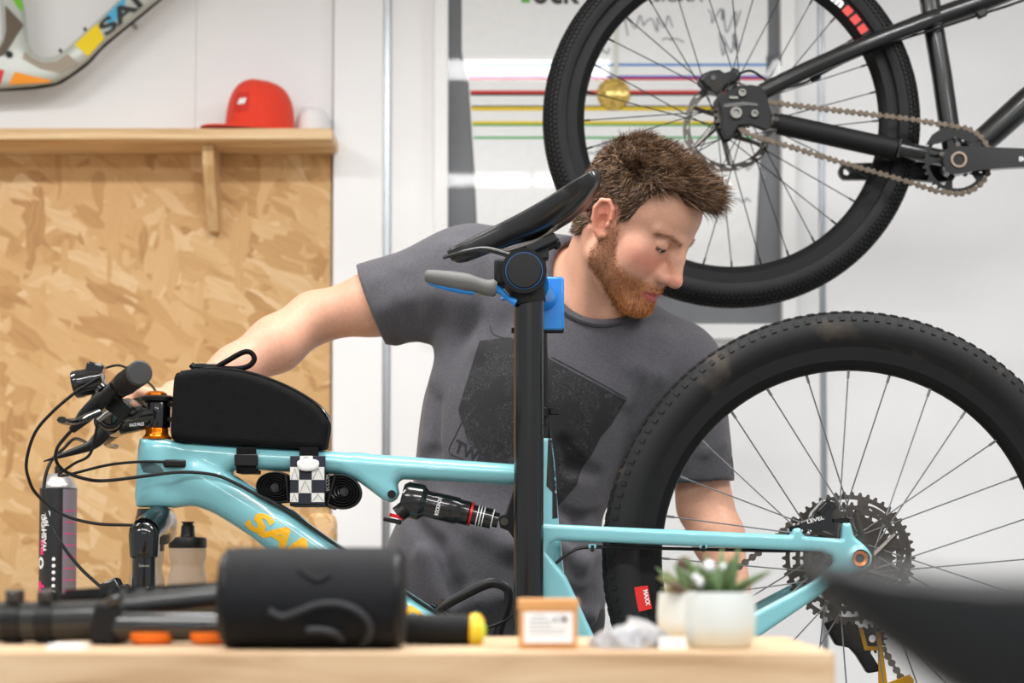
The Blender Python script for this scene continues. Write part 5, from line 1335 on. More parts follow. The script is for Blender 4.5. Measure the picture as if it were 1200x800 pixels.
# loose lower part of the shirt, hanging out to one side
fl.ell(T(556, 680, -0.01), (0.150, 0.125, 0.16), 0.06)
fl.ell(T(600, 690), (0.155, 0.128, 0.17), 0.05)
RSE = SR + (ER - SR) * 0.54; LSE = T(822, 566, -0.02)
fl.chain([SR + np.array([0.02, 0, 0.0]), RSE + np.array([-0.04, 0.01, -0.006])], [0.086, 0.071], 0.045)
fl.chain([SL, LSE + np.array([0.003, 0, -0.05])], [0.080, 0.060], 0.04)
# folds: soft ridges and grooves in the cloth
def fold(pts, r_=0.010, k=0.025, op='add', dep=0.0):
    w_ = []
    for (x, y) in pts:
        c0 = np.array([0, 0, CAMZ]); d = np.array(P(x, y, 1.0)) - c0
        w_.append((x, y, d))
    out = []
    for x, y, d in w_:
        ts = np.linspace(2.9, 3.3, 120); best = None
        for t in ts:
            p = c0 + d * t; ijk = ((p - fl.lo) / fl.h).astype(int)
            if np.all(ijk >= 0) and np.all(ijk < fl.n) and fl.F[tuple(ijk)] < 0: best = p; break
        if best is not None: out.append(best + np.array([0, dep, 0]))
    if len(out) > 1: fl.chain(out, [r_ * 0.4] + [r_] * (len(out) - 2) + [r_ * 0.4] if len(out) > 2 else r_, k, op)
fold([(525, 295), (508, 345), (500, 390)], 0.014, 0.035, 'add', 0.008); fold([(552, 298), (546, 350), (532, 405), (515, 445)], 0.016, 0.04, 'add', 0.009)
fold([(478, 318), (474, 350), (480, 388)], 0.011, 0.03, 'add', 0.006); fold([(582, 310), (584, 360), (566, 410)], 0.014, 0.036, 'add', 0.008)
fold([(446, 330), (452, 360), (464, 398)], 0.009, 0.026, 'add', 0.005)
fold([(480, 600), (510, 640), (532, 690), (540, 730)], 0.012, 0.02, 'sub', -0.004); fold([(468, 600), (498, 650), (520, 710)], 0.012, 0.024, 'add', 0.0)
fold([(520, 590), (560, 620), (600, 640), (650, 640)], 0.010, 0.03, 'add', 0.002); fold([(590, 700), (560, 705), (530, 720)], 0.012, 0.024, 'add', 0.0)
fold([(505, 470), (502, 520), (490, 580)], 0.008, 0.02, 'add', 0.0); fold([(515, 470), (512, 530), (505, 590)], 0.006, 0.016, 'sub', -0.002)
fold([(660, 520), (672, 545), (698, 556)], 0.010, 0.02, 'sub', -0.004); fold([(660, 600), (680, 612), (698, 604)], 0.010, 0.018, 'sub', -0.002); fold([(655, 640), (680, 660), (700, 650)], 0.012, 0.02, 'add', 0.0); fold([(660, 690), (682, 700), (697, 690)], 0.010, 0.014, 'sub', -0.003); fold([(670, 715), (690, 722), (697, 715)], 0.010, 0.018, 'add', 0.0)
fold([(780, 400), (770, 440), (745, 500)], 0.009, 0.024, 'add', 0.002); fold([(750, 390), (745, 430), (735, 470)], 0.008, 0.024, 'add', 0.003)
fold([(800, 520), (825, 530), (850, 520)], 0.005, 0.014, 'add', 0.001); fold([(800, 500), (815, 470), (830, 450)], 0.007, 0.02, 'add', 0.001)
# openings
ra = (ER - SR) / np.linalg.norm(ER - SR); la_ = (LSE - SL) / np.linalg.norm(LSE - SL)
def cut_sleeve(end, ax, inner, reach):
    q = fl.sl(end - 0.13, end + 0.13)
    X, Y, Z = fl.xyz(q); d = (X - end[0]) * ax[0] + (Y - end[1]) * ax[1] + (Z - end[2]) * ax[2]
    rad = np.sqrt((X - end[0]) ** 2 + (Y - end[1]) ** 2 + (Z - end[2]) ** 2)
    fl.F[q] = np.where(rad < reach, np.maximum(fl.F[q], d.astype(np.float32)), fl.F[q])
    fl.cone(end - ax * 0.03, end + ax * 0.1, inner, inner, 0.0, 'sub')
cut_sleeve(RSE, np.array([-0.935, 0.05, -0.345]), 0.060, 0.13)
cut_sleeve(LSE, np.array([0.05, 0.0, -1.0]), 0.0535, 0.10)
# neckline: an oblique ring round the neck
nax = np.array([0.22, -0.42, 0.88]); nax /= np.linalg.norm(nax)
NC = T(693, 356, -0.045) + np.array([-0.002, 0.018, -0.008])
fl.cone(NC - nax * 0.03, NC + nax * 0.2, 0.080, 0.098, 0.006, 'sub')
fl.half((0, 0, 0.905), (0, 0, -1), 0.0)
fl.F[:, :, :int((0.905 - fl.lo[2]) / fl.h)] = 0.02
v, q = fl.mesh(); v = relax(v, q, 2, 0.5)
SHV, SHQ = v, q
shirt = link('t_shirt', np_mesh('t_shirt', v, q, True, 60), m_shirt, man)
SBV = BVHTree.FromPolygons([tuple(p) for p in v], [tuple(int(i) for i in f) for f in q])
# ribbed collar following the opening
u0 = np.cross(nax, [0, 1, 0]); u0 /= np.linalg.norm(u0); v0 = np.cross(nax, u0)
ring = []
for i in range(72):
    a = 2 * math.pi * i / 72; d = u0 * math.cos(a) + v0 * math.sin(a)
    h_ = SBV.ray_cast(Vector(NC + d * 0.0915 + nax * 0.16), Vector(-nax)); ring.append(np.array(h_[0]) if h_[0] is not None and (np.array(h_[0]) - NC).dot(nax) > -0.08 else None)
good = [k for k in range(72) if ring[k] is not None]
hh = np.interp(np.arange(72), good, [(ring[k] - NC).dot(nax) for k in good], period=72)
for _ in range(6): hh = (np.roll(hh, 1) + 2 * hh + np.roll(hh, -1)) / 4
ring = np.array([NC + nax * (hh[k] - 0.001) + (u0 * math.cos(2 * math.pi * k / 72) + v0 * math.sin(2 * math.pi * k / 72)) * 0.089 for k in range(72)])
MB().tube([Vector(p) for p in ring], 0.0075, 10, up=tuple(nax), r2=0.0095, closed=True).obj('collar', mat('collar_rib', C(74, 71, 77), 0.85, var=0.15, scale=200, bump=0.3, bscale=500), shirt)
# dark print on the chest
pm = bpy.data.materials.new('shirt_print'); pm.use_nodes = True; nt = pm.node_tree; b = nt.nodes['Principled BSDF']; b.inputs['Roughness'].default_value = 0.75
tc = nd(nt, 'ShaderNodeTexCoord'); n1 = nd(nt, 'ShaderNodeTexNoise'); n1.inputs['Scale'].default_value = 22; n1.inputs['Detail'].default_value = 3; nt.links.new(tc.outputs['Object'], n1.inputs[0])
wv = nd(nt, 'ShaderNodeTexWave'); wv.inputs['Scale'].default_value = 26; wv.inputs['Distortion'].default_value = 22; wv.inputs['Detail'].default_value = 3; wv.inputs['Detail Scale'].default_value = 2.5; nt.links.new(tc.outputs['Object'], wv.inputs[0])
ad = nd(nt, 'ShaderNodeMath', operation='MULTIPLY'); nt.links.new(wv.outputs['Fac'], ad.inputs[0]); nt.links.new(n1.outputs[0], ad.inputs[1])
rp = ramp(nt, ad.outputs[0], [(0.30, C(20, 20, 22)), (0.46, C(27, 26, 29)), (0.52, C(64, 62, 67)), (0.58, C(28, 27, 30))])
nt.links.new(rp.outputs[0], b.inputs['Base Color'])
PR = [(562, 399), (597, 395), (622, 404), (645, 421), (682, 441), (734, 469), (717, 497), (704, 512), (694, 532), (682, 548), (676, 568), (655, 592), (640, 590), (612, 560), (575, 546), (549, 512), (541, 495), (537, 480), (550, 437)]
def shirt_hit(x, y, off=0.0012):
    d = (P(x, y, 1.0) - Vector((0, 0, CAMZ))).normalized(); h_ = SBV.ray_cast(Vector((0, 0, CAMZ)), d)
    return (h_[0] - d * off) if h_[0] is not None else P(x, y, YT - 0.12)
def on_shirt(name, poly, material, step=5.0):
    bm = bmesh.new(); vs = [bm.verts.new((x, y, 0)) for x, y in poly]; bm.faces.new(vs)
    bmesh.ops.triangulate(bm, faces=bm.faces)
    for _ in range(7):
        e = [e for e in bm.edges if e.calc_length() > step]
        if not e: break
        bmesh.ops.subdivide_edges(bm, edges=e, cuts=1); bmesh.ops.triangulate(bm, faces=bm.faces)
    for p in bm.verts: p.co = shirt_hit(p.co.x, p.co.y)
    me = bpy.data.meshes.new(name); bm.to_mesh(me); bm.free()
    me.polygons.foreach_set('use_smooth', [True] * len(me.polygons))
    return link(name, me, material, shirt)
on_shirt('chest_print', PR, pm)
m_inkd = mat('print_ink_dark', C(36, 35, 38), 0.8, var=0.1)
v_, f_2 = text_mesh('TWEED', 1.0, 0.02)
W_ = max(p[0] for p in v_); bm = bmesh.new(); vs = [bm.verts.new(p) for p in v_]
for f in f_2:
    try: bm.faces.new([vs[i] for i in f])
    except ValueError: pass
for p in bm.verts:
    s_ = p.co.x / W_; x = 531 + 54 * s_ + p.co.y * 6; y = 528 + 26 * s_ - p.co.y * (20 - 3 * s_); p.co = shirt_hit(x, y)
me = bpy.data.meshes.new('print_lettering'); bm.to_mesh(me); bm.free(); link('print_lettering', me, m_inkd, shirt)
def print_line(pts, name='print_line', r_=0.0008):
    MB().tube([shirt_hit(x, y, 0.0004) for x, y in [(p[0], p[1]) for p in smooth2(pts, 5, False)]], r_, 5).obj(name, m_inkd, shirt)
print_line([(541, 495), (533, 512), (526, 529), (540, 537), (560, 548), (580, 556)]); print_line([(545, 505), (552, 520), (575, 534)]); print_line([(574, 382), (577, 390), (584, 394), (592, 396)]); print_line([(646, 418), (684, 438), (734, 466)])
# --- trousers and shoes (below the bench edge)
fl = Field(np.array([HIPS[0] - 0.36, YT - 0.26, 0.02]), np.array([HIPS[0] + 0.36, YT + 0.26, 1.0]), 0.011)
add_legs(fl, 0.018); fl.ell(HIPS + np.array([0, 0, 0.02]), (0.175, 0.13, 0.12), 0.05)
fl.half((0, 0, 0.07), (0, 0, -1)); fl.half((0, 0, 0.96), (0, 0, 1))
fl.F[:, :, :int((0.07 - fl.lo[2]) / fl.h)] = 0.02
v, q = fl.mesh(); link('trousers', np_mesh('trousers', v, q), mat('dark_trousers', C(48, 48, 52), 0.85, var=0.1, scale=90), man)
for a in AN:
    fl = Field(a + np.array([-0.08, -0.24, -0.1]), a + np.array([0.08, 0.1, 0.03]), 0.006)
    fl.chain([a + np.array([0, 0.035, -0.04]), a + np.array([0.005, -0.06, -0.045]), a + np.array([0.01, -0.16, -0.055])], [0.046, 0.044, 0.034], 0.02); fl.cone(a + np.array([0, 0.01, -0.04]), a, 0.05, 0.046, 0.02)
    fl.half((0, 0, 0.0), (0, 0, -1)); fl.F[:, :, :max(0, int((0.0 - fl.lo[2]) / fl.h))] = 0.02
    v, q = fl.mesh(); link('shoe', np_mesh('shoe', v, q), mat('dark_shoe', C(40, 40, 42), 0.6, var=0.1), man)
# ------------------------------------------------------------------ black bicycle hanging behind the mechanic
YK = 3.6
bk = thing('hanging_bicycle', 'black bicycle hung up behind the mechanic with its chain side facing out', 'bicycle', P(1121, 360, YK))
m_bframe = mat('black_frame_paint', C(14, 14, 15), 0.3, var=0.1, coat=0.35)
wc = P(857, 141, YK)
rowsK = [(t_, 0.0062, 0.0066) for t_ in (-1.0, -0.78, -0.56, -0.34, -0.11, 0.11, 0.34, 0.56, 0.78, 1.0)]
rimK, hubK = wheel(bk, wc, 0.368, 0.060, 32, rowsK, 0.0011, 0.0020, step=0.0102)
rotor(rimK, wc, 0.09, 0.052)
mb = MB(); cog(mb, wc, 0.036, 18, -0.046, 0.003, 0, 0.014); mb.obj('sprocket', m_dsteel, rimK, smooth=False)
# rim decal: white lettering and red squares
def rim_quad(a0, a1, r0, r1, name, m_):
    y = wc.y - 0.0178
    pts = [wc + V(r * math.cos(R(a)), 0, r * math.sin(R(a))) for r, a in ((r0, a0), (r1, a0), (r1, a1), (r0, a1))]
    MB().prism([V(p.x, y, p.z) for p in pts], (0, 0.0015, 0)).obj(name, m_, rimK, smooth=False)
m_rred = mat('rim_red', C(206, 44, 40), 0.4, var=0.03)
for a0 in (41.6, 37.4, 33.1): rim_quad(a0, a0 + 3.0, 0.303, 0.320, 'red_square', m_rred)
mb = MB(); a = R(50.5); p = wc + V(0.303 * math.cos(a), -0.0185, 0.303 * math.sin(a)); put_text(mb, 'm', p, (math.sin(a), 0, -math.cos(a)), (math.cos(a), 0, math.sin(a)), 0.014, 0.06, width=0.026); mb.obj('lettering', m_whiteprint, rimK, smooth=False)
# frame tubes
YN2 = YK - 0.062
fr_ = MB()
for dy in (-0.060, 0.060):
    k = 1
    fr_.tube(smooth_path([P(893, 108, YK + dy), P(950, 80, YK + dy), P(1030, 46, YK + dy * 0.9), P(1080, 26, YK + dy * 0.5), P(1098, 20, YK + dy * 0.3)], 4), 0.0155 if dy < 0 else 0.0135, 16, up=(0, 1, 0), r2=0.0165 if dy < 0 else 0.014)
    fr_.tube(smooth_path([P(905, 142, YK + dy), P(980, 158, YK + dy), P(1050, 174, YK + dy * 0.95), P(1090, 182, YK + dy * 0.7), P(1115, 187, YK + dy * 0.4)], 4), [0.0175, 0.018, 0.018, 0.016, 0.016], 16, up=(0, 1, 0), r2=0.016)
fr_.tube(PX([(1080, -70), (1092, 20), (1104, 90), (1114, 160), (1120, 190)], YK), 0.0200, 22)
fr_.tube(PX([(1094, 22), (1140, 6), (1200, -18), (1330, -72), (1620, -190)], YK), [0.020, 0.021, 0.021, 0.022, 0.024], 20)
fr_.tube(PX([(1120, 190), (1160, 158), (1200, 122), (1330, 12), (1600, -215)], YK), [0.022, 0.026, 0.027, 0.027, 0.026], 22)
fr_.tube([P(1120, 188, YK) - V(0, 0.045, 0), P(1120, 188, YK) + V(0, 0.045, 0)], 0.025, 26)
fr_.tube(PX([(1590, -235), (1650, -60)], YK), 0.024, 20)
frm = fr_.obj('frame_body', m_bframe, bk)
MB().tube(PX([(1072, -130), (1080, -60)], YK), 0.0155, 18).obj('seat_post', m_black, bk)
MB().tube(PX([(1078.5, -80), (1080, -66)], YK), 0.0225, 20).obj('seat_collar', m_black, bk)
nose_, tail_ = P(1150, -165, YK), P(985, -150, YK)
saddle_mesh(nose_, tail_, (0, 0, 1), (0, 1, 0), 0.14, 0.035, 0.008).obj('saddle', m_black, bk)
MB().box(P(1070, -143, YK), (0.05, 0.05, 0.05)).obj('seat_clamp', m_black, bk, bevel=0.01)
# drop-out with its sliding bolts
drop = MB().prism(PX([(842, 118), (850, 108), (862, 101), (880, 99), (892, 101), (899, 112), (903, 130), (905, 148), (897, 152), (880, 146), (866, 147), (858, 160), (850, 161), (846, 152), (846, 132)], YN2 - 0.012), (0, 0.016, 0)).obj('dropout', mat('dropout_black', C(17, 17, 18), 0.42, spec=0.3, var=0.1), bk, bevel=0.002)
MB().prism(PX([(848, 122), (872, 119), (888, 121), (888, 124), (872, 123), (848, 126)], YN2 - 0.0135), (0, 0.003, 0)).obj('slot', m_black_gloss, drop, smooth=False)
for px, py, r0 in ((862.5, 132.5, 0.0125), (869.5, 109, 0.0085), (884, 133.5, 0.0080)):
    c = P(px, py, YN2 - 0.012); MB().lathe([(r0, -0.002), (r0, 0.004), (r0 * 0.85, 0.006), (r0 * 0.5, 0.006), (r0 * 0.42, 0.002), (0, 0.002)], c, (0, -1, 0), 24).obj('bolt', m_silver, drop)
MB().box(P(860, 114.5, YN2 - 0.013), (0.018, 0.004, 0.006)).obj('adjuster', m_silver, drop, bevel=0.001)
# rear brake caliper above the drop-out
cal2 = plate_obj('brake_caliper', [(817, 97), (822, 89), (832, 85), (842, 84), (848, 88), (854, 86), (858, 81), (864, 84), (867, 92), (862, 100), (852, 104), (844, 112), (836, 110), (828, 108)], [], YK + 0.03, 0.022, 0.006, m_black, bk, 0.0025)
MB().tube([P(840, 101, YK + 0.006), P(840, 101, YK + 0.03)], 0.012, 20).obj('piston_cap', m_dsteel, cal2)
MB().tube([P(836, 91, YK + 0.004), P(836, 91, YK + 0.03)], 0.005, 12).obj('bolt', m_steel, cal2)
MB().prism(PX([(846, 104), (836, 120), (838, 150), (848, 168), (858, 163), (850, 150), (850, 120)], YK - 0.03), (0, 0.01, 0)).obj('chain_guard', m_black, bk, bevel=0.002)
MB().tube(smooth_path(PX([(866, 86), (880, 83), (895, 92), (910, 104), (940, 98), (960, 88), (985, 75), (1015, 62), (1060, 45), (1110, 30), (1155, 15), (1200, 0), (1330, -50)], YK - 0.03), 5), 0.0026, 8).obj('brake_hose', m_black, bk)
for px, py in ((955, 90), (1150, 16)): MB().box(P(px, py, YK - 0.035), (0.02, 0.014, 0.016), Matrix.Rotation(R(-24), 3, 'Y')).obj('cable_clip', m_black, bk, bevel=0.003)
MB().box(P(1052, 176, YK - 0.062), (0.006, 0.036, 0.038), Matrix.Rotation(R(12), 3, 'Y')).obj('stay_band', m_black, bk, bevel=0.002)
MB().tube(PX([(912, 145), (1049, 175)], YK - 0.064), 0.0205, 14).obj('chainstay_guard', m_black_matt, bk)
# chainset
YC = YK - 0.062
cc = P(1121, 188, YC)
mb = MB(); rk = 40.5 / (FPX / YC) - 0.002
cog(mb, cc, rk, 32, 0.0, 0.0035, 5, 0.02, inner=rk * 0.46, hole_fill=0.74); ring = mb.obj('chainring', m_black, bk, smooth=False)
MB().prism(PX([(1085, 170), (1092, 158), (1104, 150), (1120, 148), (1136, 152), (1148, 162), (1140, 168), (1120, 160), (1100, 168)], YC - 0.003), (0, 0.002, 0)).obj('guide_plate', m_black, ring, smooth=False)
for k in range(5):
    a = R(230 + 72 * k); MB().tube([cc + V(0.031 * math.cos(a), -0.003, 0.031 * math.sin(a)), cc + V(0.031 * math.cos(a), 0.004, 0.031 * math.sin(a))], 0.0048, 12).obj('chainring_bolt', m_silver if k == 0 else m_dsteel, ring)
ca = MB().prism(PX(smooth2([(1112, 203), (1106, 192), (1107, 180), (1116, 172.5), (1140, 171.5), (1200, 173.5), (1290, 174), (1298, 184), (1290, 194), (1200, 195.5), (1150, 199), (1128, 203)], 3), YC - 0.026), (0, 0.018, 0)).obj('crank_arm', mat('crank_black', C(26, 26, 27), 0.24, 0.3, var=0.08, coat=0.3), bk, bevel=0.004, seg=3)
bc = P(1123.5, 187, YC - 0.027); MB().lathe([(0.0155, -0.002), (0.0155, 0.003), (0.0115, 0.003), (0.0105, -0.006), (0, -0.006)], bc, (0, -1, 0), 28).obj('crank_bolt', mat('crank_ring', C(150, 130, 116), 0.3, 0.9, var=0.06), ca)
mb = MB(); put_text(mb, 'SHIMANO', P(1194, 189, YC - 0.0265), (1, 0, 0), (0, 0, 1), 0.009, 0.02); mb.obj('lettering', m_whiteprint, ca, smooth=False)
pd = P(1285, 184, YC - 0.02)
MB().tube([pd, pd - V(0, 0.03, 0)], 0.007, 12).box(pd - V(0, 0.075, 0), (0.1, 0.09, 0.018)).obj('pedal', m_black, ca, bevel=0.004)
YF = YK + 0.07
MB().prism([PX(smooth2([(1110, 190), (1060, 190), (1000, 191), (987, 193), (983, 201), (988, 209), (1000, 210), (1060, 210), (1115, 212)], 3), YF), PX([(997, 201), (993, 196.5), (988.5, 198), (988.5, 204), (993, 205.5)], YF)], (0, 0.016, 0)).obj('crank_arm', m_black, bk, bevel=0.002)
# chain runs
cs_ = P(862, 132, YC)
top_run = PX([(862, 118), (900, 120), (960, 127), (1060, 139), (1118, 148)], YC); bot_run = PX([(860, 146), (880, 158), (920, 170), (985, 190), (1060, 212), (1098, 224)], YC)
wrap = [cc + V((rk + 0.001) * math.cos(R(a)), 0, (rk + 0.001) * math.sin(R(a))) for a in range(88, -118, -9)]
mb = MB(); chain(mb, smooth_path(top_run, 4) + wrap + smooth_path(bot_run, 4)[::-1]); tag(mb.obj('chain', mat('chain_worn', C(100, 90, 80), 0.4, 1.0, var=0.12, scale=80), bk, smooth=False), kind='stuff')
# the front of the bicycle, beyond the picture edge: fork and front wheel, and the straps that hold it up
fc_ = P(1690, 60, YK); fcw = fc_ + V(0.06, 0, -0.12)
fk = MB()
for dy in (-0.055, 0.055): fk.tube([P(1650, -60, YK + dy), fcw + V(0, dy, 0)], [0.018, 0.013], 14)
fk.tube([P(1650, -60, YK - 0.06), P(1650, -60, YK + 0.06)], 0.018, 14).obj('fork', m_black, bk)
r2, h2 = wheel(bk, fcw, 0.368, 0.060, 16, [(0.0, 0.03, 0.01)], 0.0011, 0.0026); r2.name = 'front_wheel'
for px, py in ((1150, 2), (1450, -120)):
    p = P(px, py, YK); MB().tube([p, V(p.x, YK, CEIL)], 0.004, 8).obj('hanging_strap', m_black, bk)
MB().tube([P(1610, -250, YK), P(1598, -290, YK) ], 0.016, 12).tube([P(1598, -290, YK) - V(0, 0.36, 0), P(1598, -290, YK) + V(0, 0.36, 0)], 0.0125, 14).obj('handlebar', m_black, bk)
# ------------------------------------------------------------------ workbench in front
YF0, YF1 = 1.66, 1.95                                # front and back edge of the bench top
zb0 = P(500, 763, YF0).z; th_ = 0.05
xe_ = P(979, 770, YF0).x
bench = thing('workbench', 'pale wooden workbench with bar ends, a small box and plants standing on it', 'workbench', (-0.2, 1.82, 0))
slab('bench_top', -1.1, xe_, YF0, YF1, zb0 - th_, zb0, m_bench, bench, 0.003)
for x in (-1.0, xe_ - 0.06):
    for y in (YF0 + 0.03, YF1 - 0.03): slab('leg', x - 0.025, x + 0.025, y - 0.025, y + 0.025, 0, zb0 - th_, m_pine_v, bench, 0.003)
slab('rail', -1.0, xe_ - 0.06, 1.80, 1.84, 0.25, 0.32, m_pine, bench, 0.003)
def on_bench(px, y): p = P(px, 700, y); return V(p.x, y, zb0)

# --- clip-on aero bars lying on the bench
YA = 1.80
ab = thing('aero_bar', 'black handlebar with clip-on extensions lying at the end of the bench', 'handlebar', on_bench(130, YA))
m_carb = mat('carbon_black', C(18, 18, 19), 0.34, var=0.15, scale=40, coat=0.25)
MB().tube(smooth_path(PX([(-160, 727), (-60, 728), (0, 728), (60, 728), (110, 726), (135, 725)], YA), 4), [0.018, 0.0195, 0.0195, 0.0195, 0.019, 0.018], 24).obj('base_bar', m_carb, ab)
for px in (17, 55):
    p = P(px, 728, YA)
    cl_ = MB().lathe([(0.0190, -0.009), (0.0210, -0.008), (0.0212, 0.008), (0.0190, 0.009)], p, (1, 0, 0), 28).obj('clamp_ring', m_black, ab)
    MB().box(p + V(0, 0, 0.025), (0.014, 0.02, 0.012)).tube([p + V(0, -0.012, 0.026), p + V(0, 0.012, 0.026)], 0.004, 10).obj('clamp_bolt', m_dsteel, cl_, bevel=0.002)
    zl = p.z - 0.018; MB().box((p.x, YA, (zl + zb0) / 2 + 0.0012), (0.016, 0.03, max(0.002, zl - zb0 - 0.001))).obj('clamp_foot', m_black, cl_, bevel=0.002)
pb = P(131, 728, YA); MB().box(pb + V(0, 0.0, -0.001), (0.026, 0.07, 0.040), Matrix.Rotation(R(8), 3, 'Y')).box((pb.x, YA, zb0 + 0.009), (0.02, 0.05, 0.016)).obj('extension_clamp', m_black_matt, ab, bevel=0.005)
MB().tube(smooth_path([P(120, 715, YA), P(132, 706, YA - 0.03), P(142, 700, YA - 0.036)], 4), [0.007, 0.006, 0.004], 10).obj('clamp_lever', m_black_gloss, ab)
MB().tube(PX([(136, 733), (262, 734), (480, 737)], YA - 0.022), 0.0135, 22).obj('extension', mat('extension_gloss', C(17, 17, 18), 0.2, var=0.1, coat=0.6), ab)
MB().tube(smooth_path([P(136, 713, YA + 0.015), P(170, 709, YA + 0.016), P(262, 699, YA + 0.022), P(360, 690, YA + 0.03)], 3), 0.0125, 20).obj('extension', m_carb, ab)
g = MB().tube(PX([(474, 736), (551, 738)], YA - 0.022), 0.0145, 22)
for i in range(6): g.tube([P(478 + 12 * i, 736.2 + 0.2 * i, YA - 0.022), P(486 + 12 * i, 736.4 + 0.2 * i, YA - 0.022)], 0.0150, 22)
g.obj('grip_tape', m_black_matt, ab)
m_yp = mat('yellow_plug', C(240, 186, 20), 0.5, var=0.1, scale=60); m_gp = mat('lime_plug', C(196, 214, 60), 0.5, var=0.1, scale=60)
pl = P(553, 738.5, YA - 0.022); d = Vector((1, 0, -0.03))
pg = MB().lathe([(0.0155, -0.002), (0.0165, 0.002), (0.0155, 0.008), (0.011, 0.0115), (0, 0.0125)], pl, d, 24).obj('end_plug', m_yp, ab)
MB().lathe([(0.0167, 0.0), (0.0172, 0.0015), (0.0167, 0.003)], pl + V(0.002, -0.0, 0), d, 24, full=False).ball(pl + V(0.008, -0.011, 0.0), (0.006, 0.004, 0.010), 12, 8).obj('lime_band', m_gp, pg)
m_opad = mat('orange_pad', C(240, 118, 22), 0.6, var=0.05)
for px in (179, 249):
    t_ = on_bench(px, YA - 0.02); zz = P(px, 742, YA - 0.02).z
    MB().lathe([(0.012, 0.0008), (0.019, 0.002), (0.0225, 0.008), (0.0232, max(0.012, zz - zb0)), (0, max(0.0125, zz - zb0 + 0.0005))], t_, (0, 0, 1), 28).obj('orange_spacer', m_opad, ab)

# --- cylindrical handlebar bag
m_roll = mat('roll_bag_fabric', C(20, 21, 24), 0.7, spec=0.25, var=0.15, scale=60, bump=0.2, bscale=300)
YR = 1.712
rc_ = P(368, 700, YR); rr_ = (P(368, 641, YR - 0.045).z - zb0) / 2
rb_ = thing('roll_bag', 'dark cylindrical roll bag with a cord loop lying on the bench', 'bag', V(rc_.x, YR, zb0))
x0, x1 = P(261, 700, YR).x, P(475, 700, YR).x; zc = zb0 + rr_
MB().lathe([(0, 0), (rr_ * 0.86, 0), (rr_ * 0.96, 0.004), (rr_, 0.014), (rr_ * 1.005, (x1 - x0) / 2), (rr_, x1 - x0 - 0.014), (rr_ * 0.96, x1 - x0 - 0.004), (rr_ * 0.86, x1 - x0), (0, x1 - x0)], V(x0, YR, zc), (1, 0, 0), 48).obj('body', m_roll, rb_)
for x in (x0 + 0.006, x1 - 0.006): MB().lathe([(rr_ * 0.975, -0.002), (rr_ * 1.0, 0), (rr_ * 0.975, 0.002)], V(x, YR, zc), (1, 0, 0), 44, full=False).obj('piping', m_black, rb_)
def on_roll(px, py, off=0.002):
    p = P(px, py, YR - rr_); dz = max(-rr_ * 0.97, min(rr_ * 0.97, p.z - zc)); return V(p.x, YR - math.sqrt(rr_ ** 2 - dz ** 2) - off, zc + dz)
m_cord = mat('grey_cord', C(44, 45, 49), 0.6, var=0.1)
MB().tube(smooth_path([on_roll(x, y) for x, y in ((315, 715), (330, 722), (350, 716), (372, 708), (398, 707), (420, 716), (433, 732), (430, 748), (420, 757))], 6), 0.0032, 8).obj('cord_loop', m_cord, rb_)
MB().tube(smooth_path([on_roll(x, y) for x, y in ((358, 738), (375, 738), (392, 742), (400, 750))], 6), 0.0036, 8).obj('cord_loop', m_cord, rb_)
MB().tube(smooth_path([on_roll(x, y, 0.0) for x, y in ((350, 668), (362, 676), (372, 680), (386, 674))], 5), 0.003, 8).obj('fold', m_roll, rb_)

# --- small cardboard box
m_card = mat('brown_cardboard', C(206, 150, 92), 0.75, var=0.05, scale=30, bump=0.1, bscale=200)
YX = 1.70
bxl = P(608, 760, YX); bxr = P(677, 760, YX); zt2 = P(640, 703, YX).z
cb = thing('cardboard_box', 'small brown cardboard box with a white printed label on the bench', 'box', V((bxl.x + bxr.x) / 2, YX, zb0))
slab('box_body', bxl.x, bxr.x, YX, YX + 0.05, zb0, zt2, m_card, cb, 0.002)
slab('lid_flap', bxl.x - 0.001, bxr.x + 0.001, YX - 0.001, YX + 0.05, zt2 - 0.009, zt2 + 0.0006, m_card, cb, 0.001)
q0, q1 = P(614, 753, YX - 0.001), P(671, 717, YX - 0.001)
lb = slab('label', q0.x, q1.x, YX - 0.0014, YX, q0.z, q1.z, m_whiteprint, cb)
m_print = mat('grey_print', C(96, 98, 102), 0.7, var=0.05)
mb = MB(); put_text(mb, 'A 7M', P(648, 730, YX - 0.0016), (1, 0, 0), (0, 0, 1), 0.007, 0.01, width=0.013)
mb.obj('lettering', m_print, lb, smooth=False)
mb = MB()
for k, (a, b_) in enumerate(((624, 640), (620, 646), (620, 646), (620, 664), (620, 662))): mb.box((P((a + b_) / 2, 722 + 5 * k, YX - 0.0016).x, YX - 0.0016, P(630, 722 + 5 * k, YX - 0.0016).z), ((b_ - a) / 1250, 0.0004, 0.0012))
tag(mb.obj('text_lines', mat('pale_grey_print', C(170, 172, 176), 0.7, var=0.02), lb, smooth=False), kind='stuff')

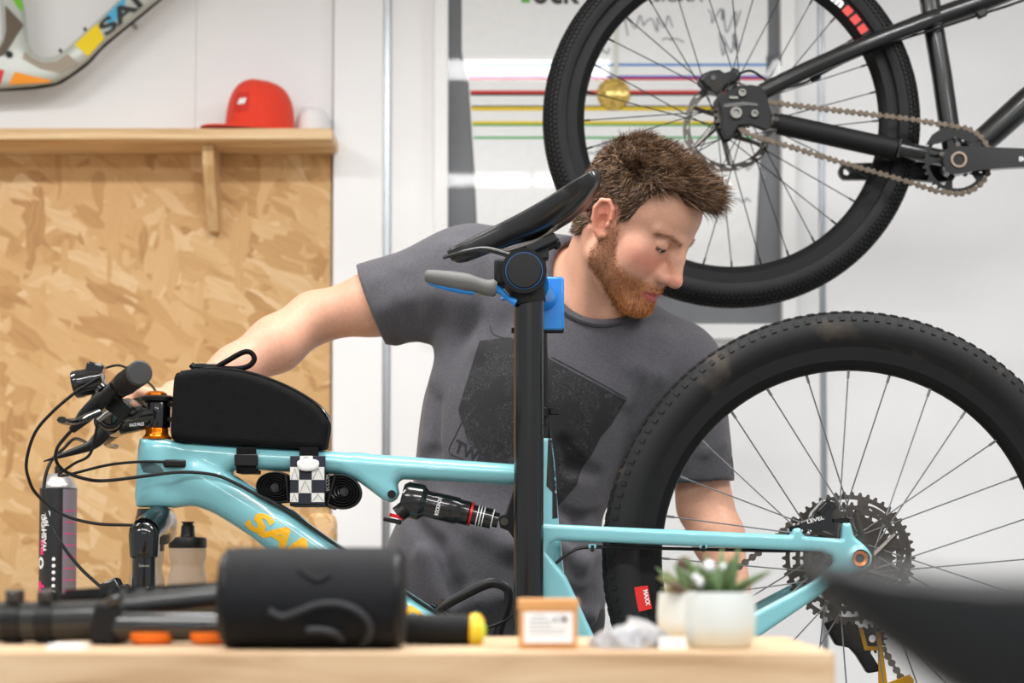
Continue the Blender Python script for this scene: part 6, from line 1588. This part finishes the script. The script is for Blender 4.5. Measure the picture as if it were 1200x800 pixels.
# --- clear plastic bag of small parts
YP = 1.73
pgc = on_bench(736, YP)
pbag = thing('plastic_bag', 'crumpled clear plastic bag lying between the cardboard box and the plants', 'plastic bag', pgc)
m_plas = mat('clear_plastic', C(226, 228, 232), 0.25, var=0.06, scale=30, bump=0.6, bscale=40, trans=0.6, ior=1.2)
vs = []; fs = []; nu, nv = 40, 16; rg = random.Random(3)
for i in range(nv + 1):
    t = i / nv; 
    for j in range(nu):
        a = 2 * math.pi * j / nu; r0 = (1 - t ** 2.2) ** 0.6
        wob = 1 + 0.08 * math.sin(3 * a + 1) + 0.06 * math.sin(7 * a + t * 5) + rg.uniform(-0.03, 0.03)
        vs.append(pgc + V(0.037 * math.cos(a) * r0 * wob, 0.035 * math.sin(a) * r0 * wob, 0.0012 + 0.022 * t * (1 + 0.25 * math.cos(a + 0.5) * t) + rg.uniform(-0.0012, 0.0012) * (i > 0)))
for i in range(nv):
    for j in range(nu): fs.append((i * nu + j, i * nu + (j + 1) % nu, (i + 1) * nu + (j + 1) % nu, (i + 1) * nu + j))
fs.append(tuple(range(nu - 1, -1, -1))); fs.append(tuple(nv * nu + j for j in range(nu)))
MB().add(vs, fs).obj('bag_film', m_plas, pbag, angle=50)
MB().prism([pgc + V(x, y, 0.0006) for x, y in ((0.03, -0.028), (0.05, -0.03), (0.052, 0.02), (0.032, 0.024))], (0, 0, 0.004)).obj('bag_end', m_plas, pbag, smooth=False)
mb = MB()
for k in range(5): mb.tube([pgc + V(-0.022 + 0.011 * k, -0.006 + 0.005 * (k % 2), 0.005), pgc + V(-0.014 + 0.011 * k, 0.004, 0.012)], 0.0036, 10)
tag(mb.obj('metal_parts', m_dsteel, pbag), kind='stuff')
tg = on_bench(789, 1.70); tag(slab('paper_tag', tg.x - 0.013, tg.x + 0.012, 1.70, 1.702, zb0, zb0 + 0.011, m_whiteprint), 'small white paper tag standing in front of the rear plant pot', 'tag')
p = on_bench(79, 1.69); tag(slab('paper_strip', p.x - 0.016, p.x + 0.016, 1.68, 1.71, zb0, zb0 + 0.005, m_whiteprint), 'short strip of white paper under the black bar on the bench', 'paper')

# --- plants
m_pot = bpy.data.materials.new('glazed_pot'); m_pot.use_nodes = True; nt = m_pot.node_tree; b = nt.nodes['Principled BSDF']; b.inputs['Roughness'].default_value = 0.4
tc = nd(nt, 'ShaderNodeTexCoord'); sx = nd(nt, 'ShaderNodeSeparateXYZ'); nt.links.new(tc.outputs['Object'], sx.inputs[0])
nz_ = nd(nt, 'ShaderNodeTexNoise'); nz_.inputs['Scale'].default_value = 18; nt.links.new(tc.outputs['Object'], nz_.inputs[0])
ma = nd(nt, 'ShaderNodeMath', operation='MULTIPLY_ADD'); ma.inputs[1].default_value = 0.012; nt.links.new(nz_.outputs[0], ma.inputs[0]); nt.links.new(sx.outputs[2], ma.inputs[2])
mr_ = nd(nt, 'ShaderNodeMapRange'); mr_.inputs[1].default_value = zb0 + 0.010; mr_.inputs[2].default_value = zb0 + 0.026; nt.links.new(ma.outputs[0], mr_.inputs[0])
rp = ramp(nt, mr_.outputs[0], [(0.0, C(204, 194, 168)), (1.0, C(212, 217, 214))]); nt.links.new(rp.outputs[0], b.inputs['Base Color'])
m_soil = mat('dark_soil', C(58, 46, 36), 0.9, var=0.3, scale=120, bump=0.6, bscale=200)
m_leaf = mat('aloe_green', C(92, 118, 72), 0.45, var=0.2, scale=60)
m_leaf2 = mat('olive_leaf', C(122, 124, 76), 0.5, var=0.2, scale=60)
m_leaf3 = mat('brown_leaf', C(92, 70, 58), 0.55, var=0.2, scale=60)
m_flower = mat('white_bloom', C(232, 232, 238), 0.6, var=0.03)
def pot(name, label, px, Y, w_px, top_py):
    c = on_bench(px, Y); s = 1 / (FPX / Y); r = w_px / 2 * s; h = P(px, top_py, Y).z - zb0
    t = thing(name, label, 'potted plant', c)
    MB().lathe([(0, 0), (r * 0.80, 0), (r * 0.88, h * 0.04), (r * 0.97, h * 0.3), (r, h * 0.55), (r * 0.97, h * 0.85), (r * 0.93, h), (r * 0.88, h), (r * 0.88, h * 0.85), (0, h * 0.84)], c, (0, 0, 1), 48).obj('pot', m_pot, t)
    MB().lathe([(r * 0.87, h * 0.85), (r * 0.6, h * 0.89), (0, h * 0.9)], c, (0, 0, 1), 28).obj('soil', m_soil, t)
    return t, c, r, h
def leaf(t, base, tip, w_, m_, bend=0.25, name='leaf'):
    base, tip = Vector(base), Vector(tip); d = tip - base; side = d.cross(Vector((0.3, 1, 0.2))).normalized(); mid = base.lerp(tip, 0.5) + V(0, 0, d.length * bend)
    pts = smooth_path([base, mid, tip], 5); n = len(pts)
    MB().tube(pts, [w_ * 0.8, w_, w_ * 0.75, w_ * 0.1], 8, up=tuple(side.cross(d).normalized()), r2=[w_ * 0.35, w_ * 0.4, w_ * 0.3, w_ * 0.05]).obj(name, m_, t) if False else MB().tube(pts, [w_ * 0.8, w_, w_ * 0.75, w_ * 0.12], 8).obj(name, m_, t)
t1, c1, r1, h1 = pot('potted_succulent', 'green aloe in a pale glazed pot with beige base on the bench', 844, 1.72, 83, 693)
t2, c2, r2_, h2_ = pot('potted_succulent', 'olive and brown succulent in a pale pot beside the aloe pot', 803, 1.83, 66, 694)
def lf(t, x0, y0, x1, y1, Y0, Y1, w_, m_, bend=0.05): leaf(t, P(x0, y0, Y0), P(x1, y1, Y1), w_ / 1250, m_, bend)
YA1 = 1.72
for a in ((838, 694, 826, 648, 0, 0.01, 5), (845, 694, 846, 642, 0.01, 0.03, 6), (855, 694, 866, 640, 0, 0.0, 6), (862, 694, 905, 668, 0, -0.01, 5), (830, 694, 800, 652, 0, -0.01, 5.5), (824, 694, 792, 664, 0.01, 0.01, 6), (850, 694, 856, 652, -0.01, -0.03, 5), (836, 694, 818, 660, -0.01, -0.04, 5.5), (858, 694, 884, 676, -0.01, -0.03, 4.5), (842, 694, 834, 658, 0.02, 0.04, 5)):
    lf(t1, a[0], a[1], a[2], a[3], YA1 + a[4], YA1 + a[5], a[6], m_leaf)
YA2 = 1.83
for k, a in enumerate(((800, 694, 770, 676, 0, -0.02, 5), (805, 694, 790, 660, 0, 0, 5), (798, 694, 780, 668, 0.01, 0.02, 5), (810, 694, 806, 652, 0, 0.0, 5), (802, 694, 776, 690, -0.01, -0.03, 6), (796, 694, 768, 664, 0, 0.01, 3.5), (812, 694, 816, 660, 0.01, 0.02, 5), (800, 694, 784, 684, -0.02, -0.04, 6))):
    lf(t2, a[0], a[1], a[2], a[3], YA2 + a[4], YA2 + a[5], a[6], (m_leaf2, m_leaf, m_leaf2, m_leaf3)[k % 4])
for px, py, r0 in ((831, 664, 7), (822, 682, 6), (848, 664, 4), (815, 676, 4)):
    p = P(px, py, YA1 - 0.012); MB().ball(p, (r0 / 1250, r0 / 1300, r0 / 1150), 12, 8).obj('bloom', m_flower, t1)
    MB().tube([V(c1.x + (p.x - c1.x) * 0.4, YA1, zb0 + h1 * 0.88), p], 0.0012, 6).obj('flower_stem', m_leaf, t1)
p = P(802, 660, YA2); MB().ball(p, 0.0075, 12, 8).obj('seed_head', m_leaf3, t2); MB().tube([V(c2.x, YA2, zb0 + h2_ * 0.88), p], 0.0012, 6).obj('flower_stem', m_leaf3, t2)

# --- folded tyre behind the bars
YTY = 1.885
tb = on_bench(170, YTY)
ft = thing('folded_tyre', 'folded black knobby tyre lying on the bench behind the bars', 'tyre', tb)
lp = []
for i in range(48):
    a = 2 * math.pi * i / 48; lp.append(V(tb.x + 0.078 * math.copysign(abs(math.cos(a)) ** 0.7, math.cos(a)), YTY + 0.018 * math.sin(a), zb0 + 0.0265 + 0.004 * math.cos(a)))
MB().tube(lp, 0.0255, 12, up=(0, 0, 1), r2=0.016, closed=True).obj('casing', m_rubber, ft)
mb = MB()
for i in range(0, 48):
    p, q = lp[i], lp[(i + 1) % 48]; d = (q - p).normalized(); o_ = Vector((d.y, -d.x, 0))
    for u_, z_ in ((0.0, 0.0255), (0.010, 0.0215), (-0.008, 0.023), (0.0155, 0.008)):
        mb.box((p + q) / 2 + o_ * u_ + V(0, 0, z_), (0.007, 0.006, 0.005), Matrix((d, o_, Vector((0, 0, 1)))).transposed())
tag(mb.obj('tread_knobs', m_rubber, ft, smooth=False), kind='stuff')
mb = MB(); put_text(mb, 'MAXXIS', P(212, 753, YTY - 0.036), (1, 0, 0.05), (0, 0, 1), 0.009, 0.02); mb.obj('lettering', mat('tyre_print', C(190, 190, 180), 0.6, var=0.02), ft, smooth=False)

# ------------------------------------------------------------------ back table against the chipboard: spray can, bottles
TZ = 0.935
tbl = thing('back_table', 'plain wooden table behind the bike carrying the spray can and bottles', 'table', (-1.1, 3.5, 0))
xt1 = P(398, 700, 3.6).x
slab('table_top', -2.4, xt1, 3.16, 3.9, TZ - 0.03, TZ, m_pine, tbl, 0.003)
for x in (-2.3, xt1 - 0.06):
    for y in (3.22, 3.84): slab('leg', x - 0.03, x + 0.03, y - 0.03, y + 0.03, 0, TZ - 0.03, m_pine_v, tbl, 0.003)
blk = plate_obj('wooden_block', [(364, 604), (368, 601), (384, 601), (391, 604), (394, 611), (394, 730), (362, 730)], [], 3.62, 0.03, 0.004, m_osb, None, 0.004)
zz = min(v.co.z for v in blk.data.vertices)
for v_ in blk.data.vertices:
    if v_.co.z < TZ + 0.03: v_.co.z = max(v_.co.z, TZ + 0.0005)
tag(blk, 'upright chipboard offcut with a rounded corner at the end of the back table', 'wood block')
def can():
    Y = 3.36; c = P(67, 700, Y); c.z = TZ; s = Y / FPX; r = 21.5 * s; h = P(67, 572, Y).z - TZ
    t = thing('spray_can', 'tall black spray can with silver top and pink lettering on the back table', 'spray can', c)
    m_can = mat('can_black', C(24, 23, 26), 0.35, var=0.06, coat=0.3); m_pink = mat('can_pink', C(232, 30, 130), 0.45, var=0.03); m_cg = mat('can_grey', C(116, 108, 118), 0.45, var=0.05); m_cs = mat('can_silver', C(206, 204, 202), 0.28, 0.85, var=0.03)
    MB().lathe([(r * 0.9, 0), (r, 0.004), (r, h), (0, h)], c, (0, 0, 1), 40).obj('can_body', m_can, t)
    MB().lathe([(r, h), (r * 1.015, h + 0.002), (r * 0.94, h + 0.008), (r * 0.72, h + 0.020), (r * 0.62, h + 0.023), (r * 0.62, h + 0.026), (0, h + 0.026)], c, (0, 0, 1), 36).obj('can_shoulder', m_cs, t)
    MB().lathe([(0.007, h + 0.025), (0.007, h + 0.036), (0.0055, h + 0.041), (0, h + 0.042)], c, (0, 0, 1), 16).obj('nozzle', m_black, t)
    def band(a0, a1, z0, z1, m_, name, off=0.0004):
        n = 8; vs = []
        for z in (z0, z1):
            for i in range(n): a = R(a0 + (a1 - a0) * i / (n - 1)); vs.append(c + V((r + off) * math.cos(a), (r + off) * math.sin(a), z))
        MB().add(vs, [(i, i + 1, n + i + 1, n + i) for i in range(n - 1)]).obj(name, m_, t)
    band(-62, 5, 0.004, h - 0.002, m_cg, 'grey_panel')
    for k in range(9): band(-58, 0, 0.02 + k * 0.0208, 0.0215 + k * 0.0208, m_pink, 'pink_line', 0.0007)
    def ctext(s_, ang, z, hgt, m_, name, bold=0.02, stretch=1.0):
        v, f = text_mesh(s_, 1.0, bold); x0 = min(p[0] for p in v); y0 = min(p[1] for p in v); k = hgt / (max(p[1] for p in v) - y0)
        vs = []
        for p in v:
            zz_ = z + (p[0] - x0) * k * stretch; a = R(ang) - (p[1] - y0) * k / r          # runs up the can
            vs.append(c + V((r + 0.0008) * math.cos(a), (r + 0.0008) * math.sin(a), zz_))
        MB().add(vs, f).obj(name, m_, t, smooth=False)
    ctext('O', -122, 0.082, 0.016, m_whiteprint, 'lettering', 0.05, 1.3); ctext('FF', -120, 0.036, 0.017, m_pink, 'pink_lettering', 0.06, 1.2); ctext('MUC', -122, 0.108, 0.010, m_pink, 'pink_lettering', 0.04)
    ctext('WASH', -112, 0.112, 0.012, m_whiteprint, 'lettering', 0.03, 0.9)
    for k in range(6):
        z = 0.04 + 0.012 * k; a = R(-88); MB().lathe([(0.0032, 0), (0, 0.0005)], c + V((r + 0.0006) * math.cos(a), (r + 0.0006) * math.sin(a), z), (math.cos(a), math.sin(a), 0), 12).obj('white_dot', m_whiteprint, t)
    for k, (z, a) in enumerate(((0.165, -118), (0.152, -118), (0.172, -100), (0.160, -104))): ctext('HD', a, z, 0.010, m_whiteprint, 'lettering', 0.03, 0.8)
can()
m_bot = mat('bottle_plastic', C(226, 216, 204), 0.35, var=0.03, trans=0.72, ior=1.12)
m_water = mat('bottle_tint', C(214, 206, 196), 0.2, var=0.02, trans=0.6, ior=1.15)
def bottle(label, px, Y, lid, w_px, top_py, shoulder):
    c = P(px, 700, Y); c.z = TZ; s = Y / FPX; r = w_px / 2 * s; H = P(px, top_py, Y).z - TZ
    t = thing('water_bottle', label, 'water bottle', c); hb_ = H * shoulder
    MB().lathe([(0, 0.001), (r * 0.96, 0.001), (r, 0.006), (r, hb_ * 0.44), (r * 0.97, hb_ * 0.56), (r * 0.84, hb_ * 0.70), (r * 0.83, hb_ * 0.76), (r * 0.93, hb_ * 0.86), (r * 0.93, hb_), (r * 0.90, hb_), (r * 0.90, hb_ * 0.86), (r * 0.8, hb_ * 0.76), (r * 0.81, hb_ * 0.70), (r * 0.94, hb_ * 0.56), (r * 0.97, hb_ * 0.44), (r * 0.97, 0.004), (0, 0.004)], c, (0, 0, 1), 40, full=False).obj('bottle_body', m_bot, t)
    MB().lathe([(0, 0.0045), (r * 0.965, 0.0045), (r * 0.965, hb_ * 0.40), (0, hb_ * 0.40)], c, (0, 0, 1), 36).obj('drink', m_water, t)
    if lid:
        MB().lathe([(r * 0.90, hb_), (r * 0.97, hb_ + 0.001), (r * 0.97, hb_ + 0.015), (r * 0.92, hb_ + 0.019), (r * 0.40, hb_ + 0.021), (0, hb_ + 0.021)], c, (0, 0, 1), 36).obj('cap', m_black, t)
        z0 = hb_ + 0.020; MB().lathe([(r * 0.40, z0), (r * 0.36, z0 + 0.004), (r * 0.33, H * 0.955), (r * 0.26, H * 0.965), (r * 0.27, H * 0.985), (r * 0.34, H * 0.99), (r * 0.34, H), (0, H)], c, (0, 0, 1), 24).obj('spout', m_black, t)
    else:
        MB().lathe([(r * 0.93, hb_), (r * 0.95, hb_ + 0.001), (r * 0.95, hb_ + 0.014), (0, hb_ + 0.015)], c, (0, 0, 1), 30).obj('cap', m_black, t)
bottle('clear sports bottle with a black cap and spout standing on the back table', 219.5, 3.34, True, 46, 611, 0.715)
bottle('clear bottle half hidden behind the black fork leg', 172, 3.46, False, 42, 634, 0.86)

# ------------------------------------------------------------------ bicycle parked close by: only its saddle reaches into the picture
YZ = 0.62
zz_b = thing('parked_bicycle', 'dark bicycle parked in front of the bench, its black saddle nose reaching into view', 'bicycle', (0.3, YZ, 0))
nz0 = P(944, 668, YZ); nz1 = nz0 + V(0.27, 0.0, -0.004)
saddle_mesh(nz0, nz1, (0, 0, 1), (0, 1, 0), 0.150, 0.062, 0.012, 28, (.004, .011, .022, .045, .058, .062, .06, .05, .04, .03, .02, .01), (.0, -.001, -.004, -.0065, -.006, -.005, -.003, .0, .006, .0105, .0115, .0108)).obj('saddle', mat('near_saddle', C(15, 15, 17), 0.32, var=0.1), zz_b)
sx_ = nz0.x + 0.15; zt3 = nz0.z - 0.055
MB().tube([V(sx_, YZ, zt3 + 0.02), V(sx_ - 0.06, YZ, 0.80)], 0.0145, 16).obj('seat_post', m_black, zz_b)
BBz = V(sx_ - 0.20, YZ, 0.29); ST_ = V(sx_ - 0.055, YZ, 0.82); HT = V(sx_ - 0.66, YZ, 0.80); HB = V(sx_ - 0.63, YZ, 0.68); RX = V(sx_ + 0.22, YZ, 0.345); FX = V(sx_ - 0.80, YZ, 0.345)
fm = MB().tube([ST_, BBz], 0.016, 14).tube([V(ST_.x, YZ, 0.78), HT - V(0, 0, 0.02)], 0.017, 14).tube([BBz, HB], 0.019, 14).tube([HT, HB], 0.019, 14)
for dy in (-0.06, 0.06): fm.tube([V(ST_.x, YZ + dy * 0.2, 0.76), RX + V(0, dy, 0)], 0.008, 10).tube([BBz + V(0, dy * 0.5, 0), RX + V(0, dy, 0)], 0.009, 10)
fm.obj('frame_body', m_bframe, zz_b)
fm = MB()
for dy in (-0.05, 0.05): fm.tube(smooth_path([HB + V(0, dy, -0.01), HB + V(-0.05, dy, -0.12), FX + V(0, dy, 0)], 4), 0.011, 10)
fm.tube([HB + V(0, -0.055, -0.01), HB + V(0, 0.055, -0.01)], 0.014, 12).obj('fork', m_black, zz_b)
MB().tube([HT, HT + V(0.012, 0, 0.07), HT + V(-0.05, 0, 0.08)], 0.014, 12).tube([HT + V(-0.05, -0.25, 0.08), HT + V(-0.05, 0.25, 0.08)], 0.013, 14).obj('handlebar', m_black, zz_b)
for c_, nm in ((RX, 'rear_wheel'), (FX, 'front_wheel')):
    r2, h2 = wheel(zz_b, c_, 0.342, 0.03, 16, [(0.0, 0.004, 0.004)], 0.001, 0.001); r2.name = nm
mb = MB(); cog(mb, BBz, 0.09, 44, -0.045, 0.003, 5, 0.02, 0.045); mb.obj('chainring', m_black, zz_b, smooth=False)
for sg in (-1, 1): MB().tube([BBz + V(0, sg * 0.06, 0), BBz + V(sg * 0.08, sg * 0.07, -sg * 0.15)], 0.011, 10).obj('crank_arm', m_black, zz_b)
MB().tube([V(BBz.x + 0.05, YZ - 0.03, 0.28), V(BBz.x + 0.12, YZ - 0.18, 0.004)], 0.007, 10).obj('kickstand', m_black, zz_b)
